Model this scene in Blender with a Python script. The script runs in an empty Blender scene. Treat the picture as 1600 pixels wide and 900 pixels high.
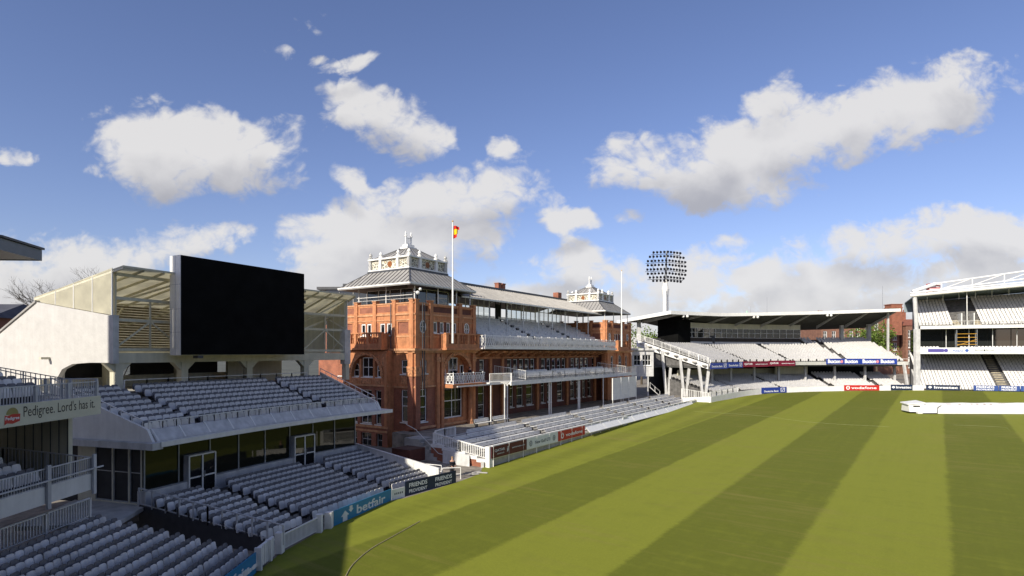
import bpy, math, random
from mathutils import Vector, Matrix
R = math.radians
random.seed(7)
SC = bpy.context.scene
COL = SC.collection

# ------------------------------------------------------------------ camera, sky, sun, exposure
cam_d = bpy.data.cameras.new('camera')
cam = bpy.data.objects.new('camera', cam_d); COL.objects.link(cam)
cam.location = (0, 0, 10); cam.rotation_euler = (R(90), 0, 0)
cam_d.sensor_width = 36.0; cam_d.lens = 20.25
cam_d.shift_y = (551 - 450) / 1600.0
cam_d.clip_start = 0.1; cam_d.clip_end = 4000
SC.camera = cam

SUN_EL, SUN_STR, SKY_STR, EXPO = 30.0, 5.0, 0.096, 0.26
SUN_DIR = Vector((-0.585 * math.cos(R(SUN_EL)), -0.811 * math.cos(R(SUN_EL)), math.sin(R(SUN_EL)))).normalized()
sun_d = bpy.data.lights.new('sun', 'SUN'); sun_d.energy = SUN_STR; sun_d.angle = R(0.5); sun_d.color = (1.0, 0.93, 0.80)
sun = bpy.data.objects.new('sun', sun_d); COL.objects.link(sun)
sun.rotation_euler = (-SUN_DIR).to_track_quat('-Z', 'Y').to_euler()
sun.location = (0, 0, 60)
SC.view_settings.view_transform = 'Standard'; SC.view_settings.look = 'None'
SC.view_settings.exposure = EXPO; SC.view_settings.gamma = 1.0

def make_world():
    w = bpy.data.worlds.new('World'); SC.world = w; w.use_nodes = True
    nt = w.node_tree; N = nt.nodes; L = nt.links
    for n in list(N): N.remove(n)
    out = N.new('ShaderNodeOutputWorld')
    sky = N.new('ShaderNodeTexSky'); sky.sky_type = 'NISHITA'; sky.sun_disc = False
    sky.sun_elevation = R(SUN_EL); sky.sun_rotation = math.atan2(SUN_DIR.x, SUN_DIR.y)
    sky.altitude = 0; sky.air_density = 1.0; sky.dust_density = 0.6; sky.ozone_density = 2.2
    bg = N.new('ShaderNodeBackground'); bg.inputs[1].default_value = SKY_STR
    tint = N.new('ShaderNodeMix'); tint.data_type = 'RGBA'; tint.blend_type = 'MULTIPLY'; tint.inputs[0].default_value = 1
    L.new(sky.outputs[0], tint.inputs[6]); tint.inputs[7].default_value = (1.07, 0.99, 1.20, 1)
    L.new(tint.outputs[2], bg.inputs[0])
    # cloud density group: direction -> density ; cumulus banks as ellipses of directions broken up by noise
    g = bpy.data.node_groups.new('cloud_density', 'ShaderNodeTree')
    g.interface.new_socket('dir', in_out='INPUT', socket_type='NodeSocketVector')
    g.interface.new_socket('lift', in_out='INPUT', socket_type='NodeSocketFloat')
    g.interface.new_socket('density', in_out='OUTPUT', socket_type='NodeSocketFloat')
    gi = g.nodes.new('NodeGroupInput'); go = g.nodes.new('NodeGroupOutput')
    def gm(op, a, b=None, c=None, clamp=False):
        n = g.nodes.new('ShaderNodeMath'); n.operation = op; n.use_clamp = clamp
        for i, x in enumerate((a, b, c)):
            if x is None: continue
            if isinstance(x, (int, float)): n.inputs[i].default_value = x
            else: g.links.new(x, n.inputs[i])
        return n.outputs[0]
    sep = g.nodes.new('ShaderNodeSeparateXYZ'); g.links.new(gi.outputs[0], sep.inputs[0])
    y = gm('MAXIMUM', sep.outputs[1], 0.02)
    u0 = gm('DIVIDE', sep.outputs[0], y); w0 = gm('ADD', gm('DIVIDE', sep.outputs[2], y), gi.outputs[1])
    comb = g.nodes.new('ShaderNodeCombineXYZ'); g.links.new(u0, comb.inputs[0]); g.links.new(gm('MULTIPLY', w0, 1.25), comb.inputs[1]); comb.inputs[2].default_value = 3.7
    def noise(scale, detail, rough, dist=0.0, vec=None):
        n = g.nodes.new('ShaderNodeTexNoise'); n.inputs['Scale'].default_value = scale; n.inputs['Detail'].default_value = detail
        n.inputs['Roughness'].default_value = rough; n.inputs['Distortion'].default_value = dist
        g.links.new(vec or comb.outputs[0], n.inputs['Vector']); return n.outputs['Fac']
    n1 = gm('SUBTRACT', noise(6.0, 9, 0.62, 0.25), 0.5)
    b1 = gm('SUBTRACT', gm('ABSOLUTE', gm('SUBTRACT', noise(8.5, 3, 0.5, 0.6), 0.5)), 0.07)
    b2 = gm('SUBTRACT', gm('ABSOLUTE', gm('SUBTRACT', noise(21.0, 4, 0.55, 0.5), 0.5)), 0.07)
    n2 = gm('ADD', gm('MULTIPLY', b1, 2.2), gm('MULTIPLY', b2, 1.3))
    wx = gm('SUBTRACT', noise(4.0, 5, 0.55), 0.5); wy = gm('SUBTRACT', noise(5.3, 5, 0.55, 1.0), 0.5)
    u = gm('ADD', u0, gm('MULTIPLY', wx, 0.16)); w0 = gm('ADD', w0, gm('MULTIPLY', wy, 0.085))
    # (centre x, centre y, half width, half height, tilt deg, strength) as tangents of azimuth / elevation
    blobs = [(310,238,165,70,-6,1.15),(230,215,100,42,10,1.0),(360,268,90,42,8,1.0),(602,188,104,46,-15,0.92),(535,100,52,18,10,.72),
             (490,38,45,26,20,.48),(35,240,55,16,-4,.7),(160,270,34,15,-5,.72),(1090,262,145,66,-4,1.15),(1270,215,200,66,24,1.1),(1440,160,150,54,14,1.05),(1180,290,120,46,0,1.0),(1210,160,52,40,20,.85),
             (690,318,160,52,6,1.0),(600,385,160,62,4,1.08),(540,430,110,60,0,1.0),(720,375,90,40,10,.9),(545,280,55,22,-30,.65),(890,347,52,24,0,.95),(765,245,26,26,0,.6),(985,342,24,14,0,.6),
             (100,420,170,62,4,1.0),(320,378,100,36,0,.95),(20,470,130,70,0,1.0),(210,400,90,40,0,.8),
             (1400,375,120,42,12,1.0),(1540,365,110,42,-6,1.0),(1530,420,170,55,0,.9),(930,415,120,40,0,.95),(900,480,220,50,0,.85),(1120,450,230,50,0,.75),(1350,440,200,50,0,.8),(1140,387,30,18,0,.65),
             (1250,400,70,30,0,.55),(1280,480,420,40,0,.85),(1080,410,60,26,0,.6),(440,80,30,12,0,.45)]
    acc = None
    for (px, py, rw, rh, tilt, s) in blobs:
        cu, cw = (px - 800) / 900.0, (551 - py) / 900.0
        a = R(tilt); ca, sa = math.cos(a), math.sin(a)
        du = gm('SUBTRACT', u, cu); dw = gm('SUBTRACT', w0, cw)
        e1 = gm('MULTIPLY_ADD', dw, sa * 900 / rw, gm('MULTIPLY', du, ca * 900 / rw))
        e2 = gm('MULTIPLY_ADD', dw, ca * 900 / rh, gm('MULTIPLY', du, -sa * 900 / rh))
        r2 = gm('MULTIPLY_ADD', e1, e1, gm('MULTIPLY', e2, e2))
        v = gm('MULTIPLY', gm('SUBTRACT', 1.0, gm('MULTIPLY', r2, 0.62)), s)
        acc = v if acc is None else gm('SMOOTH_MAX', acc, v, 0.12)
    # thin scattered clouds for directions the banks do not cover (behind and beside)
    side = noise(2.2, 8, 0.6, 0.2, gi.outputs[0])
    back = gm('MULTIPLY', gm('SUBTRACT', side, 0.56), 4.0)
    isf = gm('GREATER_THAN', sep.outputs[1], 0.25)
    d = gm('ADD', gm('MAXIMUM', acc, -1.2), gm('ADD', gm('MULTIPLY', n1, 2.1), gm('MULTIPLY', n2, 0.9)))
    d = gm('MULTIPLY', gm('SUBTRACT', d, 0.38), 1.0)
    mix = gm('ADD', gm('MULTIPLY', d, isf), gm('MULTIPLY', back, gm('SUBTRACT', 1.0, isf)))
    g.links.new(mix, go.inputs[0])
    g.interface.new_socket('soft', in_out='OUTPUT', socket_type='NodeSocketFloat')
    soft = gm('ADD', gm('MAXIMUM', acc, -1.0), gm('ADD', gm('MULTIPLY', gm('SUBTRACT', noise(5.0, 3, 0.45), 0.5), 1.3), gm('MULTIPLY', n2, 0.28)))
    g.links.new(soft, go.inputs[1])
    tc = N.new('ShaderNodeTexCoord')
    def inst(lift):
        n = N.new('ShaderNodeGroup'); n.node_tree = g; L.new(tc.outputs['Generated'], n.inputs[0]); n.inputs[1].default_value = lift; return n
    def m(op, a, b=None, c=None, clamp=False):
        n = N.new('ShaderNodeMath'); n.operation = op; n.use_clamp = clamp
        for i, x in enumerate((a, b, c)):
            if x is None: continue
            if isinstance(x, (int, float)): n.inputs[i].default_value = x
            else: L.new(x, n.inputs[i])
        return n.outputs[0]
    i0 = inst(0.0); i1 = inst(0.05); d0 = i0.outputs[0]
    def sstep(x, lo, hi):
        n = N.new('ShaderNodeMapRange'); n.interpolation_type = 'SMOOTHSTEP'; n.clamp = True
        L.new(x, n.inputs[0]); n.inputs[1].default_value = lo; n.inputs[2].default_value = hi; n.inputs[3].default_value = 0; n.inputs[4].default_value = 1
        return n.outputs[0]
    cover = sstep(d0, -0.14, 0.42)
    lit = m('SUBTRACT', i0.outputs[1], i1.outputs[1])                       # positive where the air above is emptier: sunlit tops
    shade = sstep(m('ADD', m('MULTIPLY', lit, 0.95), m('MULTIPLY', m('SUBTRACT', 0.6, m('MINIMUM', m('MAXIMUM', d0, 0.0), 1.2)), 0.28)), -0.62, 0.42)
    ccol = N.new('ShaderNodeMix'); ccol.data_type = 'RGBA'
    L.new(shade, ccol.inputs[0]); ccol.inputs[6].default_value = (0.44, 0.44, 0.475, 1); ccol.inputs[7].default_value = (0.80, 0.785, 0.775, 1)
    bgc = N.new('ShaderNodeBackground'); L.new(ccol.outputs[2], bgc.inputs[0]); bgc.inputs[1].default_value = 0.83
    # thin pale veil towards the horizon
    nrm = N.new('ShaderNodeSeparateXYZ'); L.new(tc.outputs['Generated'], nrm.inputs[0])
    upper = m('GREATER_THAN', nrm.outputs[2], -0.02)
    fac = m('MULTIPLY', m('MULTIPLY', cover, 0.93), upper)
    mx = N.new('ShaderNodeMixShader'); L.new(fac, mx.inputs[0]); L.new(bg.outputs[0], mx.inputs[1]); L.new(bgc.outputs[0], mx.inputs[2])
    L.new(mx.outputs[0], out.inputs[0])
make_world()

# ------------------------------------------------------------------ materials
MATS = {}
def mat(name, col, rough=0.6, var=0.12, scale=3.0, metal=0.0, bump=0.0, spec=0.4, streak=0.0, bscale=None):
    if name in MATS: return MATS[name]
    m = bpy.data.materials.new(name); m.use_nodes = True; MATS[name] = m
    nt = m.node_tree; b = nt.nodes['Principled BSDF']
    b.inputs['Roughness'].default_value = rough; b.inputs['Metallic'].default_value = metal
    b.inputs['Specular IOR Level'].default_value = spec
    geo = nt.nodes.new('ShaderNodeNewGeometry')
    n = nt.nodes.new('ShaderNodeTexNoise'); n.inputs['Scale'].default_value = scale; n.inputs['Detail'].default_value = 6; n.inputs['Roughness'].default_value = 0.6
    nt.links.new(geo.outputs['Position'], n.inputs['Vector'])
    fac = n.outputs['Fac']
    if streak > 0:
        mp = nt.nodes.new('ShaderNodeMapping'); mp.inputs['Scale'].default_value = (3.2, 3.2, 0.18)
        nt.links.new(geo.outputs['Position'], mp.inputs[0])
        n2 = nt.nodes.new('ShaderNodeTexNoise'); n2.inputs['Scale'].default_value = 1.2; n2.inputs['Detail'].default_value = 5
        nt.links.new(mp.outputs[0], n2.inputs['Vector'])
        mm = nt.nodes.new('ShaderNodeMix'); mm.data_type = 'FLOAT'; mm.inputs[0].default_value = streak
        nt.links.new(fac, mm.inputs[2]); nt.links.new(n2.outputs['Fac'], mm.inputs[3]); fac = mm.outputs[0]
    r = nt.nodes.new('ShaderNodeMapRange'); nt.links.new(fac, r.inputs[0])
    r.inputs[1].default_value = 0.3; r.inputs[2].default_value = 0.7; r.inputs[3].default_value = 1 - var * 1.6; r.inputs[4].default_value = 1 + var * 0.7
    mx = nt.nodes.new('ShaderNodeVectorMath'); mx.operation = 'SCALE'
    mx.inputs[0].default_value = col[:3]; nt.links.new(r.outputs[0], mx.inputs['Scale'])
    nt.links.new(mx.outputs[0], b.inputs['Base Color'])
    if bump > 0:
        bn = nt.nodes.new('ShaderNodeTexNoise'); bn.inputs['Scale'].default_value = bscale or scale * 6; bn.inputs['Detail'].default_value = 4
        nt.links.new(geo.outputs['Position'], bn.inputs['Vector'])
        bp = nt.nodes.new('ShaderNodeBump'); bp.inputs['Strength'].default_value = bump; bp.inputs['Distance'].default_value = 0.03
        nt.links.new(bn.outputs['Fac'], bp.inputs['Height']); nt.links.new(bp.outputs[0], b.inputs['Normal'])
    return m

def brick_mat(name, c1, c2, mortar, w=0.23, h=0.075):
    m = bpy.data.materials.new(name); m.use_nodes = True; MATS[name] = m
    nt = m.node_tree; b = nt.nodes['Principled BSDF']; b.inputs['Roughness'].default_value = 0.8
    geo = nt.nodes.new('ShaderNodeNewGeometry'); s = nt.nodes.new('ShaderNodeSeparateXYZ'); nt.links.new(geo.outputs['Position'], s.inputs[0])
    # run along the wall: x*.557+y*.83 (the length of the building) plus the cross direction
    a = nt.nodes.new('ShaderNodeVectorMath'); a.operation = 'DOT_PRODUCT'; nt.links.new(geo.outputs['Position'], a.inputs[0]); a.inputs[1].default_value = (0.557 - 0.83, 0.83 + 0.557, 0)
    c = nt.nodes.new('ShaderNodeCombineXYZ'); nt.links.new(a.outputs['Value'], c.inputs[0]); nt.links.new(s.outputs[2], c.inputs[1])
    br = nt.nodes.new('ShaderNodeTexBrick'); nt.links.new(c.outputs[0], br.inputs[0])
    br.inputs['Color1'].default_value = (*c1, 1); br.inputs['Color2'].default_value = (*c2, 1); br.inputs['Mortar'].default_value = (*mortar, 1)
    br.inputs['Scale'].default_value = 1; br.inputs['Brick Width'].default_value = w; br.inputs['Row Height'].default_value = h; br.inputs['Mortar Size'].default_value = 0.006
    n = nt.nodes.new('ShaderNodeTexNoise'); n.inputs['Scale'].default_value = 1.1; n.inputs['Detail'].default_value = 6; nt.links.new(geo.outputs['Position'], n.inputs['Vector'])
    r = nt.nodes.new('ShaderNodeMapRange'); nt.links.new(n.outputs['Fac'], r.inputs[0]); r.inputs[1].default_value = .3; r.inputs[2].default_value = .7; r.inputs[3].default_value = .72; r.inputs[4].default_value = 1.15
    v = nt.nodes.new('ShaderNodeVectorMath'); v.operation = 'SCALE'; nt.links.new(br.outputs['Color'], v.inputs[0]); nt.links.new(r.outputs[0], v.inputs['Scale'])
    nt.links.new(v.outputs[0], b.inputs['Base Color'])
    return m

def glass_mat(name, col=(0.012, 0.014, 0.016), rough=0.04, spec=0.6):
    m = bpy.data.materials.new(name); m.use_nodes = True; MATS[name] = m
    b = m.node_tree.nodes['Principled BSDF']; b.inputs['Base Color'].default_value = (*col, 1); b.inputs['Roughness'].default_value = rough
    b.inputs['Specular IOR Level'].default_value = spec
    nt = m.node_tree; geo = nt.nodes.new('ShaderNodeNewGeometry')
    n = nt.nodes.new('ShaderNodeTexNoise'); n.inputs['Scale'].default_value = 0.6; nt.links.new(geo.outputs['Position'], n.inputs['Vector'])
    bp = nt.nodes.new('ShaderNodeBump'); bp.inputs['Strength'].default_value = 0.05; bp.inputs['Distance'].default_value = 0.05
    nt.links.new(n.outputs['Fac'], bp.inputs['Height']); nt.links.new(bp.outputs[0], b.inputs['Normal'])
    return m
def clear_glass(name, tint=(0.8, 0.86, 0.88), gloss=0.12):
    m = bpy.data.materials.new(name); m.use_nodes = True; MATS[name] = m
    nt = m.node_tree
    for n in list(nt.nodes): nt.nodes.remove(n)
    o = nt.nodes.new('ShaderNodeOutputMaterial'); t = nt.nodes.new('ShaderNodeBsdfTransparent'); t.inputs[0].default_value = (*tint, 1)
    gl = nt.nodes.new('ShaderNodeBsdfGlossy'); gl.inputs['Roughness'].default_value = 0.03
    mx = nt.nodes.new('ShaderNodeMixShader'); mx.inputs[0].default_value = gloss
    nt.links.new(t.outputs[0], mx.inputs[1]); nt.links.new(gl.outputs[0], mx.inputs[2]); nt.links.new(mx.outputs[0], o.inputs[0])
    return m
def translucent_mat(name, col):
    m = bpy.data.materials.new(name); m.use_nodes = True; MATS[name] = m
    nt = m.node_tree
    for n in list(nt.nodes): nt.nodes.remove(n)
    o = nt.nodes.new('ShaderNodeOutputMaterial'); d = nt.nodes.new('ShaderNodeBsdfDiffuse'); t = nt.nodes.new('ShaderNodeBsdfTranslucent')
    geo = nt.nodes.new('ShaderNodeNewGeometry'); n = nt.nodes.new('ShaderNodeTexNoise'); n.inputs['Scale'].default_value = 0.9; n.inputs['Detail'].default_value = 5
    nt.links.new(geo.outputs['Position'], n.inputs['Vector'])
    r = nt.nodes.new('ShaderNodeMapRange'); nt.links.new(n.outputs['Fac'], r.inputs[0]); r.inputs[1].default_value = .3; r.inputs[2].default_value = .7; r.inputs[3].default_value = .8; r.inputs[4].default_value = 1.05
    v = nt.nodes.new('ShaderNodeVectorMath'); v.operation = 'SCALE'; v.inputs[0].default_value = col; nt.links.new(r.outputs[0], v.inputs['Scale'])
    nt.links.new(v.outputs[0], d.inputs[0]); nt.links.new(v.outputs[0], t.inputs[0])
    mx = nt.nodes.new('ShaderNodeMixShader'); mx.inputs[0].default_value = 0.6
    nt.links.new(d.outputs[0], mx.inputs[1]); nt.links.new(t.outputs[0], mx.inputs[2]); nt.links.new(mx.outputs[0], o.inputs[0])
    return m

M_BUFF = mat('buff_terracotta', (0.60, 0.31, 0.16), 0.75, 0.25, 2.0, bump=0.4)
M_TERRA = mat('terracotta', (0.55, 0.232, 0.105), 0.75, 0.32, 2.4, bump=0.5, streak=0.45, bscale=9)
M_TERRA_ORN = mat('terracotta_carved', (0.58, 0.27, 0.13), 0.75, 0.45, 5.0, bump=1.0, bscale=14)
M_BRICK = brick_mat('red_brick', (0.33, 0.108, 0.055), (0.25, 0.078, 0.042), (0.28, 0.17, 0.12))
M_BRICK_DK = brick_mat('shaded_dark_brick', (0.15, 0.042, 0.026), (0.11, 0.03, 0.02), (0.12, 0.065, 0.045))  # dark brick whose colour also carries shade for the pavilion's shaded parts
M_WHITE = mat('white_paint', (0.74, 0.73, 0.69), 0.45, 0.10, 1.5, streak=0.4)
M_WHITE_CL = mat('clean_white_paint', (0.79, 0.78, 0.745), 0.4, 0.06, 2.5)
M_WALLW = mat('painted_white_brickwork', (0.54, 0.525, 0.50), 0.7, 0.09, 1.6, bump=0.5, streak=0.35, bscale=6)
M_CREAM = mat('cream_concrete', (0.60, 0.57, 0.44), 0.7, 0.14, 0.9, streak=0.5)
M_GREYW = mat('weathered_pale_grey_paint', (0.58, 0.575, 0.56), 0.65, 0.22, 1.2, streak=0.35)
M_ZINC = mat('zinc_roof', (0.37, 0.355, 0.33), 0.5, 0.18, 0.7, metal=0.1, streak=0.3)
M_ZINC_DK = mat('dark_lead', (0.075, 0.078, 0.085), 0.5, 0.2, 1.0)
M_STEP = mat('terrace_concrete', (0.13, 0.125, 0.12), 0.9, 0.3, 1.6, bump=0.3)
M_STEP_L = mat('pale_concrete', (0.46, 0.44, 0.40), 0.9, 0.22, 1.3, bump=0.2)
M_PAVE = mat('worn_paving', (0.27, 0.24, 0.20), 0.9, 0.35, 1.1, bump=0.3)
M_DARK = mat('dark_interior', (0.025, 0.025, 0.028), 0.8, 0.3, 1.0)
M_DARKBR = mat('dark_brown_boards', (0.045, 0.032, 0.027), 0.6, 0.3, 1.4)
M_BLACK = mat('black_screen_face', (0.007, 0.007, 0.007), 0.85, 0.25, 0.8, spec=0.05)
M_STEEL = mat('galvanised_steel', (0.34, 0.36, 0.38), 0.45, 0.15, 3.0, metal=0.3)
M_SEAT = mat('white_seat_plastic', (0.82, 0.79, 0.74), 0.5, 0.14, 1.7)
_n = M_SEAT.node_tree; _oi = _n.nodes.new('ShaderNodeObjectInfo'); _b = _n.nodes['Principled BSDF']; _src = _b.inputs['Base Color'].links[0].from_socket
_mr = _n.nodes.new('ShaderNodeMapRange'); _n.links.new(_oi.outputs['Random'], _mr.inputs[0]); _mr.inputs[3].default_value = .82; _mr.inputs[4].default_value = 1.08
_vm = _n.nodes.new('ShaderNodeVectorMath'); _vm.operation = 'SCALE'; _n.links.new(_src, _vm.inputs[0]); _n.links.new(_mr.outputs[0], _vm.inputs['Scale']); _n.links.new(_vm.outputs[0], _b.inputs['Base Color'])
M_SEATB = mat('weathered_seat_back', (0.13, 0.13, 0.14), 0.5, 0.2, 2.2)
M_SEATF = mat('seat_bracket_metal', (0.05, 0.05, 0.055), 0.5, 0.2, 2.0)
M_GLASS = glass_mat('dark_window_glass')
M_GLASS2 = glass_mat('room_window_glass', (0.02, 0.022, 0.02), 0.03, 0.9)
M_GREEN_GL = glass_mat('tinted_glass_front', (0.014, 0.015, 0.010), 0.03, 0.35)
M_CLEAR = clear_glass('clear_screen_glass')
M_CANOPY = translucent_mat('cream_translucent_sheet', (0.82, 0.79, 0.66))
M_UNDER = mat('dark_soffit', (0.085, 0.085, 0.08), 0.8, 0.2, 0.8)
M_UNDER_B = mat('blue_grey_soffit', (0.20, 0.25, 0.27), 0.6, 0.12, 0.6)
M_TIMBER = mat('weathered_louvre_board', (0.40, 0.35, 0.25), 0.8, 0.3, 2.0)

# ------------------------------------------------------------------ mesh helpers
ORG = {}
class MB:
    def __init__(s): s.v = []; s.f = []
    def quad(s, a, b, c, d):
        i = len(s.v); s.v += [a, b, c, d]; s.f.append((i, i+1, i+2, i+3))
    def poly(s, pts):
        i = len(s.v); s.v += list(pts); s.f.append(tuple(range(i, i+len(pts))))
    def hexa(s, p):      # p: 8 points, bottom ring 0-3 then top ring 4-7
        i = len(s.v); s.v += list(p)
        for f in ((3,2,1,0),(4,5,6,7),(0,1,5,4),(1,2,6,5),(2,3,7,6),(3,0,4,7)): s.f.append(tuple(i+k for k in f))
    def box(s, x0, x1, y0, y1, z0, z1):
        s.hexa([(x0,y0,z0),(x1,y0,z0),(x1,y1,z0),(x0,y1,z0),(x0,y0,z1),(x1,y0,z1),(x1,y1,z1),(x0,y1,z1)])
    def fbox(s, fr, s0, s1, d0, d1, z0, z1):
        P = fr.p
        s.hexa([P(s0,d0,z0),P(s1,d0,z0),P(s1,d1,z0),P(s0,d1,z0),P(s0,d0,z1),P(s1,d0,z1),P(s1,d1,z1),P(s0,d1,z1)])
    def tube(s, p0, p1, r, n=6, r1=None):
        p0 = Vector(p0); p1 = Vector(p1); ax = p1 - p0
        if ax.length < 1e-6: return
        ax.normalize(); up = Vector((0,0,1)) if abs(ax.z) < 0.95 else Vector((1,0,0))
        a = ax.cross(up).normalized(); b = ax.cross(a); r1 = r if r1 is None else r1
        i = len(s.v)
        for k in range(n):
            t = 2*math.pi*k/n + math.pi/n; e = a*math.cos(t) + b*math.sin(t)
            s.v.append(tuple(p0+e*r)); s.v.append(tuple(p1+e*r1))
        for k in range(n):
            k2 = (k+1) % n; s.f.append((i+2*k, i+2*k2, i+2*k2+1, i+2*k+1))
        s.f.append(tuple(i+2*k for k in range(n))[::-1]); s.f.append(tuple(i+2*k+1 for k in range(n)))
    def bar(s, p0, p1, w, h):     # rectangular bar, w horizontal, h vertical
        p0 = Vector(p0); p1 = Vector(p1); ax = (p1-p0)
        if ax.length < 1e-6: return
        ax.normalize(); side = ax.cross(Vector((0,0,1)))
        if side.length < 1e-3: side = Vector((1,0,0))
        side.normalize(); up = side.cross(ax).normalized()
        q = []
        for P in (p0, p1):
            q.append([P - side*w/2 - up*h/2, P + side*w/2 - up*h/2, P + side*w/2 + up*h/2, P - side*w/2 + up*h/2])
        i = len(s.v)
        for ring in q: s.v += [tuple(x) for x in ring]
        for k in range(4): s.f.append((i+k, i+(k+1)%4, i+4+(k+1)%4, i+4+k))
        s.f.append((i+3,i+2,i+1,i)); s.f.append((i+4,i+5,i+6,i+7))
    def lathe(s, c, prof, n=10):   # prof: [(r,z)] around vertical axis at c=(x,y)
        i = len(s.v); m = len(prof)
        for (r, z) in prof:
            for k in range(n):
                t = 2*math.pi*k/n; s.v.append((c[0]+r*math.cos(t), c[1]+r*math.sin(t), z))
        for j in range(m-1):
            for k in range(n):
                k2 = (k+1) % n; s.f.append((i+j*n+k, i+j*n+k2, i+(j+1)*n+k2, i+(j+1)*n+k))
        s.f.append(tuple(i+k for k in range(n))[::-1]); s.f.append(tuple(i+(m-1)*n+k for k in range(n)))
    def ball(s, c, r, n=8, sz=1.0):
        prof = [(max(0.001, r*math.sin(math.pi*j/6)), c[2]-r*sz*math.cos(math.pi*j/6)) for j in range(7)]
        s.lathe((c[0], c[1]), prof, n)
    def sweep(s, W, us, prof, cap=True):   # closed (v,z) profile swept along curve W(u,v)->(x,y)
        i = len(s.v); m = len(prof)
        for u in us:
            for (v, z) in prof:
                x, y = W(u, v); s.v.append((x, y, z))
        for j in range(len(us)-1):
            for k in range(m):
                k2 = (k+1) % m; s.f.append((i+j*m+k, i+j*m+k2, i+(j+1)*m+k2, i+(j+1)*m+k))
        if cap: s.f.append(tuple(i+k for k in range(m))); s.f.append(tuple(i+(len(us)-1)*m+k for k in range(m))[::-1])
    def build(s, name, m, parent=None, smooth=False, org=None):
        me = bpy.data.meshes.new(name)
        o0 = ORG.get(parent.name, Vector((0,0,0))) if parent else (Vector(org) if org is not None else Vector((0,0,0)))
        me.from_pydata([tuple(Vector(v)-o0) for v in s.v], [], s.f); me.update()
        me.materials.append(m)
        if smooth:
            for p in me.polygons: p.use_smooth = True
        o = bpy.data.objects.new(name, me); COL.objects.link(o)
        if parent: o.parent = parent
        else: o.location = o0
        ORG[o.name] = o0
        import bmesh
        bm = bmesh.new(); bm.from_mesh(me); bmesh.ops.recalc_face_normals(bm, faces=bm.faces); bm.to_mesh(me); bm.free()
        return o

def split_build(mb, name, m, parent):
    n = len(mb.v); root = list(range(n))
    def find(a):
        while root[a] != a: root[a] = root[root[a]]; a = root[a]
        return a
    for f in mb.f:
        for k in f[1:]: root[find(k)] = find(f[0])
    groups = {}
    for f in mb.f: groups.setdefault(find(f[0]), []).append(f)
    out = []
    for fs_ in groups.values():
        p = MB(); idx = {}
        for f in fs_:
            for k in f:
                if k not in idx: idx[k] = len(p.v); p.v.append(mb.v[k])
            p.f.append(tuple(idx[k] for k in f))
        out.append(p.build(name, m, parent))
    return out

def thing(name, label, cat, loc=(0,0,0), group=None, rz=0):
    o = bpy.data.objects.new(name, None); COL.objects.link(o); o.location = loc; o.rotation_euler = (0,0,rz); o.empty_display_size = 0.3
    o['label'] = label; o['category'] = cat
    if group: o['group'] = group
    ORG[o.name] = Vector(loc); return o
def tag(o, label, cat, group=None, kind=None):
    o['label'] = label; o['category'] = cat
    if group: o['group'] = group
    if kind: o['kind'] = kind
    return o
def struct(o, label=None, kind='structure'):
    o['kind'] = kind
    if label: o['label'] = label
    return o

class FR:      # wall frame: s along the wall, d outwards, z up
    def __init__(s, O, t, n): s.O = O; s.t = t; s.n = n
    def p(s, a, d, z): return (s.O[0]+s.t[0]*a+s.n[0]*d, s.O[1]+s.t[1]*a+s.n[1]*d, z)

class Arc:
    def __init__(s, P0, th0, th1, length):
        s.th0 = R(th0); s.k = R(th1-th0)/length; s.R = 1/s.k
        s.c = (P0[0]+s.R*math.cos(s.th0), P0[1]-s.R*math.sin(s.th0))
    def __call__(s, u, v):
        t = s.th0+s.k*u; r = s.R+v
        return (s.c[0]-r*math.cos(t), s.c[1]+r*math.sin(t))
    def back(s, u): t = s.th0+s.k*u; return (-math.cos(t), math.sin(t))
class PolyC:   # Catmull-Rom through points, left side of travel = back
    def __init__(s, pts, sub=8):
        P = [Vector(p) for p in pts]; P = [P[0]*2-P[1]] + P + [P[-1]*2-P[-2]]; q = []
        for i in range(1, len(P)-2):
            for k in range(sub):
                t = k/sub; a, b, c, d = P[i-1], P[i], P[i+1], P[i+2]
                q.append(0.5*((2*b)+(c-a)*t+(2*a-5*b+4*c-d)*t*t+(3*b-a-3*c+d)*t**3))
        q.append(P[-2]); s.q = q; s.l = [0]
        for i in range(1, len(q)): s.l.append(s.l[-1]+(q[i]-q[i-1]).length)
        s.len = s.l[-1]
    def pt(s, u):
        q, l = s.q, s.l
        if u <= 0: return q[0]+(q[1]-q[0]).normalized()*u
        if u >= s.len: return q[-1]+(q[-1]-q[-2]).normalized()*(u-s.len)
        for i in range(1, len(l)):
            if u <= l[i]: return q[i-1].lerp(q[i], (u-l[i-1])/(l[i]-l[i-1]))
    def tan(s, u): return (s.pt(u+1.2)-s.pt(u-1.2)).normalized()
    def back(s, u): t = s.tan(u); return (-t.y, t.x)
    def __call__(s, u, v):
        p = s.pt(u); b = s.back(u); return (p.x+b[0]*v, p.y+b[1]*v)
def lin(a, b, n): return [a+(b-a)*i/n for i in range(n+1)]

def steps_profile(v0, z0, n, dv, dz, base):
    pr = [(v0, base)]
    for i in range(n): pr += [(v0+i*dv, z0+i*dz), (v0+(i+1)*dv, z0+i*dz)]
    pr.append((v0+n*dv, base)); return pr

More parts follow.
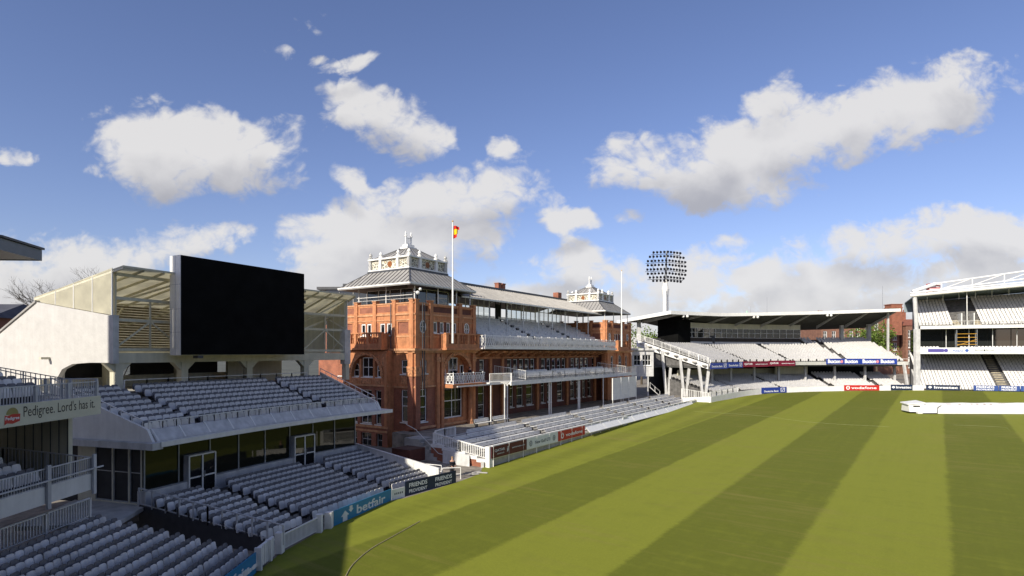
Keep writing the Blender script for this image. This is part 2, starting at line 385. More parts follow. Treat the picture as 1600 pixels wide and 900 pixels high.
def railing(mb, pts, h=1.0, gap=0.12, r=0.012, top=(0.06, 0.05), post=1.6, pr=0.03, low=0.1, bal=True):
    """posts, top and bottom rail and balusters along a 3-D polyline standing on pts"""
    for i in range(len(pts)-1):
        a = Vector(pts[i]); b = Vector(pts[i+1]); L = (b-a).length
        up = Vector((0,0,1))
        mb.bar(a+up*h, b+up*h, top[0], top[1])
        if bal: mb.bar(a+up*low, b+up*low, 0.04, 0.04)
        n = max(1, round(L/post))
        for k in range(n+1): q = a.lerp(b, k/n); mb.bar(q, q+up*(h+0.02), pr*2, pr*2)
        if bal:
            n = max(1, int(L/gap))
            for k in range(n): q = a.lerp(b, (k+0.5)/n); mb.bar(q+up*low, q+up*h, r*2, r*2)

def bar_v(mb, p, h, w): mb.box(p[0]-w/2, p[0]+w/2, p[1]-w/2, p[1]+w/2, p[2], p[2]+h)

def wall(mb, fr, s0, s1, z0, z1, ops, depth=0.25, d=0.0, fills=None):
    """a wall face with real recessed openings. ops: (a0,a1,z0,z1[,'arch'])"""
    S = sorted(set([s0, s1]+[o[0] for o in ops]+[o[1] for o in ops])); Zs = sorted(set([z0, z1]+[o[2] for o in ops]+[o[3] for o in ops]))
    S = [x for x in S if s0-1e-6 <= x <= s1+1e-6]; Zs = [x for x in Zs if z0-1e-6 <= x <= z1+1e-6]
    P = fr.p
    for i in range(len(S)-1):
        for j in range(len(Zs)-1):
            cs = (S[i]+S[i+1])/2; cz = (Zs[j]+Zs[j+1])/2
            if any(o[0] < cs < o[1] and o[2] < cz < o[3] for o in ops): continue
            mb.quad(P(S[i],d,Zs[j]), P(S[i+1],d,Zs[j]), P(S[i+1],d,Zs[j+1]), P(S[i],d,Zs[j+1]))
    for o in ops:
        a0, a1, b0, b1 = o[:4]; dd = d-depth
        mb.quad(P(a0,d,b0),P(a1,d,b0),P(a1,dd,b0),P(a0,dd,b0))
        if len(o) > 4 and o[4] == 'arch':
            r = (a1-a0)/2; zc = b1-r; c = (a0+a1)/2; n = 12
            mb.quad(P(a0,d,b0),P(a0,d,zc),P(a0,dd,zc),P(a0,dd,b0)); mb.quad(P(a1,d,b0),P(a1,d,zc),P(a1,dd,zc),P(a1,dd,b0))
            arc = [(c-r*math.cos(math.pi*k/n), zc+r*math.sin(math.pi*k/n)) for k in range(n+1)]
            for k in range(n):
                (x0,y0),(x1,y1) = arc[k], arc[k+1]
                mb.quad(P(x0,d,y0),P(x1,d,y1),P(x1,dd,y1),P(x0,dd,y0))
                cx = a0 if k < n/2 else a1
                mb.poly([P(x0,d,y0),P(x1,d,y1),P(cx,d,b1)])
        else:
            mb.quad(P(a0,d,b1),P(a1,d,b1),P(a1,dd,b1),P(a0,dd,b1))
            mb.quad(P(a0,d,b0),P(a0,d,b1),P(a0,dd,b1),P(a0,dd,b0)); mb.quad(P(a1,d,b0),P(a1,d,b1),P(a1,dd,b1),P(a1,dd,b0))

def window(fr, a0, a1, z0, z1, parent, d=-0.2, nx=1, nz=(0.5,), fw=0.09, fm=None, gm=None, arch=False, sill=True, name='window'):
    P = fr.p; mb = MB(); T = 0.07
    c = (a0+a1)/2; r = (a1-a0)/2; zt = z1-r if arch else z1
    mb.fbox(fr, a0, a0+fw, d, d+T, z0, zt); mb.fbox(fr, a1-fw, a1, d, d+T, z0, zt); mb.fbox(fr, a0+fw, a1-fw, d, d+T, z0, z0+fw*1.3)
    if arch:
        n = 10
        for k in range(n):
            t0 = math.pi*k/n; t1 = math.pi*(k+1)/n; ri = r-fw
            q = [(c-r*math.cos(t0), zt+r*math.sin(t0)), (c-r*math.cos(t1), zt+r*math.sin(t1)), (c-ri*math.cos(t1), zt+ri*math.sin(t1)), (c-ri*math.cos(t0), zt+ri*math.sin(t0))]
            mb.hexa([P(x,d,z) for x, z in q]+[P(x,d+T,z) for x, z in q])
    else: mb.fbox(fr, a0+fw, a1-fw, d, d+T, z1-fw, z1)
    for k in range(1, nx+1):
        x = a0+(a1-a0)*k/(nx+1)
        if nx: mb.fbox(fr, x-fw*.38, x+fw*.38, d+.005, d+T-.01, z0+fw, z1-fw)
    for q in nz:
        z = z0+(z1-z0)*q; mb.fbox(fr, a0+fw, a1-fw, d+.008, d+T-.005, z-fw*.42, z+fw*.42)
    if sill: mb.fbox(fr, a0-.06, a1+.06, d, d+.34, z0-.10, z0-.002)
    w = mb.build(name, fm or M_WHITE_CL, parent)
    g = MB()
    if arch:
        g.poly([P(a0+.02,d+.02,z0), P(a1-.02,d+.02,z0)]+[P(c+(r-.02)*math.cos(math.pi*k/10), d+.02, zt+(r-.02)*math.sin(math.pi*k/10)) for k in range(11)])
    else: g.quad(P(a0+.02,d+.02,z0+.02),P(a1-.02,d+.02,z0+.02),P(a1-.02,d+.02,z1-.02),P(a0+.02,d+.02,z1-.02))
    g.build('pane', gm or M_GLASS, w)
    return w

def text(s, fr, a, d, z, h, wid, m, parent, name='lettering', sx=None, bold=0.022):
    """flat raised lettering on a board: lower-left corner (a,z), cap height h, total width wid"""
    cu = bpy.data.curves.new('t', 'FONT'); cu.body = s; cu.size = 1; cu.offset = bold; cu.resolution_u = 3
    to = bpy.data.objects.new('t', cu); COL.objects.link(to)
    dg = bpy.context.evaluated_depsgraph_get(); me = bpy.data.meshes.new_from_object(to.evaluated_get(dg))
    COL.objects.unlink(to); bpy.data.objects.remove(to)
    vs = [v.co.copy() for v in me.vertices]; x0 = min(v.x for v in vs); x1 = max(v.x for v in vs)
    y0 = min(v.y for v in vs); y1 = max(v.y for v in vs)
    o0 = ORG.get(parent.name, Vector((0,0,0)))
    for v in me.vertices:
        p = fr.p(a+(v.co.x-x0)/(x1-x0)*wid, d, z+(v.co.y-y0)/(y1-y0)*h)
        v.co = Vector(p)-o0
    me.name = name; me.materials.clear(); me.materials.append(m)
    o = bpy.data.objects.new(name, me); COL.objects.link(o); o.parent = parent; ORG[o.name] = o0
    return o

# ------------------------------------------------------------------ ground and playing field
def fz(x, y): return 0.0131*x+0.0177*y-0.55
def grass_mat():
    m = bpy.data.materials.new('mown_grass'); m.use_nodes = True
    nt = m.node_tree; b = nt.nodes['Principled BSDF']; b.inputs['Roughness'].default_value = 0.85; b.inputs['Specular IOR Level'].default_value = 0.15
    geo = nt.nodes.new('ShaderNodeNewGeometry')
    def mm(op, a, b_=None, c=None, clamp=False):
        n = nt.nodes.new('ShaderNodeMath'); n.operation = op; n.use_clamp = clamp
        for i, x in enumerate((a, b_, c)):
            if x is None: continue
            if isinstance(x, (int, float)): n.inputs[i].default_value = x
            else: nt.links.new(x, n.inputs[i])
        return n.outputs[0]
    def dot(v, off=0.0):
        n = nt.nodes.new('ShaderNodeVectorMath'); n.operation = 'DOT_PRODUCT'; nt.links.new(geo.outputs['Position'], n.inputs[0]); n.inputs[1].default_value = v
        return mm('ADD', n.outputs['Value'], off)
    def noise(scale, det=5, rough=.6, vec=None, dist=0):
        n = nt.nodes.new('ShaderNodeTexNoise'); n.inputs['Scale'].default_value = scale; n.inputs['Detail'].default_value = det; n.inputs['Roughness'].default_value = rough; n.inputs['Distortion'].default_value = dist
        nt.links.new(vec or geo.outputs['Position'], n.inputs['Vector']); return n.outputs['Fac']
    def ss(x, lo, hi):
        n = nt.nodes.new('ShaderNodeMapRange'); n.interpolation_type = 'SMOOTHSTEP'; nt.links.new(x, n.inputs[0]); n.inputs[1].default_value = lo; n.inputs[2].default_value = hi
        return n.outputs[0]
    wob = mm('ADD', mm('MULTIPLY', mm('SUBTRACT', noise(0.5, 3), 0.5), 0.4), mm('MULTIPLY', mm('SUBTRACT', noise(5.0, 4, .7), 0.5), 0.5))
    s = mm('ADD', dot((0.803, -0.595, 0), -0.5), wob)
    ph = mm('MULTIPLY', mm('SINE', mm('MULTIPLY', s, math.pi/6.28)), 12.0)
    dark = ss(ph, -1.4, 1.4)                        # 1 on dark stripes
    inner = ss(mm('ADD', s, 0.0), -25.6, -25.2)
    q = mm('ADD', dot((0.83, -0.557, 0)), wob)
    ring = mm('MULTIPLY_ADD', mm('SINE', mm('MULTIPLY', q, math.pi/1.9)), 0.22, 0.30)
    band = mm('ADD', mm('MULTIPLY', dark, inner), mm('MULTIPLY', ring, mm('SUBTRACT', 1.0, inner)))
    # fine mowing lines inside a stripe, and worn or drier patches
    mp = nt.nodes.new('ShaderNodeMapping'); mp.vector_type = 'POINT'; mp.inputs['Rotation'].default_value = (0, 0, math.atan2(0.595, 0.803)); 
    nt.links.new(geo.outputs['Position'], mp.inputs[0])
    mp2 = nt.nodes.new('ShaderNodeMapping'); mp2.inputs['Scale'].default_value = (2.2, 0.10, 1); nt.links.new(mp.outputs[0], mp2.inputs[0])
    lines = noise(1.0, 4, .6, mp2.outputs[0])
    mp3 = nt.nodes.new('ShaderNodeMapping'); mp3.inputs['Scale'].default_value = (0.09, 1.6, 1); nt.links.new(mp.outputs[0], mp3.inputs[0])
    cross = noise(1.0, 4, .65, mp3.outputs[0])
    big = noise(0.09, 5, .6); med = noise(0.9, 6, .65); fine = noise(9.0, 5, .75); vf = noise(45, 3, .8)
    f = mm('ADD', band, mm('MULTIPLY', mm('SUBTRACT', lines, .5), 0.6))
    f = mm('ADD', f, mm('MULTIPLY', mm('SUBTRACT', cross, .5), 1.15)); f = mm('ADD', f, mm('MULTIPLY', mm('SUBTRACT', med, .5), 0.8)); f = mm('ADD', f, mm('MULTIPLY', mm('SUBTRACT', fine, .5), 0.8))
    f = mm('ADD', f, mm('MULTIPLY', mm('SUBTRACT', big, .5), 0.5), None, True)
    mx = nt.nodes.new('ShaderNodeMix'); mx.data_type = 'RGBA'; nt.links.new(f, mx.inputs[0])
    mx.inputs[6].default_value = (0.212, 0.228, 0.027, 1); mx.inputs[7].default_value = (0.128, 0.143, 0.016, 1)
    dry = nt.nodes.new('ShaderNodeMix'); dry.data_type = 'RGBA'; nt.links.new(mm('MULTIPLY', ss(mm('ADD', mm('MULTIPLY', cross, .6), mm('MULTIPLY', big, .5)), .55, .8), .55), dry.inputs[0])
    nt.links.new(mx.outputs[2], dry.inputs[6]); dry.inputs[7].default_value = (0.27, 0.225, 0.065, 1)
    v = nt.nodes.new('ShaderNodeVectorMath'); v.operation = 'SCALE'; nt.links.new(dry.outputs[2], v.inputs[0])
    nt.links.new(mm('ADD', mm('MULTIPLY_ADD', vf, 0.6, 0.40), mm('MULTIPLY', fine, 0.6)), v.inputs['Scale']); nt.links.new(v.outputs[0], b.inputs['Base Color'])
    bp = nt.nodes.new('ShaderNodeBump'); bp.inputs['Strength'].default_value = 0.35; bp.inputs['Distance'].default_value = 0.03
    nt.links.new(mm('ADD', fine, vf), bp.inputs['Height']); nt.links.new(bp.outputs[0], b.inputs['Normal'])
    return m
LN = math.hypot(604, 900); DX, DY = 604/LN, 900/LN
C0 = (-9.86, 58.0)
def PV(a, b, z=0.0): return (C0[0]+DX*a-DY*b, C0[1]+DY*a+DX*b, z)
def PVN(a, b): p = PV(a, b); return (p[0], p[1])

BOUND = [(-11.9, -12), (-11.9, 26.4), (-11.75, 29.3), (-10.9, 32.6), (-10.35, 33.5), (-8.2, 38.8), (-7.3, 39.4), (-4.15, 43.7), (-1.5, 46.6)]
FAR = [(33.2, 96.8), (38, 101.6), (44, 107.8), (50.5, 112.2), (58, 114.3), (66, 115.0), (76.5, 114.7), (84, 113.6), (90, 112.0), (97, 108.2), (108, 101), (122, 90)]
mb = MB()
gp = BOUND[:-1]+[(-2.6, 46.4), PVN(-3.1, -11.0), PVN(58.5, -11.0)]+FAR+[(140, 60), (140, -30), (-11.9, -30)]
mb.poly([(x, y, fz(x, y)) for x, y in gp])
o = mb.build('playing_field', grass_mat()); struct(o, 'striped mown green cricket outfield')
mb = MB()
mb.poly([(x, y, fz(x, y)-0.05) for x, y in ((-75, -45), (175, -45), (175, 175), (-75, 175))])
struct(mb.build('paving', M_PAVE), 'worn paving around the stands')
mb = MB(); mb.poly([(-3000, -3000, -4.5), (3000, -3000, -4.5), (3000, 3000, -4.5), (-3000, 3000, -4.5)])
struct(mb.build('ground', mat('town_ground', (0.10, 0.105, 0.085), 0.9, 0.3, 0.05)), 'ground around the cricket ground')

# ------------------------------------------------------------------ seats are collected here and built at the end
SEATS = []     # (x, y, z, facing x, facing y, block, row, number, scale)
def seat_rows(W, block, v0, dv, n, z0, dz, u0, u1, pitch=0.46, aisles=(), row0=0, skip=None):
    for r in range(n):
        v = v0+dv*r; z = z0+dz*r; u = u0; k = 0
        # keep the spacing on this row's own arc
        a = Vector(W(u0, v)); b = Vector(W(u0+1, v)); st = pitch/max(.3, (b-a).length)
        while u <= u1:
            if not any(x0 <= u <= x1 for x0, x1 in aisles) and not (skip and skip(u, r)):
                x, y = W(u, v); bx, by = W.back(u)
                k += 1; SEATS.append((x, y, z, -bx, -by, block, r+1+row0, k))
            u += st
class Straight:
    """line through P along t; v goes to the left of travel"""
    def __init__(s, P, t): l = math.hypot(*t); s.P = P; s.t = (t[0]/l, t[1]/l); s.b = (-s.t[1], s.t[0])
    def __call__(s, u, v): return (s.P[0]+s.t[0]*u+s.b[0]*v, s.P[1]+s.t[1]*u+s.b[1]*v)
    def back(s, u): return s.b

# ------------------------------------------------------------------ screened stand (left) on its curve
W = Arc((-21.0, 32.5), 17.8, 31.8, 17.9)
def fW(u, nsign=1):     # wall frame at u along the curve
    t = R(0)+W.th0+W.k*u; return (math.sin(t), math.cos(t)), (math.cos(t), -math.sin(t))
def wp(u, v, z): x, y = W(u, v); return (x, y, z)
def find_u(px, v, lo=-6, hi=30):
    for i in range(60):
        m_ = (lo+hi)/2; x, y = W(m_, v)
        if 800+900*x/y < px: lo = m_
        else: hi = m_
    return lo
st = thing('stadium_stand', 'white two tier stand with glass front below and cream canopy behind the black screen', 'stand', (W(9, 2)[0], W(9, 2)[1], 0))
US = lin(-0.6, 19.2, 22)
# lower tier
mb = MB(); mb.sweep(W, lin(0, 17.9, 18), steps_profile(-9.1, 0.05, 11, 0.77, 0.125, -0.6)+[]); mb.build('lower_terrace', M_STEP, st)
mb = MB(); mb.sweep(W, lin(-0.2, 17.9, 18), [(-0.66, 1.2), (-0.66, 2.22), (-0.05, 2.22), (-0.05, 1.2)])
mb.build('plinth', M_GREYW, st)
# glass front
mb = MB(); mul = MB()
UG = lin(0.0, 17.9, 18)
for i in range(18):
    a, b = UG[i], UG[i+1]
    mb.hexa([wp(a,-.30,2.2), wp(b,-.30,2.2), wp(b,-.27,2.2), wp(a,-.27,2.2), wp(a,-.30,5.0), wp(b,-.30,5.0), wp(b,-.27,5.0), wp(a,-.27,5.0)])
for u in lin(0, 17.9, 8): mul.fbox(FR(W(u, 0), *[fW(u)[0], fW(u)[1]]), -.035, .035, .27, .36, 2.2, 4.95)
g = mb.build('glass_front', M_GREEN_GL, st); mul.build('mullion', M_STEEL, g)
# doors in the glass front
for u in (3.6, 12.3):
    t, n = fW(u); fr = FR(W(u, -.30), t, n)
    mb = MB(); w2 = .95
    for s_ in (-1, 0, 1): mb.fbox(fr, s_*w2-.05, s_*w2+.05, .36, .44, 1.25, 3.75)
    mb.fbox(fr, -w2-.05, -w2-.001, .01, .359, 1.25, 3.77); mb.fbox(fr, w2+.001, w2+.05, .01, .359, 1.25, 3.77); mb.fbox(fr, -w2, w2, .01, .359, 3.70, 3.77)
    for z in (1.25, 2.35, 3.68): mb.fbox(fr, -w2+.05, -.05, .365, .43, z, z+.09); mb.fbox(fr, .05, w2-.05, .365, .43, z, z+.09)
    dr = mb.build('door', M_WHITE, st)
    mb = MB()
    for a, b in ((-w2+.05, -.05), (.05, w2-.05)):
        mb.fbox(fr, a, b, .368, .40, 1.34, 2.35); mb.fbox(fr, a, b, .368, .40, 2.44, 3.68)
    mb.build('pane', M_GLASS, dr)
    mb = MB(); mb.fbox(fr, -.12, -.09, .44, .50, 2.3, 2.7); mb.fbox(fr, .09, .12, .44, .50, 2.3, 2.7); mb.build('handle', M_STEEL, dr)
# room behind the glass, closing walls
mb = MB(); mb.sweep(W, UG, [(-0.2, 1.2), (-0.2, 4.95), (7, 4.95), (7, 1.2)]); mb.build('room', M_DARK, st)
# left end wall of the ground floor: framed dark panes
t0, n0 = fW(0); frE = FR(W(0.0, -0.3), (-n0[0], -n0[1]), (-t0[0], -t0[1]))
mb = MB(); wall(mb, frE, 0, 5.0, 1.3, 4.95, [(0.12, .95, 1.5, 4.6), (1.05, 2.2, 1.5, 4.6), (2.3, 3.6, 1.5, 4.6)], depth=.12, d=.10); mb.build('end_wall', M_CREAM, st)
for a, b in ((.12, .95), (1.05, 2.2), (2.3, 3.6)): window(frE, a, b, 1.5, 4.6, st, d=.01, nx=0, nz=(.55,), fw=.05, fm=M_STEEL, gm=M_DARK, sill=False)
# canopy slab, its white edge strip and the sloping gutter band
mb = MB(); mb.sweep(W, lin(-0.6, 20.4, 22), [(-2.15, 5.02), (-2.15, 5.12), (1.0, 5.16), (1.0, 5.02)]); mb.build('canopy', M_WHITE, st)
mb = MB(); mb.sweep(W, lin(-0.6, 20.4, 22), [(-2.28, 4.86), (-2.28, 5.14), (-2.16, 5.14), (-2.16, 4.86)]); mb.build('canopy_edge', M_WHITE, st)
mb = MB(); mb.sweep(W, US, [(-1.95, 5.22), (-1.45, 5.78), (-1.3, 5.78), (-1.3, 5.13), (-1.95, 5.13)]); bd = mb.build('gutter_band', M_GREYW, st)
mb = MB()
for u in lin(-0.5, 19.1, 11):
    t, n = fW(u); f2 = FR(W(u, 0), t, n)
    mb.hexa([f2.p(-.05,1.98,5.20), f2.p(.05,1.98,5.20), f2.p(.05,1.90,5.20), f2.p(-.05,1.90,5.20), f2.p(-.05,1.46,5.82), f2.p(.05,1.46,5.82), f2.p(.05,1.38,5.82), f2.p(-.05,1.38,5.82)])
split_build(mb, 'rib', M_WHITE, bd)
mb = MB(); railing(mb, [wp(u, -1.35, 5.78) for u in US], h=.42, gap=.5, r=.012, top=(.12, .05), post=.9, pr=.02, low=.2, bal=False); mb.build('railing', M_WHITE, st)
# upper tier
mb = MB(); mb.sweep(W, US, steps_profile(-1.25, 5.35, 8, 0.85, 0.25, 5.14)+[]); mb.build('upper_terrace', M_STEP, st)
mb = MB(); mb.sweep(W, lin(-0.6, 19.2, 18), [(5.5, 5.3), (5.5, 7.45), (14, 7.45), (14, 5.3)]); mb.build('concourse_floor', M_STEP_L, st)
# end walls of the upper tier (raking)
for u, nm in ((-0.75, 0), (19.35, 1)):
    t, n = fW(u); f2 = FR(W(u, 0), (-n[0], -n[1]), (-t[0], -t[1])); mb = MB()
    pts = [(-1.9, 5.13), (5.9, 5.13), (5.9, 8.2), (-1.1, 5.95), (-1.5, 5.8)]
    i = len(mb.v); q = [f2.p(s_, -.08, z) for s_, z in pts]+[f2.p(s_, .08, z) for s_, z in pts]; mb.v += q; k = 5
    mb.f += [tuple(range(k)), tuple(range(2*k-1, k-1, -1))]+[(j, (j+1) % k, k+(j+1) % k, k+j) for j in range(k)]
    mb.build('end_parapet', M_WHITE, st)
    mb = MB(); railing(mb, [f2.p(-1.1, 0, 5.95), f2.p(5.9, 0, 8.2)], h=.35, post=.8, bal=False, pr=.015); mb.build('handrail', M_WHITE_CL, st)
# band below the left end parapet
mb = MB(); t, n = fW(-.75); f2 = FR(W(-.75, 0), (-n[0], -n[1]), (-t[0], -t[1])); mb.fbox(f2, -2.2, 6.5, -.3, .35, 4.75, 5.12); mb.build('end_fascia', M_GREYW, st)
# arcade: columns, beam with haunches
CU = [find_u(182, 6.0), find_u(285, 6.0), find_u(387, 6.0), find_u(476, 6.0), find_u(540, 6.0)]
for u in CU[:4]:
    t, n = fW(u); f2 = FR(W(u, 6.0), t, n); mb = MB(); mb.fbox(f2, -.26, .26, -.26, .26, 7.4, 9.32)
    for sg in (-1, 1):
        mb.hexa([f2.p(sg*.26,-.22,8.75), f2.p(sg*.27,-.22,8.75), f2.p(sg*.27,.22,8.75), f2.p(sg*.26,.22,8.75), f2.p(sg*.26,-.22,9.32), f2.p(sg*.85,-.22,9.32), f2.p(sg*.85,.22,9.32), f2.p(sg*.26,.22,9.32)])
    mb.build('column', M_CREAM, st)
UB = lin(CU[0]-.3, CU[4], 16)
mb = MB(); mb.sweep(W, UB, [(5.7, 9.32), (5.7, 9.98), (6.3, 9.98), (6.3, 9.32)]); mb.build('beam', M_CREAM, st)
mb = MB(); mb.sweep(W, lin(CU[0]-.3, CU[3], 12), [(6.3, 9.7), (6.3, 9.9), (15, 9.9), (15, 9.7)]); mb.sweep(W, lin(CU[3]+.01, CU[4], 3), [(6.3, 9.7), (6.3, 9.9), (9.2, 9.9), (9.2, 9.7)]); mb.build('soffit', M_CREAM, st)
# second row of columns and the bar room behind the arcade
for u in [(CU[i]+CU[i+1])/2 for i in range(3)]:
    t, n = fW(u); f2 = FR(W(u, 10.5), t, n); mb = MB(); mb.fbox(f2, -.22, .22, -.22, .22, 7.45, 9.7); mb.build('inner_column', M_CREAM, st)
mb = MB()
for (ua, ub, m0, m1) in ((CU[0]-1, CU[1]-.5, 7.45, 8.2), (CU[1]-.5, CU[3], 7.45, 8.3), (CU[0]-1, CU[3], 9.55, 9.7)):
    mb.sweep(W, lin(ua, ub, 6), [(11.5, m0), (11.5, m1), (11.7, m1), (11.7, m0)])
mb.sweep(W, lin(CU[2]+1.0, CU[3]+.5, 3), [(10.0, 7.45), (10.0, 9.7), (10.3, 9.7), (10.3, 7.45)])
mb.build('back_wall', M_CREAM, st)
mb = MB(); mb.sweep(W, lin(CU[1]-.2, CU[2]+1, 4), [(11.42, 8.3), (11.42, 9.5), (11.49, 9.5), (11.49, 8.3)]); mb.sweep(W, lin(CU[0]+.2, CU[1]-.9, 4), [(11.8, 8.2), (11.8, 9.5), (11.9, 9.5), (11.9, 8.2)]); mb.build('bar_front', M_DARK, st)
mb = MB(); railing(mb, [wp(u, 5.75, 7.45) for u in lin(CU[0]+.3, CU[3], 10)], h=.75, post=1.5, bal=False, pr=.04, top=(.05, .05)); mb.build('back_railing', M_WHITE, st)
# gable wall at the left end, with its curved foot
t, n = fW(CU[0]); fG = FR(W(CU[0]-.27, 5.72), (-n[0], -n[1]), (-t[0], -t[1])); mb = MB()
foot = [(0, 9.35), (2.0, 9.35), (3.6, 9.25), (4.6, 8.9), (5.1, 8.3), (5.35, 7.4), (5.35, 5.2), (13.5, 5.2), (13.5, 10.2), (7.3, 13.45), (0, 12.35)]
k = len(foot); mb.v += [fG.p(s_, 0, z) for s_, z in foot]+[fG.p(s_, .3, z) for s_, z in foot]
mb.f += [tuple(range(k)), tuple(range(2*k-1, k-1, -1))]+[(j, (j+1) % k, k+(j+1) % k, k+j) for j in range(k)]
mb.build('gable_wall', M_WALLW, st)
mb = MB(); q = [(7.25, 13.5), (14.0, 9.95)]
mb.hexa([fG.p(7.2,-.15,13.42), fG.p(14,-.15,9.9), fG.p(14,.4,9.9), fG.p(7.2,.4,13.42), fG.p(7.2,-.15,13.56), fG.p(14,-.15,10.04), fG.p(14,.4,10.04), fG.p(7.2,.4,13.56)]); mb.build('gable_coping', M_ZINC, st)
mb = MB(); mb.fbox(fG, -.28, -.002, -.05, .33, 9.3, 12.4); mb.build('corner_post', M_GREYW, st)
# inner end wall low behind the arcade
mb = MB(); mb.fbox(fG, 5.0, 9.5, -.12, -.02, 7.45, 9.6); mb.build('store_wall', M_WALLW, st)
# translucent canopy roof on trusses
def roof_pt(u, s_):  # s 0 at the front edge .. 1 at the rear
    dep = 8.6-4.4*max(0, min(1, (u-CU[2])/(CU[4]-CU[2])))
    x, y = W(u, 4.9+s_*dep); return (x, y, 15.5-1.75*s_)
UR = lin(CU[0]-.35, CU[4]+.3, 20)
mb = MB()
for i in range(20):
    a, b = UR[i], UR[i+1]; q = [roof_pt(a,0), roof_pt(b,0), roof_pt(b,1), roof_pt(a,1)]
    mb.hexa(q+[(x, y, z+.05) for x, y, z in q])
rf = mb.build('canopy_roof', M_CANOPY, st)
mb = MB()
for u in lin(CU[0]-.3, CU[4]+.25, 15): mb.bar(Vector(roof_pt(u,0))-Vector((0,0,.09)), Vector(roof_pt(u,1))-Vector((0,0,.09)), .09, .14)
mb.bar(roof_pt(UR[0],0), roof_pt(UR[10],0), .06, .12); mb.bar(roof_pt(UR[10],0), roof_pt(UR[20],0), .06, .12)
mb.build('rafter', M_CREAM, rf)
mb = MB()
for i in range(4):
    ua, ub = CU[i]-.1, CU[i+1]
    for vv, z0_, z1_ in ((5.9, 15.1, 15.1), (6.0, 13.55, 13.55), (6.1, 12.15, 12.15), (5.9, 10.2, 10.2)): mb.bar(wp(ua, vv, z0_), wp(ub, vv, z1_), .14, .2)
    mid = (ua+ub)/2
    mb.bar(wp(ua, 6, 10.3), wp(mid, 6, 12.1), .1, .1); mb.bar(wp(ub, 6, 10.3), wp(mid, 6, 12.1), .1, .1); mb.bar(wp(mid, 6, 10.3), wp(mid, 6, 13.5), .1, .1)
    rv = (12.7, 12.7, 9.6, 8.4)[i]; mb.bar(wp(ua, 6, 12.1), wp(ub, rv, 13.4), .12, .16); mb.bar(wp(ub, 6, 13.5), wp(mid, rv, 13.5), .1, .12); mb.bar(wp(ua, rv, 12.0), wp(ub, 6, 15.1), .1, .12)
for u in (CU[0]-.1, CU[2], CU[4]-.05): mb.bar(wp(u, 6, 9.9), wp(u, 6, 15.4), .14, .14)
mb.build('truss', M_CREAM, st)
mb = MB(); mb.sweep(W, lin(CU[3]-1.2, CU[4]-.1, 4), [(9.0, 9.98), (9.0, 13.7), (9.06, 13.7), (9.06, 9.98)]); mb.build('return_wall', M_CREAM, st)
# louvred back wall and translucent side panels
mb = MB()
for k in range(18):
    z = 10.1+k*.2; mb.sweep(W, lin(CU[0], CU[3]-.6, 10), [(13.2, z), (13.05, z+.11), (13.08, z+.13), (13.23, z+.02)])
mb.build('louvre', M_TIMBER, st)
mb = MB(); mb.sweep(W, lin(CU[0], CU[3]-.6, 10), [(13.5, 9.9), (13.5, 13.75), (13.55, 13.75), (13.55, 9.9)]); mb.build('rear_sheet', M_CANOPY, st)
for uu, zlow in ((CU[0]-.3, 12.38), (CU[4]+.1, 10.0)):
    t, n = fW(uu); f2 = FR(W(uu, 5.9), (-n[0], -n[1]), (-t[0], -t[1])); mb = MB()
    if uu < 5: pts = [(0, 12.42), (7.3, 13.5), (7.6, 13.75), (0, 15.45)]
    else: pts = [(0, 10.0), (3.1, 10.0), (3.1, 14.0), (0, 15.3)]
    k = 4; mb.v += [f2.p(s_, 0, z) for s_, z in pts]+[f2.p(s_, .04, z) for s_, z in pts]
    mb.f += [tuple(range(k)), tuple(range(2*k-1, k-1, -1))]+[(j, (j+1) % k, k+(j+1) % k, k+j) for j in range(k)]
    pn = mb.build('side_panel', M_CANOPY if uu < 5 else M_CREAM, st); mb = MB()
    for s_ in ((0, 1.8, 3.6, 5.4) if uu < 5 else (0, 1.0, 2.0, 3.0)): mb.fbox(f2, s_-.03, s_+.03, -.02, .07, zlow+.16*s_, 15.4-.23*s_)
    if uu > 5: mb.bar(f2.p(0, .03, 12.2), f2.p(3.0, .03, 13.4), .1, .14); mb.bar(f2.p(0, .03, 12.15), f2.p(2.5, .03, 10.0), .1, .12)
    mb.build('panel_frame', M_WHITE, pn)
t, n = fW(CU[4]); f2 = FR(W(CU[4], 6.0), t, n); mb = MB(); mb.fbox(f2, -.35, .3, -.35, .35, 8.9, 12.2); mb.build('corner_box', M_GREYW, st)
mb = MB(); mb.fbox(f2, -.2, .2, -.3, .3, 7.4, 8.9); mb.build('end_column', M_CREAM, st)
# right-hand end: raking side wall of the lower tier
t, n = fW(17.9); f2 = FR(W(17.95, 0), (n[0], n[1]), (t[0], t[1])); mb = MB()
mb.hexa([f2.p(.3,0,.9), f2.p(9.3,0,-.2), f2.p(9.3,.12,-.2), f2.p(.3,.12,.9), f2.p(.3,0,2.28), f2.p(9.3,0,1.12), f2.p(9.3,.12,1.12), f2.p(.3,.12,2.28)])
sw = mb.build('side_wall', M_WHITE, st); mb = MB()
mb.bar(f2.p(.3,.06,2.32), f2.p(9.3,.06,1.16), .18, .07)
for k in range(12): x = .5+k*.78; z = 2.25-x*.128; mb.fbox(f2, x-.03, x+.03, -.03, -.003, z-1.0, z)
mb.build('coping', M_WHITE_CL, sw)
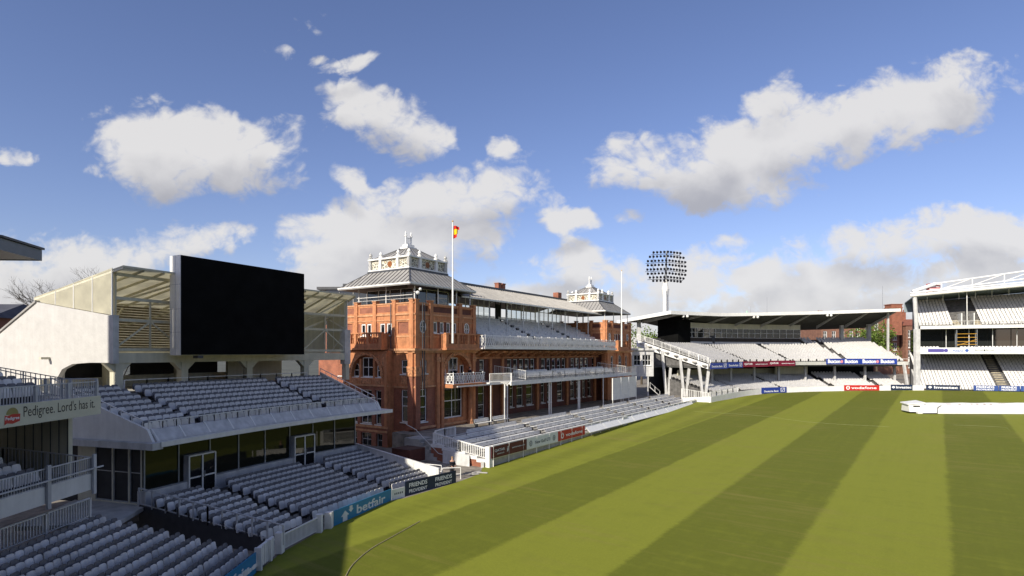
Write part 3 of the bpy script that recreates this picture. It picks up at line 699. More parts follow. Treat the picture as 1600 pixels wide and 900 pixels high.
# left-hand boundary railing of the lower block
mb = MB(); A = wp(-.3, -.3, 1.45); B = (-11.6, 29.2, .25); railing(mb, [A, Vector(A).lerp(Vector(B), .5), B], h=1.0, post=.95, bal=False, pr=.035, top=(.07, .05))
mb.bar(Vector(A)+Vector((0,0,.15)), Vector(B)+Vector((0,0,.15)), .06, .05); mb.build('divider_railing', M_GREYW, st)
mb = MB(); mb.hexa([(A[0],A[1],-.6),(B[0],B[1],-.6),(B[0]-.02,B[1]+.1,-.6),(A[0]-.02,A[1]+.1,-.6),(A[0],A[1],A[2]+.05),(B[0],B[1],B[2]+.05),(B[0]-.02,B[1]+.1,B[2]+.05),(A[0]-.02,A[1]+.1,A[2]+.05)]); mb.build('divider_wall', M_SEATF, st)
# walkway slab at the left
mb = MB(); mb.hexa([(-24.5,28.4,1.2),(-19.9,28.9,1.2),(-20.6,32.6,1.2),(-25.5,33.6,1.2),(-24.5,28.4,1.42),(-19.9,28.9,1.42),(-20.6,32.6,1.42),(-25.5,33.6,1.42)]); mb.build('walkway', M_STEP_L, st)
SCR = st
seat_rows(W, 'glass-fronted block', -8.55, .77, 11, .05, .125, -.2, 17.5, .45, aisles=((3.2, 4.1), (11.9, 12.8)), skip=lambda u, r: (r >= 9 and (2.6 < u < 4.7 or 11.3 < u < 13.4)) or (r > 9))
seat_rows(W, 'tier under the screen', -.85, .85, 8, 5.35, .25, -.3, 18.9, .47, aisles=((2.6, 3.3), (13.6, 14.3)))

# black video screen with a white casing
scx = thing('video_screen', 'huge switched off black screen with white casing hung in front of the cream canopy', 'video screen', (-22.7, 39.5, 9.8))
SL = math.hypot(5.0, 9.6); fS = FR((-22.7, 39.5), (5.0/SL, 9.6/SL), (9.6/SL, -5.0/SL)); mb = MB()
mb.fbox(fS, 0, SL, -1.25, -.06, 9.82, 16.72); cs = mb.build('casing', M_WHITE, scx)
mb = MB()
for z in (11.4, 13.0, 14.7): mb.fbox(fS, -.012, 0, -1.25, -.06, z, z+.02)
for dd in (-.65,): mb.fbox(fS, -.010, 0, dd, dd+.02, 9.85, 16.7)
mb.build('panel_joint', M_STEEL, cs)
mb = MB(); mb.fbox(fS, .03, SL-.03, -.055, .02, 9.85, 16.7); mb.build('display', M_BLACK, scx)
mb = MB(); mb.fbox(fS, 1.2, 1.6, -.5, .05, 9.6, 9.8); mb.fbox(fS, SL, SL+.25, -.4, -.1, 14.2, 14.45); mb.build('bracket', M_SEATF, scx)

# ------------------------------------------------------------------ near stand at the left edge (balconies, roof, lowest seats)
gs = thing('stadium_stand', 'near stand with two railed white balconies and a pale sign at the left edge', 'stand', (-24, 18, 0))
# roof: out over the balconies, mostly outside the picture
re_ = [(-22.5, 0.0), (-23.4, 5.4), (-25.0, 12.6), (-23.9, 18.8), (-22.2, 24.9), (-22.9, 28.0), (-30, 27.6), (-44, 24.0), (-44, -30), (-22, -30), (-22, -8)]
mb = MB(); k = len(re_)
mb.v += [(x, y, 14.5) for x, y in re_]+[(x, y, 15.0) for x, y in re_]
mb.f += [tuple(range(k))[::-1], tuple(range(k, 2*k))]+[(j, (j+1) % k, k+(j+1) % k, k+j) for j in range(k)]
rf = mb.build('roof', M_ZINC_DK, gs)
mb = MB(); mb.v += [(x, y, 15.0) for x, y in re_]+[(x, y, 15.08) for x, y in re_]
cx_, cy_ = -33, 0
mb.v = []; 
for z in (15.002, 15.10): mb.v += [(cx_+(x-cx_)*1.01, cy_+(y-cy_)*1.004, z) for x, y in re_]
mb.f += [tuple(range(k))[::-1], tuple(range(k, 2*k))]+[(j, (j+1) % k, k+(j+1) % k, k+j) for j in range(k)]
mb.build('roof_edge', M_ZINC_DK, rf)
mb = MB()
for (p, q) in ((re_[3], re_[4]), (re_[4], re_[5]), (re_[5], re_[6])):
    mb.hexa([(p[0]+.03,p[1],14.46),(q[0]+.03,q[1]+.03,14.46),(q[0]+.01,q[1],14.46),(p[0]+.01,p[1],14.46),(p[0]+.03,p[1],14.98),(q[0]+.03,q[1]+.03,14.98),(q[0]+.01,q[1],14.98),(p[0]+.01,p[1],14.98)])
mb.build('fascia', mat('blue_grey_fascia', (0.17, 0.19, 0.21), 0.5, 0.08, 2), rf)
# body of the stand behind the balconies
mb = MB(); mb.box(-44, -41.3, -28, 22, -0.5, 13.9); mb.build('body', M_GREYW, gs)
mb = MB(); mb.box(-40.1, -34.0, 10, 17, -0.5, 33.5); mb.box(-40.15, -33.8, 9.8, 17.1, 33.51, 33.9); mb.build('shade_tower', M_GREYW, gs)  # unseen tower added to throw shade on the seats and pavilion foot
mb = MB(); mb.box(-26, 60, -30, -5, -.6, 19.5); mb.build('rear_block', M_UNDER, gs)  # unseen mass of the camera's stand, added to cut sky light
# lower balcony
mb = MB(); mb.box(-29, -19.75, 9, 27.0, 3.7, 4.05); mb.build('lower_balcony', M_STEP_L, gs)
mb = MB(); mb.box(-19.75, -19.62, 9, 27.05, 3.62, 4.35); mb.box(-28, -19.76, 27.001, 27.10, 3.62, 4.12); fa = mb.build('lower_front', M_WHITE, gs)
mb = MB()
for y in (13.5, 16.2, 18.9, 21.6, 24.3, 26.95): mb.box(-19.60, -19.50, y-.09, y+.09, 3.4, 5.25)
mb.build('pilaster', M_GREYW, fa)
mb = MB(); railing(mb, [(-19.68, 9, 4.05), (-19.68, 27, 4.05)], h=1.05, gap=.13, r=.014, post=2.7, pr=.05, low=.32); mb.bar((-19.45, 9, 4.62), (-19.45, 27.4, 4.62), .06, .06)
mb.build('lower_railing', M_GREYW, gs)
mb = MB(); railing(mb, [(-19.75, 26.95, 4.05), (-23.6, 26.7, 4.55), (-25.5, 26.2, 4.6)], h=1.05, gap=.16, r=.012, post=1.9, pr=.025, low=.12); mb.build('end_railing', M_GREYW, gs)
mb = MB()
for r_ in range(4): mb.box(-29.0, -21.3-.8*r_, 9, 26.2, 4.05+.3*r_, 4.05+.3*(r_+1))
mb.build('balcony_step', M_STEP, gs)
# white boarded wall and dark window under the sign
mb = MB(); mb.box(-24.1, -20.75, 26.95, 27.2, 4.1, 7.2); cw = mb.build('boarded_wall', M_CREAM, gs)
mb = MB()
for k in range(9): mb.box(-24.0+k*.40, -23.97+k*.40, 26.925, 26.948, 4.12, 7.1)
mb.build('board_joint', M_SEATF, cw)
mb = MB(); mb.box(-27.6, -24.12, 26.95, 27.2, 4.1, 7.2); mb.build('side_wall', M_GREYW, gs)
window(FR((-26.6, 26.95), (1, 0), (0, -1)), 0, 2.1, 4.9, 6.9, gs, d=.002, nx=0, nz=(), fw=.08, fm=M_WHITE)
# upper balcony
mb = MB(); mb.box(-30, -19.7, 6, 27.2, 7.15, 7.85); mb.build('upper_balcony', M_STEP_L, gs)
mb = MB(); railing(mb, [(-19.62, 8, 7.86), (-19.62, 27.2, 7.86)], h=.78, gap=.14, r=.014, post=1.8, pr=.06, low=.1); railing(mb, [(-19.62, 27.2, 7.86), (-23.4, 27.4, 7.86)], h=.9, gap=.16, r=.012, post=1.2, pr=.05, low=.1); mb.build('upper_railing', M_GREYW, gs)
mb = MB()
for r_ in range(5): mb.box(-31.0, -20.9-.8*r_, 6, 25.4, 7.85+.28*r_, 7.85+.28*(r_+1))
mb.build('balcony_step', M_STEP, gs)
# stair with raking handrails behind the upper balcony
mb = MB(); railing(mb, [(-27.2, 25.6, 9.15), (-21.0, 26.9, 7.86)], h=.95, gap=.2, r=.012, post=1.5, pr=.02, low=.1, top=(.04, .04)); railing(mb, [(-27.6, 26.6, 9.15), (-22.4, 27.1, 7.86)], h=.95, post=1.2, pr=.02, bal=False, top=(.04, .04)); mb.build('stair_railing', M_STEEL, gs)
mb = MB()
for k in range(8): mb.box(-27.8+k*.75, -27.0+k*.75, 25.7, 26.7, 7.85, 9.1-k*.16)
mb.build('stair', M_STEP_L, gs)
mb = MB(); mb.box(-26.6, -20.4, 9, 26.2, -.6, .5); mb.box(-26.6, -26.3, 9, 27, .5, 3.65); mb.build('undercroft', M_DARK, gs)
for y in (13.0, 18.5, 24.0):
    mb = MB(); mb.box(-22.2, -21.8, y, y+.4, .5, 3.7); mb.build('column', M_GREYW, gs)
# rolled umbrella-like dark cover leaning by the stair
mb = MB(); mb.tube((-27.0, 27.4, 7.9), (-26.9, 27.5, 9.9), .16, 8, .22); mb.tube((-26.6, 27.3, 7.9), (-26.72, 27.5, 9.8), .12, 8, .18); mb.tube((-26.9, 27.5, 9.9), (-27.05, 27.45, 10.5), .1, 6, .02)
tag(mb.build('rolled_cover', M_GREYW, None, org=(-26.8, 27.4, 7.9)), 'rolled dark cover standing upright behind the balcony stair at the far left', 'rolled cover')
# lowest seats by the field
LOW = Straight((-12.0, 8.0), (0, 1))   # travel +y, back = -x
mb = MB(); mb.sweep(LOW, [0, 19.9], steps_profile(-.45, -.25, 11, 0.75, 0.17, -.8)); mb.build('front_terrace', M_STEP, gs)
mb = MB(); railing(mb, [(-20.45, 12, 2.0), (-20.45, 27.9, 2.0)], h=.95, gap=.16, r=.02, post=2.6, pr=.05, low=.1, top=(.1, .06)); mb.build('terrace_railing', M_WHITE, gs)
seat_rows(LOW, 'darkly shaded near block', 0, .75, 11, -.25, .17, 5, 19.6, .42)
seat_rows(Straight((-21.0, 8), (0, 1)), 'lower balcony', 0, .8, 4, 4.05, .3, 8, 17.6, .46)
seat_rows(Straight((-20.6, 8), (0, 1)), 'upper balcony', 0, .8, 5, 7.85, .28, 8, 16.8, .46)

# sign on the upper balcony
def rgb(r, g, b): return tuple(((c/255)/12.92 if c/255 < .04045 else ((c/255+.055)/1.055)**2.4) for c in (r, g, b))
M_SGN = mat('pale_cream_sign', rgb(205, 203, 180), .5, .05, 1.5); M_INK = mat('black_ink', (0.012, 0.012, 0.012), .5, .05)
M_NAVY = mat('navy_board', rgb(22, 38, 66), .45, .06, 1.5); M_BLUE = mat('sky_blue_board', rgb(40, 125, 170), .45, .06, 1.5); M_PALETXT = mat('pale_lettering', rgb(215, 220, 225), .5, .05)
M_RED = mat('red_board', rgb(190, 42, 35), .45, .06, 1.5); M_MAROON = mat('maroon_board', rgb(88, 22, 34), .45, .08, 1.5); M_RBLUE = mat('royal_blue_board', rgb(35, 60, 145), .45, .06, 1.5)
M_WTXT = mat('white_lettering', rgb(240, 240, 240), .5, .03); M_BOARDW = mat('white_board', rgb(225, 228, 226), .5, .05, 1.5); M_GREYTXT = mat('grey_lettering', rgb(80, 90, 100), .5, .05)
M_GOLD = mat('gold_paint', rgb(200, 150, 50), .4, .15, 3)
def board(name, label, cat, fr, s0, s1, z0, z1, m, parent=None, group=None, th=.05):
    t_ = thing(name, label, cat, fr.p(s0, 0, z0), group); mb = MB(); mb.fbox(fr, s0, s1, -th, 0, z0, z1); mb.build('panel', m, t_)
    return t_
fP = FR((-19.38, 9.0), (0, 1), (1, 0))
b = board('advert_sign', 'long pale sign with black lettering along the upper balcony at the left edge', 'sign', fP, 0, 18.15, 7.12, 7.98, M_SGN, th=.08)
text('Pedigree. Lord\'s has it.', fP, 13.85, .006, 7.32, .56, 3.9, M_INK, b, bold=.0)
mb = MB(); mb.poly([fP.p(x, .006, z) for x, z in ((12.98, 7.22), (13.1, 7.28), (13.35, 7.24), (13.68, 7.32), (13.70, 7.60), (13.35, 7.62), (13.1, 7.56), (13.0, 7.60))]); mb.build('red_scroll', M_RED, b)
mb = MB(); mb.poly([fP.p(13.34+.28*math.cos(a), .004, 7.60+.27*math.sin(a)) for a in lin(0, math.pi, 12)]); mb.build('crest_arch', mat('olive_crest', rgb(150, 140, 80), .5, .1), b)
text('Pedigree', fP, 13.03, .010, 7.36, .16, .62, M_WTXT, b)

# ------------------------------------------------------------------ boundary boards and fences near the camera
def fr2(p, q): l = math.hypot(q[0]-p[0], q[1]-p[1]); t = ((q[0]-p[0])/l, (q[1]-p[1])/l); return FR(p, t, (t[1], -t[0])), l
f, l = fr2((-10.35, 33.5), (-8.15, 38.9)); zb = -.12
b = board('boundary_board', 'sky blue boundary board with white arrows and lettering before the seats', 'advertising board', f, 0, l, zb, zb+.92, M_BLUE)
text('betfair', f, l*.36, .008, zb+.2, .55, l*.52, M_PALETXT, b)
mb = MB()
def arrow(x, z, w, h, sg):
    P = f.p; pts = [(0, -h/2*sg), (-w*.28, -h/2*sg), (-w*.28, 0), (-w/2, 0), (0, h/2*sg), (w/2, 0), (w*.28, 0), (w*.28, -h/2*sg)]
    mb.poly([P(x+a, .008, z+c) for a, c in (pts if sg > 0 else pts[::-1])])
arrow(l*.17, zb+.38, .75, .62, 1); arrow(l*.265, zb+.66, .5, .4, -1); mb.build('arrow', M_PALETXT, b)
mb = MB(); mb.box(-10.75, -10.35, 33.0, 33.4, -.15, .82); tag(mb.build('gate_post', M_WHITE_CL, None, org=(-10.6, 33.2, -.15)), 'thick white gate post at the near end of the sky blue board', 'post')
f2, l2 = fr2((-8.13, 38.95), (-7.42, 39.9)); b = board('boundary_board', 'small white board with faded grey marks between the sky blue and navy boards', 'advertising board', f2, 0, l2, 0.0, .72, M_BOARDW); mb = MB(); [mb.fbox(f2, l2*(.2+.14*q), l2*(.2+.14*q)+.09, .004, .008, .32, .45) for q in range(5)]; mb.build('faded_lettering', M_GREYTXT, b)
f3, l3 = fr2((-7.4, 39.93), (-4.25, 43.75))
b = board('boundary_board', 'long navy boundary board with white lettering repeated twice at the corner of the seats', 'advertising board', f3, 0, l3, 0.02, 1.05, M_NAVY)
for k in (0, 1): text('FRIENDS', f3, l3*(.07+.5*k), .008, .58, .30, l3*.34, M_PALETXT, b); text('PROVIDENT', f3, l3*(.07+.5*k), .008, .20, .24, l3*.34, M_PALETXT, b)
# low picket gate panels and the second blue board close to the camera
mb = MB(); railing(mb, [(-11.75, 29.2, -.12), (-10.85, 32.7, -.1)], h=.82, gap=.11, r=.026, post=3.6, pr=.06, low=.1, top=(.08, .07)); mb.box(-11.0, -10.7, 32.3, 32.62, -.15, .9); mb.box(-11.95, -11.6, 29.0, 29.4, -.15, .9)
tag(mb.build('picket_fence', M_WHITE_CL, None, org=(-11.3, 31, -.1)), 'low white picket fence panel between the divider railing and the white gate post', 'fence')
mb = MB(); mb.box(-11.98, -11.86, 26.9, 28.7, -.12, .86)
for k in range(9): mb.box(-11.86, -11.82, 26.95+k*.2, 27.05+k*.2, -.1, .84)
mb.box(-12.0, -11.7, 28.0, 28.15, -.15, .9); mb.box(-12.0, -11.66, 26.8, 26.92, -.15, .9)
tag(mb.build('fence_panel', M_WHITE_CL, None, org=(-11.9, 27.8, -.1)), 'white ribbed fence panel ending the near block of seats beside the field', 'fence')
f4 = FR((-11.86, 20.5), (0, 1), (1, 0)); b = board('boundary_board', 'sky blue board at the foot of the near seats, cut by the bottom edge', 'advertising board', f4, 0, 6.2, -.2, .75, M_BLUE)
text('betfair', f4, 2.3, .008, -.02, .55, 3.2, M_PALETXT, b)

# ------------------------------------------------------------------ pavilion
pav = thing('pavilion', 'long red terracotta pavilion with two roofed towers and white balconies', 'building', PV(28, 5, 0))
n_f = (DY, -DX); t_f = (DX, DY); bk_f = (-DY, DX)
def front(b, a0=0): return FR(PVN(a0, b), t_f, n_f)
def leftf(a): return FR(PVN(a, 0), bk_f, (-DX, -DY))
def rightf(a): return FR(PVN(a, 0), bk_f, (DX, DY))
FB = front(0)
def pbox(mb, a0, a1, b0, b1, z0, z1): mb.fbox(FB, a0, a1, -b1, -b0, z0, z1)

def cornice(mb, a0, a1, b0, b1, z, h, out, face='all'):
    pbox(mb, a0-out, a1+out, b0-out, b1+out, z, z+h)

def tower(a0, full=True):
    A = lambda x: a0+x
    bt = 10.4
    ter = MB(); brk = MB(); orn = MB(); crn = MB()
    fr = front(0, a0); fl = leftf(a0); T = thing if False else None
    # ---- lower walls, left face (with the bay) 
    if full:
        wall(brk, fl, -.0, 2.85, -.2, 6.3, [(.85, 1.8, 2.9, 6.2)], .3)
        wall(ter, fl, 0, 2.85, 6.3, 10.2, [(.85, 1.8, 7.8, 9.25)], .3)
        wall(brk, fl, 9.5, 10.4, -.2, 10.2, [], .3)
        # bay
        bd = .9
        wall(brk, fl, 2.85, 9.5, 2.3, 6.55, [(3.75, 4.65, 2.55, 6.1), (5.15, 6.85, 2.55, 6.1), (7.35, 8.25, 2.55, 6.1)], .35, d=bd)
        wall(ter, fl, 2.85, 9.5, 6.55, 10.2, [(3.75, 8.25, 7.35, 9.75, 'arch')], .45, d=bd)
        wall(brk, fl, 2.85, 9.5, -.2, 2.3, [(3.6, 4.5, .2, 1.6), (5.2, 6.8, .2, 1.6), (7.4, 8.3, .2, 1.6)], .35, d=bd)
        P = fl.p
        for s_ in (2.85, 9.5):
            ter.quad(P(s_, 0, -.2), P(s_, bd, -.2), P(s_, bd, 10.2), P(s_, 0, 10.2))
        # piers of the arched light
        for s_ in (4.95, 7.05): ter.fbox(fl, s_-.15, s_+.15, .5, .78, 7.35, 9.35)
        ter.fbox(fl, 3.5, 8.5, .44, .5, 7.1, 9.75)
        for k in range(12):
            t0 = math.pi*k/12; t1 = math.pi*(k+1)/12; c = 6.0; zc = 7.5; r0, r1 = 2.25, 2.6
            q = [(c-r0*math.cos(t0), zc+r0*math.sin(t0)), (c-r0*math.cos(t1), zc+r0*math.sin(t1)), (c-r1*math.cos(t1), zc+r1*math.sin(t1)), (c-r1*math.cos(t0), zc+r1*math.sin(t0))]
            orn.hexa([P(x, bd, z) for x, z in q]+[P(x, bd+.1, z) for x, z in q])
        for s0_, s1_ in ((3.8, 4.6), (5.2, 6.8), (7.4, 8.2)): orn.fbox(fl, s0_, s1_, bd, bd+.06, 6.75, 7.2)
        orn.fbox(fl, .9, 1.75, 0, .06, 6.8, 7.6); orn.fbox(fl, 8.45, 9.3, bd, bd+.05, 8.6, 9.9); orn.fbox(fl, 2.95, 3.6, bd, bd+.05, 8.6, 9.9)
        crn.fbox(fl, 2.7, 9.65, bd, bd+.1, 6.5, 6.68); crn.fbox(fl, 2.75, 9.6, bd, bd+.12, 2.2, 2.42); crn.fbox(fl, 0, 2.8, .0, .12, 6.4, 6.55)
        for z in (1.75,): crn.fbox(fl, 2.85, 9.5, bd, bd+.04, z, z+.2); crn.fbox(fl, 0, 2.8, 0, .04, z, z+.2)
        for s_ in (3.0, 9.35): ter.fbox(fl, s_-.16, s_+.16, bd, bd+.16, 2.4, 9.9)
        for s0_, s1_ in ((3.75, 4.65), (7.35, 8.25)):
            window(fl, s0_, s1_, 2.55, 6.1, pav, d=.62, nx=0, nz=(.5, .75)); window(fl, s0_+.02, s1_-.02, 7.42, 8.85, pav, d=.52, nx=0, nz=(.5,), arch=True, sill=True)
        window(fl, 5.15, 6.85, 2.55, 6.1, pav, d=.62, nx=1, nz=(.5, .75)); window(fl, 5.15, 6.85, 7.42, 9.5, pav, d=.52, nx=1, nz=(.5,), sill=True, arch=False)
        window(fl, .85, 1.8, 2.9, 6.2, pav, nx=0, nz=(.5, .78)); window(fl, .85, 1.8, 7.8, 9.25, pav, nx=0, nz=(.5,))
        for s0_, s1_ in ((3.6, 4.5), (5.2, 6.8), (7.4, 8.3)): window(fl, s0_, s1_, .2, 1.6, pav, d=.62, nx=1 if s1_-s0_ > 1.2 else 0, nz=(.5,), fw=.06, fm=M_GREYW)
        # back part of the wall behind, toward the screened stand
        wall(brk, fl, 10.4, 15, -.2, 10.2, [(11.0, 12.4, 7.4, 9.6)], .3, d=-.8); window(fl, 11.0, 12.4, 7.4, 9.6, pav, d=-1.0, nx=1, nz=(.5,))
        pbox(brk, A(.82), A(9.9), bt, 16, -.2, 13.2)
    else:
        wall(brk, fl, 0, bt, -.2, 10.2, [], .3)
    # ---- front face
    if full:
        ops1 = [(.75, 1.9, 2.9, 6.25), (4.55, 7.9, 2.85, 6.3)]
        wall(brk, fr, 0, 3.6, -.2, 6.5, [o for o in ops1 if o[0] < 3.6], .3); wall(ter, fr, 3.6, 10.15, -.2, 6.5, ops1[1:], .45)
        wall(ter, fr, 0, 10.15, 6.5, 10.2, [(.7, 1.15, 7.85, 9.25), (1.5, 1.95, 7.85, 9.25), (4.55, 9.15, 6.55, 9.75, 'arch')], .7)
        window(fr, .75, 1.9, 2.9, 6.25, pav, nx=0, nz=(.45, .78)); window(fr, 4.55, 7.9, 2.85, 6.3, pav, d=-.35, nx=1, nz=(.55,), gm=M_GREEN_GL, fw=.11)
        window(fr, .7, 1.15, 7.85, 9.25, pav, nx=0); window(fr, 1.5, 1.95, 7.85, 9.25, pav, nx=0)
        ter.fbox(fr, 4.4, 9.3, -.95, -.7, 6.5, 9.8)
        window(fr, 5.0, 5.6, 6.7, 8.6, pav, d=-.69, nx=0); window(fr, 6.1, 7.6, 6.7, 9.45, pav, d=-.69, nx=1); window(fr, 8.1, 8.7, 6.7, 8.6, pav, d=-.69, nx=0)
        orn.fbox(fr, .65, 2.0, 0, .06, 6.7, 7.6)
        for s_ in (3.4, 4.1, 9.55): ter.fbox(fr, s_-.22, s_+.22, 0, .28, 2.0, 9.9); orn.fbox(fr, s_-.3, s_+.3, 0, .36, 9.0, 9.5)
        ter.tube(fr.p(8.7, .35, 2.3), fr.p(8.7, .35, 6.1), .27, 10); orn.tube(fr.p(8.7, .35, 6.0), fr.p(8.7, .35, 6.4), .28, 10, .42); orn.tube(fr.p(8.7, .35, 2.0), fr.p(8.7, .35, 2.6), .42, 10, .28)
    else:
        wall(ter, fr, 0, 10.7, -.2, 10.2, [(2, 3, 7.2, 9.4), (5, 6.6, 7.0, 9.6, 'arch'), (8, 9, 7.2, 9.4)], .3)
        for s0_, s1_ in ((2, 3), (8, 9)): window(fr, s0_, s1_, 7.2, 9.4, pav, nx=0)
        window(fr, 5, 6.6, 7.0, 9.6, pav, nx=1, arch=True)
        for s_ in (.4, 4.3, 7.3, 10.2): ter.fbox(fr, s_-.25, s_+.25, 0, .28, 2.0, 9.9)
    for k in range(12):
        if not full: break
        t0 = math.pi*k/12; t1 = math.pi*(k+1)/12; c = 6.85; zc = 7.45; r0, r1 = 2.3, 2.7
        q = [(c-r0*math.cos(t0), zc+r0*math.sin(t0)), (c-r0*math.cos(t1), zc+r0*math.sin(t1)), (c-r1*math.cos(t1), zc+r1*math.sin(t1)), (c-r1*math.cos(t0), zc+r1*math.sin(t0))]
        orn.hexa([fr.p(x, 0, z) for x, z in q]+[fr.p(x, .12, z) for x, z in q])
    wd = 10.15 if full else 10.7
    # corner piers
    for (fa_, s_) in ((fl, .35), (fr, .35)):
        (brk if full else ter).fbox(fa_, .02, .7, 0, .22, 2.2, 7.6); orn.fbox(fa_, -.05, .78, 0, .3, 7.6, 8.6); ter.fbox(fa_, .02, .7, 0, .2, 8.6, 10.2)
    # plinth bands
    if full:
        crn.fbox(fr, 0, wd, 0, .14, 2.2, 2.42); crn.fbox(fr, 0, wd, 0, .10, 1.55, 1.75); crn.fbox(fr, 0, wd, 0, .16, 6.42, 6.6)
    # ---- cornice and upper storey
    pbox(crn, A(-.35), A(wd+.2), -.45, bt, 10.2, 10.42)
    pbox(crn, A(-.2), A(wd+.1), -.25, bt, 10.0, 10.2)
    if full:
        wall(ter, fl, 0, bt, 10.42, 15.0, [(.8, 2.25, 11.95, 13.15), (3.15, 3.85, 11.8, 13.05), (4.15, 4.85, 11.8, 13.05), (6.2, 6.85, 11.8, 13.1), (7.1, 7.75, 11.8, 13.1), (9.2, 10.2, 11.9, 13.15), (.9, 2.3, 14.2, 14.8), (3.3, 5.4, 14.2, 14.8), (5.8, 8.0, 14.2, 14.8), (8.9, 10.1, 14.2, 14.8)], .12)
        bp_ = MB()
        for s0_, s1_, z0_, z1_ in ((.8, 2.25, 11.95, 13.15), (9.2, 10.2, 11.9, 13.15), (.9, 2.3, 14.2, 14.8), (3.3, 5.4, 14.2, 14.8), (5.8, 8.0, 14.2, 14.8), (8.9, 10.1, 14.2, 14.8)):
            bp_.quad(fl.p(s0_, -.10, z0_), fl.p(s1_, -.10, z0_), fl.p(s1_, -.10, z1_), fl.p(s0_, -.10, z1_))
        for s0_, s1_ in ((3.9, 4.1), (5.1, 6.0), (6.9, 7.05), (7.9, 8.3)): bp_.fbox(fl, s0_, s1_, 0, .012, 11.8, 13.1)
        for s0_, s1_ in ((3.15, 3.85), (4.15, 4.85), (6.2, 6.85), (7.1, 7.75)): window(fl, s0_, s1_, 11.8, 13.05, pav, d=-.11, nx=0, nz=(), fw=.11)
        split_build(bp_, 'brick_panel', M_BRICK, pav)
    else:
        wall(ter, fl, 0, bt, 10.42, 15.0, [(1.0, 4.2, 11.0, 13.2), (.9, 3.4, 14.2, 14.8)], .12)
        bp_ = MB(); bp_.quad(fl.p(1, -.1, 11), fl.p(4.2, -.1, 11), fl.p(4.2, -.1, 13.2), fl.p(1, -.1, 13.2)); bp_.quad(fl.p(.9, -.1, 14.2), fl.p(3.4, -.1, 14.2), fl.p(3.4, -.1, 14.8), fl.p(.9, -.1, 14.8)); split_build(bp_, 'brick_panel', M_BRICK, pav)
    wins = [(2.9, 3.55), (3.95, 4.6), (5.0, 5.65), (6.05, 6.7)] if full else [(3.4, 4.0), (4.4, 5.0), (5.6, 6.2), (6.6, 7.2)]
    pan = [(.8, 2.1, 14.25, 14.85), (2.9, 6.9, 14.25, 14.85), (7.6, 9.4, 14.25, 14.85)]
    wall(ter, fr, 0, wd, 10.42, 15.0, [(a_, b_, 12.05, 13.25) for a_, b_ in wins]+pan, .14)
    bp_ = MB()
    for s0_, s1_, z0_, z1_ in pan: bp_.quad(fr.p(s0_, -.12, z0_), fr.p(s1_, -.12, z0_), fr.p(s1_, -.12, z1_), fr.p(s0_, -.12, z1_))
    for i_ in range(3): bp_.fbox(fr, wins[i_][1]+.04, wins[i_+1][0]-.04, 0, .015, 12.05, 13.25)
    split_build(bp_, 'brick_panel', M_BRICK_DK, pav)
    for a_, b_ in wins: window(fr, a_, b_, 12.05, 13.25, pav, d=-.13, nx=0, nz=(), fw=.11)
    # oval windows
    for s_ in ((1.25, 8.45) if full else (1.4, 9.0)):
        rg = MB(); n = 16
        for k in range(n):
            t0, t1 = 2*math.pi*k/n, 2*math.pi*(k+1)/n
            q = [(s_+rx*math.cos(t), 12.65+rz*math.sin(t)) for t, rx, rz in ((t0, .36, .56), (t1, .36, .56), (t1, .46, .66), (t0, .46, .66))]
            rg.hexa([fr.p(x, .0, z) for x, z in q]+[fr.p(x, .05, z) for x, z in q])
        rg.fbox(fr, s_-.03, s_+.03, .01, .045, 12.15, 13.15); rg.fbox(fr, s_-.34, s_+.34, .012, .043, 12.62, 12.68)
        ow = rg.build('oval_window', M_WHITE_CL, pav); g_ = MB(); g_.poly([fr.p(s_+.37*math.cos(2*math.pi*k/16), .006, 12.65+.57*math.sin(2*math.pi*k/16)) for k in range(16)]); g_.build('pane', M_GLASS, ow)
        orn.fbox(fr, s_-.65, s_-.5, 0, .08, 11.9, 13.4); orn.fbox(fr, s_+.5, s_+.65, 0, .08, 11.9, 13.4)
    # string course, coping, piers with caps
    for (fa_, ww) in ((fl, bt), (fr, wd)):
        crn.fbox(fa_, 0, ww, 0, .10, 13.85, 14.02); crn.fbox(fa_, 0, ww, 0, .06, 13.3, 13.4); crn.fbox(fa_, 0, ww, 0, .05, 11.6, 11.75)
        for s_ in ((.3, 2.75, 5.6, 8.5) if fa_ is fl else (.35, 2.5, 7.3, wd-.35)):
            ter.fbox(fa_, s_-.26, s_+.26, 0, .14, 10.45, 15.1); ter.fbox(fa_, s_-.26, s_+.26, -.35, .14, 15.12, 15.35); crn.fbox(fa_, s_-.32, s_+.32, -.4, .2, 15.35, 15.45)
    for (x0, x1, y0, y1) in ((0, wd, 0, .3), (0, .3, .3, bt), (wd-.3, wd, .3, bt), (.3, wd-.3, bt-.3, bt)): pbox(crn, A(x0-.06), A(x1+.06), y0-.06, y1, 15.0, 15.14); pbox(brk, A(x0+.02), A(x1-.02), y0+.15, y1, 14.0, 15.0)
    rwal = MB(); P = rightf(A(wd)).p; rwal.quad(P(0, 0, -.2), P(bt, 0, -.2), P(bt, 0, 15), P(0, 0, 15)); rwal.build('side_wall', M_BRICK, pav)
    fl2 = MB(); pbox(fl2, A(.3), A(wd-.3), .3, bt-.3, 14.3, 14.5); fl2.build('terrace_floor', M_STEP, pav)
    ter.build('terracotta_wall', M_TERRA, pav); brk.build('brick_wall', M_BRICK if full else M_BRICK_DK, pav); orn.build('carved_ornament', M_TERRA_ORN, pav); crn.build('cornice', M_BUFF, pav)
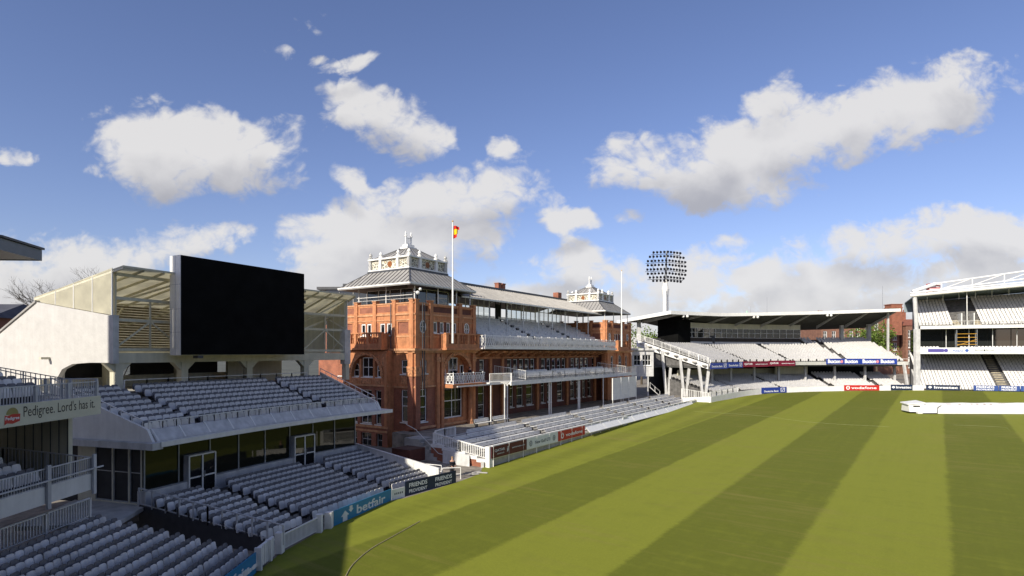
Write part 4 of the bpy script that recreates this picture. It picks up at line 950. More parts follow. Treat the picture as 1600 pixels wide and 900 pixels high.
    # ---- balustraded balconies on the upper storey
    def balus(frx, s0, s1, out, base):
        m_ = MB(); m_.fbox(frx, s0-.1, s1+.1, base, out+.15, 10.28, 10.5); m_.build('balcony_slab', M_TERRA, pav)
        m_ = MB()
        m_.fbox(frx, s0, s1, out-.25, out, 10.5, 10.95); m_.fbox(frx, s0-.05, s1+.05, out-.3, out+.05, 11.95, 12.1)
        n_ = max(2, round((s1-s0)/2.3))
        for k in range(n_+1): x = s0+(s1-s0-.36)*k/n_; m_.fbox(frx, x, x+.36, out-.27, out+.02, 10.95, 11.95)
        for sx in (s0, s1-.25): m_.fbox(frx, sx, sx+.25, base, out-.25, 10.5, 12.0)
        bb = m_.build('balcony_front', M_TERRA, pav); m_ = MB(); nb = int((s1-s0)/.34)
        for k in range(nb):
            x = s0+(k+.5)*(s1-s0)/nb; p0 = frx.p(x, out-.13, 10.95)
            m_.lathe((p0[0], p0[1]), [(.05, 10.95), (.085, 11.15), (.045, 11.4), (.035, 11.65), (.06, 11.85), (.06, 11.95)], 6)
        m_.build('baluster', M_TERRA, bb)
    if full: balus(fl, 3.35, 9.4, 1.25, 0)
    balus(fr, 3.9 if full else 3.0, 9.7 if full else 7.7, .9, 0)
    # ---- open loggia roof with the white lantern
    ca, cb = A(wd/2-.4), 5.3
    posts = MB()
    for (x, y) in ((.6, .5), (4.2, .5), (wd-.4, .5), (.6, 4.6), (.6, 8.8), (wd-.4, 5), (wd-.4, 9.4), (4.2, 9.4), (7.3, .5)):
        p = PV(A(x), y, 0); posts.tube((p[0], p[1], 14.5), (p[0], p[1], 17.0), .07, 8)
    split_build(posts, 'post', M_WHITE, pav)
    m_ = MB(); e = 5.4; h0, h1 = 17.0, 18.85; hl = 3.02; th = .22
    def ring(r, z): return [PV(ca-r, cb-r, z), PV(ca+r, cb-r, z), PV(ca+r, cb+r, z), PV(ca-r, cb+r, z)]
    lo, hi, lo2, hi2 = ring(e, h0), ring(hl, h1), ring(e, h0-.18), ring(hl, h1-.4)
    for k in range(4):
        k2 = (k+1) % 4; m_.quad(lo[k], lo[k2], hi[k2], hi[k]); m_.quad(lo2[k], lo2[k2], lo[k2], lo[k]); m_.quad(lo2[k], lo2[k2], hi2[k2], hi2[k])
    r_ = m_.build('tower_roof', M_ZINC, pav); m_ = MB()
    for k in range(4):
        k2 = (k+1) % 4; a_, b_, c_, d_ = map(Vector, (lo[k], lo[k2], hi[k2], hi[k])); n = 17
        for j in range(1, n):
            f_ = j/n; p_ = a_.lerp(b_, f_); span = hl/e
            g_ = (f_-.5)/span*1.0+.5
            if abs(f_-.5) <= .5*span: q_ = d_.lerp(c_, g_)
            else: # ends on the hip
                tt = (1-abs(f_-.5)*2)/(1-span); q_ = (a_.lerp(d_, tt) if f_ < .5 else b_.lerp(c_, tt))
            m_.bar(p_+Vector((0,0,.03)), q_+Vector((0,0,.03)), .045, .07)
        m_.bar(a_, d_, .12, .1)
    m_.build('roof_seam', M_ZINC_DK, r_)
    m_ = MB(); 
    for k in range(4): m_.bar(lo[k], lo[(k+1) % 4], .12, .16)
    m_.build('gutter', M_WHITE, r_)
    # kerb under the lantern
    m_ = MB(); pbox(m_, ca-hl-.15, ca+hl+.15, cb-hl-.15, cb+hl+.15, h1-.15, h1+.1); m_.build('lantern_kerb', M_ZINC_DK, r_)
    # lantern
    m_ = MB(); L_ = hl-.1; z0_, z1_ = h1+.1, 20.15
    for sx in (-1, -.45, .45, 1):
        for (xx, yy) in ((sx*L_, -L_), (sx*L_, L_), (-L_, sx*L_), (L_, sx*L_)):
            pbox(m_, ca+xx-.17, ca+xx+.17, cb+yy-.17, cb+yy+.17, z0_, z1_)
    pbox(m_, ca-L_-.22, ca+L_+.22, cb-L_-.22, cb+L_+.22, z1_, z1_+.16)
    pbox(m_, ca-L_-.2, ca+L_+.2, cb-L_-.2, cb+L_+.2, z0_-.02, z0_+.14)
    ln = m_.build('lantern', M_WHITE_CL, pav)
    m_ = MB(); pbox(m_, ca-L_+.06, ca+L_-.06, cb-L_+.06, cb+L_-.06, z0_+.14, z1_-.002); m_.build('ornate_panel', ornate, ln)
    m_ = MB()
    for (fx, cc) in ((front(cb-L_, ca), 0), (FR(PVN(ca-L_, cb), bk_f, (-DX, -DY)), 0)):
        m_.poly([fx.p(.34*math.cos(2*math.pi*k/14), -.05+.0, (z0_+z1_)/2+.05+.34*math.sin(2*math.pi*k/14)) for k in range(14)])
    m_.build('medallion', mat('brown_gold_medallion', rgb(150, 90, 40), .5, .5, 9), ln)
    m_ = MB()
    for sx in (-1, -.45, .45, 1):
        for (xx, yy) in set(((sx*L_, -L_), (sx*L_, L_), (-L_, sx*L_), (L_, sx*L_))):
            p = PV(ca+xx, cb+yy); m_.lathe((p[0], p[1]), [(.24, z1_+.16), (.26, z1_+.34), (.10, z1_+.42), (.2, z1_+.58), (.16, z1_+.72), (.03, z1_+.9)], 8)
    split_build(m_, 'urn', M_WHITE_CL, ln)
    lo, hi = ring(hl-.25, z1_+.16), ring(.6, 21.65); m_ = MB()
    for k in range(4): k2 = (k+1) % 4; m_.quad(lo[k], lo[k2], hi[k2], hi[k])
    m_.poly(hi); lr = m_.build('lantern_roof', M_ZINC, ln); m_ = MB()
    for k in range(4):
        a_, b_, c_, d_ = map(Vector, (lo[k], lo[(k+1) % 4], hi[(k+1) % 4], hi[k])); m_.bar(a_, d_, .1, .1)
        for f_ in (.16, .32, .5, .68, .84): m_.bar(a_.lerp(b_, f_)+Vector((0,0,.02)), d_.lerp(c_, f_)+Vector((0,0,.02)), .04, .06)
    m_.build('roof_seam', M_ZINC_DK, lr)
    m_ = MB(); p = PV(ca, cb); pbox(m_, ca-.75, ca+.75, cb-.55, cb+.55, 21.6, 21.82); pbox(m_, ca-.55, ca+.55, cb-.4, cb+.4, 21.82, 22.1)
    for sx in (-.42, .42):
        q = PV(ca+sx, cb); m_.lathe((q[0], q[1]), [(.11, 22.1), (.08, 22.5), (.08, 23.0), (.16, 23.05), (.16, 23.15), (.07, 23.2), (.12, 23.36), (.02, 23.62)], 8)
    for z in (22.25, 22.85): pbox(m_, ca-.42, ca+.42, cb-.04, cb+.04, z, z+.07)
    for k in range(5): pbox(m_, ca-.3+k*.15-.015, ca-.3+k*.15+.015, cb-.02, cb+.02, 22.3, 22.85)
    m_.build('finial', M_WHITE_CL, ln)
    if full:
        m_ = MB(); pbox(m_, A(2.0), A(7.6), 2.0, 9.0, 14.5, 16.85); gr = m_.build('glazed_room', M_GLASS2, pav); m_ = MB()
        for b_ in (2, 3.8, 5.4, 7.2, 9): pbox(m_, A(1.95), A(2.05), b_-.05, b_+.05, 14.5, 16.85)
        for a_ in (2, 4, 5.8, 7.6): pbox(m_, A(a_)-.05, A(a_)+.05, 1.95, 2.05, 14.5, 16.85)
        for z in (15.3, 16.8): pbox(m_, A(1.95), A(7.65), 1.95, 9.05, z, z+.05)
        m_.build('glazing_bar', M_WHITE, gr)
        m_ = MB(); m_.bar(PV(A(.5), .7, 15.95), PV(A(.5), 9, 15.95), .05, .05); m_.bar(PV(A(.5), .7, 15.6), PV(A(.5), 9, 15.6), .03, .03); m_.build('rail', M_WHITE, pav)

def ornate_mat():
    m = bpy.data.materials.new('painted_ornament'); m.use_nodes = True; nt = m.node_tree; b = nt.nodes['Principled BSDF']; b.inputs['Roughness'].default_value = .6
    geo = nt.nodes.new('ShaderNodeNewGeometry'); v = nt.nodes.new('ShaderNodeTexVoronoi'); v.inputs['Scale'].default_value = 2.6; v.feature = 'DISTANCE_TO_EDGE'; nt.links.new(geo.outputs['Position'], v.inputs['Vector'])
    cr = nt.nodes.new('ShaderNodeValToRGB'); nt.links.new(v.outputs['Distance'], cr.inputs[0]); e = cr.color_ramp.elements
    e[0].position = .0; e[0].color = (.66, .62, .5, 1); e[1].position = .5; e[1].color = (.5, .42, .2, 1)
    for p_, c_ in ((.09, (.66, .62, .5, 1)), (.14, (.10, .10, .09, 1)), (.26, (.14, .13, .11, 1)), (.32, (.55, .5, .38, 1))): x = e.new(p_); x.color = c_
    nt.links.new(cr.outputs[0], b.inputs['Base Color']); return m
ornate = ornate_mat()
tower(0.0, True)
tower(45.8, False)

# main range between the towers
B0 = 1.5; fm_ = front(B0); br = MB(); te = MB(); orn = MB()
G = [(12.6, 13.9), (19.4, 20.3), (21.0, 22.6), (23.4, 25.1), (27.3, 28.3), (29.0, 30.1), (31.9, 33.6), (36.1, 37.5), (38.0, 39.4), (40.2, 41.2), (42.0, 43.2)]
U1 = [(12.9, 13.9)]+[(18.8+1.42*k, 19.9+1.42*k) for k in range(5)]+[(27.4+1.5*k, 28.5+1.5*k) for k in range(5)]+[(36.2+1.6*k, 37.4+1.6*k) for k in range(4)]+[(43.6, 44.7)]
wall(br, fm_, 10.15, 45.8, 2.0, 6.5, [(a, b, 2.85 if i else 2.1, 6.0) for i, (a, b) in enumerate(G)], .3)
wall(br, fm_, 10.15, 45.8, 6.5, 9.4, [(a, b, 7.0 if i else 6.6, 9.15) for i, (a, b) in enumerate(U1)], .25)
wall(te, fm_, 10.15, 45.8, 9.4, 10.4, [], .2); wall(te, fm_, 10.15, 45.8, 0, 2.0, [], .2)
for i, (a, b) in enumerate(G): window(fm_, a, b, 2.85 if i else 2.1, 6.0, pav, nx=0, nz=(.45, .78) if i else (.4, .75))
for i, (a, b) in enumerate(U1): window(fm_, a, b, 7.0 if i else 6.6, 9.15, pav, nx=0, nz=(.5,), fw=.1)
for a in (11.2, 15.0, 17.6, 26.1, 34.8, 44.4):
    te.fbox(fm_, a-.3, a+.3, 0, .25, 2.0, 6.4); te.fbox(fm_, a-.25, a+.25, 0, .2, 6.5, 9.5)
te.fbox(fm_, 10.15, 45.8, 0, .15, 6.2, 6.42); te.fbox(fm_, 10.15, 45.8, 0, .2, 9.25, 9.42)
k = 0; a = 11.0
while a < 45.5:      # carved brackets under the upper balcony
    orn.hexa([fm_.p(a, 0, 9.45), fm_.p(a+.35, 0, 9.45), fm_.p(a+.35, .25, 9.45), fm_.p(a, .25, 9.45), fm_.p(a, 0, 10.2), fm_.p(a+.35, 0, 10.2), fm_.p(a+.35, 2.2, 10.2), fm_.p(a, 2.2, 10.2)]); a += 2.1
orn.fbox(fm_, 10.2, 45.7, .0, 1.2, 10.0, 10.2)
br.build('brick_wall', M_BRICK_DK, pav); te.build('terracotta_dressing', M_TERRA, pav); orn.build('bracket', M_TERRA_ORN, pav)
# upper balcony slab, seating tier, rear glazing
mb = MB(); pbox(mb, 9.8, 46.6, -1.6, 1.5, 10.42, 10.72); mb.build('upper_balcony', M_WHITE, pav)
UPT = Straight(PVN(0, 0), (DX, DY))    # v = back
mb = MB(); mb.sweep(UPT, [10.2, 45.75], steps_profile(-.6, 10.95, 9, .9, .42, 10.5)); mb.build('upper_terrace', M_STEP_L, pav)
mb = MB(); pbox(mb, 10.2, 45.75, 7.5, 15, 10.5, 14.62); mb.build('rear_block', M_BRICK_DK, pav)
def ornate_rail(name, pts, h, parent, mat_=M_WHITE_CL, seg=.42, sub=False):
    mb = MB()
    for i in range(len(pts)-1):
        a = Vector(pts[i]); b = Vector(pts[i+1]); L_ = (b-a).length; n = max(1, round(L_/seg)); Z = Vector((0, 0, 1))
        mb.bar(a+Z*h, b+Z*h, .09, .06); mb.bar(a+Z*.08, b+Z*.08, .06, .06); mb.bar(a+Z*h*.55, b+Z*h*.55, .03, .03)
        for k in range(n):
            p = a.lerp(b, k/n); q = a.lerp(b, (k+1)/n); m_ = (p+q)/2
            mb.bar(p+Z*.08, q+Z*h, .035, .035); mb.bar(q+Z*.08, p+Z*h, .035, .035); mb.bar(p+Z*.08, p+Z*h, .04, .04)
            if k % 4 == 0: mb.bar(p, p+Z*(h+.12), .09, .09)
            mb.bar(m_+Z*h*.35, m_+Z*h*.8, .12, .03)
    return mb.build(name, mat_, parent)
for i in range(5):
    a0_ = 9.95+i*7.3; ornate_rail('balcony_rail', [PV(a0_, -1.5, 10.72), PV(a0_+7.25, -1.5, 10.72)], 1.25, pav)
ornate_rail('balcony_rail', [PV(9.9, 0.1, 10.72), PV(9.9, -1.5, 10.72)], 1.25, pav)
# verandah roof
mb = MB(); e0 = [PV(9.2, 1.3, 16.55), PV(46.8, 1.3, 16.55)]; r0_ = [PV(9.9, 7.8, 19.1), PV(46.2, 7.8, 19.1)]; b0_ = [PV(9.9, 14, 17.6), PV(46.2, 14, 17.6)]
mb.quad(e0[0], e0[1], r0_[1], r0_[0]); mb.quad(r0_[0], r0_[1], b0_[1], b0_[0])
mb.quad(PV(9.2,1.3,16.35), PV(46.8,1.3,16.35), PV(46.2,7.8,18.7), PV(9.9,7.8,18.7)); mb.quad(PV(9.9,7.8,18.7), PV(46.2,7.8,18.7), PV(46.2,14,17.2), PV(9.9,14,17.2))
mb.quad(e0[0], e0[1], PV(46.8,1.3,16.35), PV(9.2,1.3,16.35)); vr = mb.build('verandah_roof', M_ZINC, pav)
mb = MB()
for k in range(1, 62): f_ = k/62; mb.bar(Vector(e0[0]).lerp(Vector(e0[1]), f_)+Vector((0,0,.03)), Vector(r0_[0]).lerp(Vector(r0_[1]), f_)+Vector((0,0,.03)), .045, .07)
mb.build('roof_seam', M_ZINC, vr)
mb = MB(); mb.bar(Vector(r0_[0])+Vector((0,0,.1)), Vector(r0_[1])+Vector((0,0,.1)), .5, .3); mb.build('ridge', M_ZINC_DK, vr)
mb = MB(); mb.bar(Vector(e0[0])-Vector((0,0,.08)), Vector(e0[1])-Vector((0,0,.08)), .14, .18); mb.build('gutter', M_WHITE, vr)
for k in range(9):
    a = 12.4+k*4.0; mb = MB(); p = PV(a, 2.6, 0); mb.tube((p[0], p[1], 12.2), (p[0], p[1], 16.85), .075, 8)
    mb.bar(PV(a, 2.6, 16.2), PV(a, 1.7, 16.5), .05, .05); split_build(mb, 'post', M_WHITE, pav)
# rear glazing: framed clear panes
fz_ = front(7.6)
for k in range(8):
    a = 11.0+k*4.1; mb = MB()
    for x in (0, 1.33, 2.66, 3.98): mb.fbox(fz_, a+x, a+x+.09, 0, .09, 14.7, 17.5)
    for z in (14.7, 16.45, 17.42): mb.fbox(fz_, a+.09, a+3.98, .005, .085, z, z+.09)
    if k == 3:
        mb.fbox(fz_, a+1.5, a+2.6, .01, .12, 14.7, 17.0); mb.build('door', M_DARK, pav); continue
    gw = mb.build('rear_window', M_WHITE, pav); mb = MB(); mb.quad(fz_.p(a, .03, 14.75), fz_.p(a+4, .03, 14.75), fz_.p(a+4, .03, 17.45), fz_.p(a, .03, 17.45)); mb.build('pane', M_CLEAR, gw)
# chimneys on the far slope
for a in (27.5, 28.6): mb = MB(); pbox(mb, a, a+.7, 9.0, 9.7, 18.2, 20.3); pbox(mb, a-.06, a+.76, 8.94, 9.76, 20.3, 20.45); mb.build('chimney', M_BRICK, pav)
mb = MB(); pbox(mb, 44.2, 45.4, 8.2, 9.2, 18.2, 20.4); mb.build('chimney', M_BRICK, pav)
# middle balcony
zb_ = 6.35
mb = MB(); pbox(mb, 12.2, 50.0, -3.5, 1.5, zb_, zb_+.25); pbox(mb, 10.16, 12.2, -2.0, 1.5, zb_, zb_+.25)
pbox(mb, 10.16, 50.0, -3.62, -3.5, zb_-.15, zb_+.3) if False else None
pbox(mb, 12.1, 50.1, -3.66, -3.5, zb_-.12, zb_+.32); mb.build('middle_balcony', M_WHITE, pav)
mb = MB(); 
for i in range(12): railing(mb, [PV(12.3+i*3.15, -3.55, zb_+.3), PV(12.3+(i+1)*3.15, -3.55, zb_+.3)], h=1.0, gap=.14, r=.012, post=3.15, pr=.035, low=.08)
railing(mb, [PV(10.3, -1.9, zb_+.25), PV(12.25, -3.5, zb_+.3)], h=1.0, gap=.14, r=.012, post=2, pr=.03, low=.08); mb.build('middle_railing', M_WHITE_CL, pav)
mb = MB(); mb.sweep(UPT, [16.5, 45.5], steps_profile(-2.6, zb_+.25, 4, .8, .16, zb_+.2)); mb.build('middle_terrace', M_STEP_L, pav)
mb = MB(); railing(mb, [PV(15.0, .8, zb_+.95), PV(16.8, -2.6, zb_+.35)], h=1.1, gap=.2, post=1.8, pr=.02); railing(mb, [PV(44.2, .8, zb_+.9), PV(47, -3.0, zb_+.3)], h=1.1, gap=.2, post=1.8, pr=.02); mb.build('stair_railing', M_WHITE, pav)
for a in (8.6, 11.3, 11.8, 21.3, 21.8, 29.4, 29.8, 37.6, 45.2):
    p = PV(a, -3.3, 0); mb = MB(); mb.tube((p[0], p[1], 2.0), (p[0], p[1], zb_+.05), .085 if a != 8.6 else .06, 8); mb.build('column', M_WHITE_CL, pav)
# oriel balcony on the tower
mb = MB(); pbox(mb, 4.3, 10.1, -1.5, .0, 6.25, 6.62); mb.build('oriel_slab', M_TERRA, pav)
ornate_rail('oriel_rail', [PV(4.4, 0, 6.62), PV(4.4, -1.45, 6.62), PV(10.0, -1.45, 6.62)], 1.15, pav)
mb = MB(); mb.bar(PV(3.9, -2.4, 6.45), PV(12.2, -2.4, 6.42), .1, .12); mb.build('canopy_bar', M_WHITE, pav)
# drain pipes and wall lamp
mb = MB()
for (p_, d__) in ((PV(-.28, 3.0), 0), (PV(.95, -.28), 0), (PV(1.25, -.28), 0)): mb.tube((p_[0], p_[1], 5.6), (p_[0], p_[1], 15), .055, 6)
mb.build('drain_pipe', M_ZINC_DK, pav)
mb = MB(); p = Vector(PV(-.1, -.6, 16.0)); mb.bar(PV(.2, .2, 16.2), p, .05, .05); mb.ball(tuple(p), .2, 8); mb.ball(tuple(p+Vector((.25, 0, .35))), .16, 8); mb.build('corner_lamp', M_WHITE, pav)

# ------------------------------------------------------------------ terrace before the pavilion
tr = thing('terrace', 'stepped white terrace before the pavilion with brick end wall and balustrade', 'terrace', PV(25, -8, 0))
TT = Straight(PVN(0, 0), (DX, DY))
mb = MB(); mb.sweep(TT, [-3.0, 58.6], steps_profile(-11.7, .95, 6, 1.25, .2, -.4)); mb.build('terrace_step', M_STEP_L, tr)
mb = MB(); pbox(mb, -1.5, 58.6, -4.25, 1.55, -.4, 2.02); mb.build('upper_floor', M_PAVE, tr)
# stepped brick side wall, white coping and balustrade
fs = FR(PVN(-3.05, -11.75), bk_f, (-DX, -DY)); mb = MB()
for k in range(5): mb.fbox(fs, k*1.3, (k+1)*1.3, 0, .25, -.4, .62+.2*k)
mb.build('side_wall', M_BRICK, tr)
mb = MB()
for k in range(5): mb.fbox(fs, k*1.3-.03, (k+1)*1.3, -.03, .30, .63+.2*k, .92+.2*k)
mb.fbox(fs, -.12, .30, -.08, .36, -.3, 2.05); cp = mb.build('coping', M_WHITE_CL, tr)
mb = MB(); railing(mb, [fs.p(.2, .12, .85), fs.p(3.2, .12, 1.25), fs.p(6.3, .12, 1.72)], h=.98, gap=.20, r=.032, post=3.1, pr=.085, low=.14, top=(.14, .09)); mb.build('balustrade', M_WHITE_CL, tr)
mb = MB(); railing(mb, [PV(-2.9, -5.4, 1.9), PV(-1.2, -5.0, 1.9), PV(.4, -5.0, 1.9)], h=.95, gap=.18, r=.03, post=1.6, pr=.08, low=.14, top=(.12, .08)); mb.build('balustrade', M_WHITE_CL, tr)
# front face: posts, top rail and white valance boards
mb = MB(); mb.sweep(TT, [-3.0, 58.6], [(-11.80, .93), (-11.80, 1.12), (-11.68, 1.12), (-11.68, .93)]); mb.build('edge_beam', M_WHITE, tr)
mb = MB(); mb.bar(PV(-3, -11.85, 2.05), PV(58.6, -11.85, 2.05), .12, .09)
for k in range(27): p = PV(-2.9+k*2.36, -11.9, 0); mb.box(p[0]-.035, p[0]+.035, p[1]-.035, p[1]+.035, fz(p[0], p[1])-.05, 2.03)
mb.build('front_railing', M_WHITE_CL, tr)
mb = MB(); pbox(mb, -2.9, 58.5, -11.55, -11.45, -.4, .93); mb.build('front_wall', M_DARKBR, tr)
# boards along the front
FT = front(-11.92)
fV = FR(PVN(0, -11.93), t_f, n_f)
def fa(px): # distance along the terrace front seen in that direction
    u = (px-800)/900; P0 = PVN(0, -11.93); k = (u*P0[1]-P0[0])/(DX-u*DY); return k
xs = [fa(768), fa(823), fa(872), fa(914)]
b = board('terrace_board', 'maroon board with pale bird emblem and lettering at the near end of the pavilion terrace', 'advertising board', fV, xs[0], xs[1], 1.02, 2.0, M_MAROON)
w_ = xs[1]-xs[0]
text('QATAR', fV, xs[0]+w_*.08, .008, 1.48, .26, w_*.28, M_PALETXT, b); text('AIRWAYS', fV, xs[0]+w_*.14, .008, 1.26, .10, w_*.2, M_PALETXT, b); text('qatarairways.com', fV, xs[0]+w_*.56, .008, 1.46, .15, w_*.38, M_PALETXT, b)
mb = MB(); cxx = xs[0]+w_*.41
mb.poly([fV.p(cxx+x, .008, 1.3+z) for x, z in ((0, 0), (.22, .05), (.30, .2), (.24, .3), (.34, .42), (.26, .55), (.22, .40), (.10, .45), (.16, .30), (.02, .25), (.10, .15))]); mb.build('emblem', M_PALETXT, b)
b = board('terrace_board', 'white board with two round blue badges between the maroon and red terrace boards', 'advertising board', fV, xs[1]+.04, xs[2]-.02, 1.02, 2.0, M_BOARDW); w_ = xs[2]-xs[1]
text('New Golf GTI', fV, xs[1]+w_*.25, .008, 1.34, .32, w_*.48, M_GREYTXT, b)
mb = MB()
for c_ in (.12, .86):
    c_ = xs[1]+w_*c_
    for k in range(14):
        t0, t1 = 2*math.pi*k/14, 2*math.pi*(k+1)/14; mb.quad(fV.p(c_+.27*math.cos(t0), .008, 1.5+.27*math.sin(t0)), fV.p(c_+.27*math.cos(t1), .008, 1.5+.27*math.sin(t1)), fV.p(c_+.2*math.cos(t1), .008, 1.5+.2*math.sin(t1)), fV.p(c_+.2*math.cos(t0), .008, 1.5+.2*math.sin(t0)))
    for p_, q_ in (((-.12, .12), (0, -.14)), ((0, -.14), (.12, .12))): mb.bar(fV.p(c_+p_[0], .008, 1.5+p_[1]), fV.p(c_+q_[0], .008, 1.5+q_[1]), .01, .06)
mb.build('badge', M_GREYTXT, b)
b = board('terrace_board', 'red board with a round white speech mark and white lettering on the pavilion terrace', 'advertising board', fV, xs[2]+.03, xs[3], 1.02, 2.0, M_RED); w_ = xs[3]-xs[2]
text('vodafone', fV, xs[2]+w_*.27, .008, 1.32, .36, w_*.63, M_WTXT, b)
def roundel(f_, c_, z_, r_, par):
    mb = MB(); mb.poly([f_.p(c_+r_*math.cos(2*math.pi*k/16), .008, z_+r_*math.sin(2*math.pi*k/16)) for k in range(16)]); mb.build('roundel', M_WTXT, par)
    mb = MB(); mb.poly([f_.p(c_+r_*.5*math.cos(2*math.pi*k/12), .014, z_-r_*.1+r_*.5*math.sin(2*math.pi*k/12)) for k in range(12)]); mb.poly([f_.p(c_+x*r_, .014, z_+y*r_) for x, y in ((-.45, .1), (-.1, .85), (.35, .75), (.05, .35), (0, .1))]); mb.build('speech_mark', M_RED, par)
roundel(fV, xs[2]+w_*.15, 1.5, .30, b)
mb = MB(); n = 9; x0_ = xs[3]+.1; st_ = (53.5-x0_)/n
for k in range(n):
    mb.hexa([fV.p(x0_+k*st_+.04, .56, 1.25), fV.p(x0_+(k+1)*st_-.04, .56, 1.25), fV.p(x0_+(k+1)*st_-.04, .52, 1.22), fV.p(x0_+k*st_+.04, .52, 1.22), fV.p(x0_+k*st_+.04, -.06, 1.88), fV.p(x0_+(k+1)*st_-.04, -.06, 1.88), fV.p(x0_+(k+1)*st_-.04, -.1, 1.88), fV.p(x0_+k*st_+.04, -.1, 1.88)])
mb.build('valance_board', M_WHITE_CL, tr)
mb = MB(); pbox(mb, 53.6, 58.5, -11.95, -11.88, .75, 1.95); mb.build('end_board', M_GREYW, tr)
fG2 = FR(PVN(fa(972), -12.0), t_f, n_f); mb = MB()
for k in range(5): mb.fbox(fG2, k*.3, k*.3+.22, 0, .05, .9, 2.0)
mb.fbox(fG2, 0, 1.45, .05, .08, 1.0, 1.1); mb.fbox(fG2, 0, 1.45, .05, .08, 1.75, 1.85); mb.fbox(fG2, -.1, 1.5, .0, .9, .5, .62); mb.build('gate', M_WHITE, tr)
# brick steps up to the pavilion on the left
mb = MB()
for k in range(8): pbox(mb, -3.4+.0, -.3, -6.8+k*.42, -2.0, -.3+.29*k, -.02+.29*k)
mb.build('entrance_step', M_STEP_L, tr)
mb = MB(); pbox(mb, -5.4, -3.4, -4.6, -2.4, -.3, 1.35); pbox(mb, -.3, 0.0, -5.5, 0, -.3, 1.9); mb.build('step_wall', M_BRICK_DK, tr)
mb = MB(); mb.tube(PV(-3.4, -6.9, .9), PV(-3.4, -6.2, .95), .03); mb.tube(PV(-3.4, -6.2, .95), PV(-3.4, -3.4, 2.9), .03); mb.tube(PV(-3.4, -3.4, 2.9), PV(-3.4, -2.2, 3.3), .03); mb.build('handrail', M_WHITE, tr)

# long white benches
def bench(fr, a0, a1, z, label, group, d=0.0):
    t_ = thing('bench', label, 'bench', fr.p((a0+a1)/2, d, z), group); mb = MB()
    for k in range(4): mb.fbox(fr, a0, a1, d-.08+k*.13, d+.04+k*.13, z+.40, z+.435)
    mb.build('seat', M_WHITE, t_); mb = MB()
    for k in range(3): mb.fbox(fr, a0, a1, d-.16-k*.02, d-.13-k*.02, z+.50+k*.12, z+.59+k*.12)
    mb.build('backrest', M_WHITE_CL, t_); mb = MB(); n = max(1, round((a1-a0)/2))
    for k in range(n+1):
        x = a0+.05+(a1-a0-.15)*k/n; mb.fbox(fr, x, x+.05, d-.1, d+.3, z, z+.395); mb.fbox(fr, x, x+.05, d-.20, d-.165, z+.2, z+.85)
    mb.build('frame', M_SEATF, t_)
ordn = ['front', 'second', 'third', 'fourth', 'fifth', 'sixth', 'seventh', 'eighth', 'ninth', 'tenth', 'eleventh']
secs = [(-2.6, 8.0), (9.1, 19.3), (20.4, 29.0), (30.1, 38.6), (39.7, 48.0), (49.1, 57.8)]
nm = ['nearest', 'second nearest', 'third nearest', 'fourth nearest', 'fifth nearest', 'farthest']
mbg = MB()
for r_ in range(5):
    for i, (a, b_) in enumerate(secs):
        if r_ >= 4 and i in (0,): a = 1.0
        sh = r_*.45
        bench(front(-11.05+1.25*r_), a+(sh if i else 0), b_+sh, .95+.2*r_, 'long white slatted bench, %s row from the field, %s section of the pavilion terrace' % (ordn[r_], nm[i]), 'white benches on the pavilion terrace')
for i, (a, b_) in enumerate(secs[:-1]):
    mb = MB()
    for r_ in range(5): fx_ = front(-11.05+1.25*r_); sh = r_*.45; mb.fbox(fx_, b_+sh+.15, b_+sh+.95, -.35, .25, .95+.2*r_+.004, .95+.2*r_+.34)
    mb.build('aisle_shadow', M_DARKBR, tr)  # dark blocks standing in for the shadows in the aisle gaps
for r_ in range(9):
    for i, (a, b_) in enumerate(((12.8, 24.0), (24.9, 35.4), (36.3, 45.4))):
        if r_ == 0 and i == 0: a = 14.0
        bench(front(-.15+.9*r_), a, b_, 10.95+.42*r_, 'white bench, %s row up, %s section of the seating under the pavilion verandah roof' % (ordn[r_], ('near', 'middle', 'far')[i]), 'white benches under the verandah roof')
for r_ in range(3):
    for i, (a, b_) in enumerate(((17.2, 25.5), (26.6, 34.5), (35.6, 43.5))):
        bench(front(-2.3+.8*r_), a, b_, zb_+.25+.16*(r_), 'white bench, %s row on the middle pavilion balcony, %s section' % (ordn[r_], ('near', 'middle', 'far')[i]), 'white benches on the middle balcony')
for (pa, pb, i) in ((6.2, -3.0, 0), (9.6, -3.0, 1)):
    bench(front(pb), pa, pa+2.6, 2.02, 'short white bench on the paving close to the pavilion tower, %s of two' % ('left', 'right')[i], 'short benches by the tower')
# sight screen of white panels at the far end of the terrace
fq = front(-5.2); ss_ = thing('sight_screen', 'pale panelled sight screen standing at the far end of the pavilion terrace', 'sight screen', fq.p(44, 0, 2)); mb = MB(); 
def aq(px, b):
    u = (px-800)/900; P0 = PVN(0, b); return (u*P0[1]-P0[0])/(DX-u*DY)
qa, qb = aq(957, -5.2), aq(994, -5.2)
mb.fbox(fq, qa, qb, -.08, 0, 2.9, 6.2); mb.build('panel', M_WHITE, ss_); mb = MB()
for k in range(4): x = qa+(qb-qa-.08)*k/3; mb.fbox(fq, x, x+.08, .003, .06, 1.8, 6.2)
for z in (3.6, 4.5, 5.4): mb.fbox(fq, qa+.08, qb-.08, .003, .02, z, z+.05)
mb.build('frame', M_WHITE_CL, ss_)
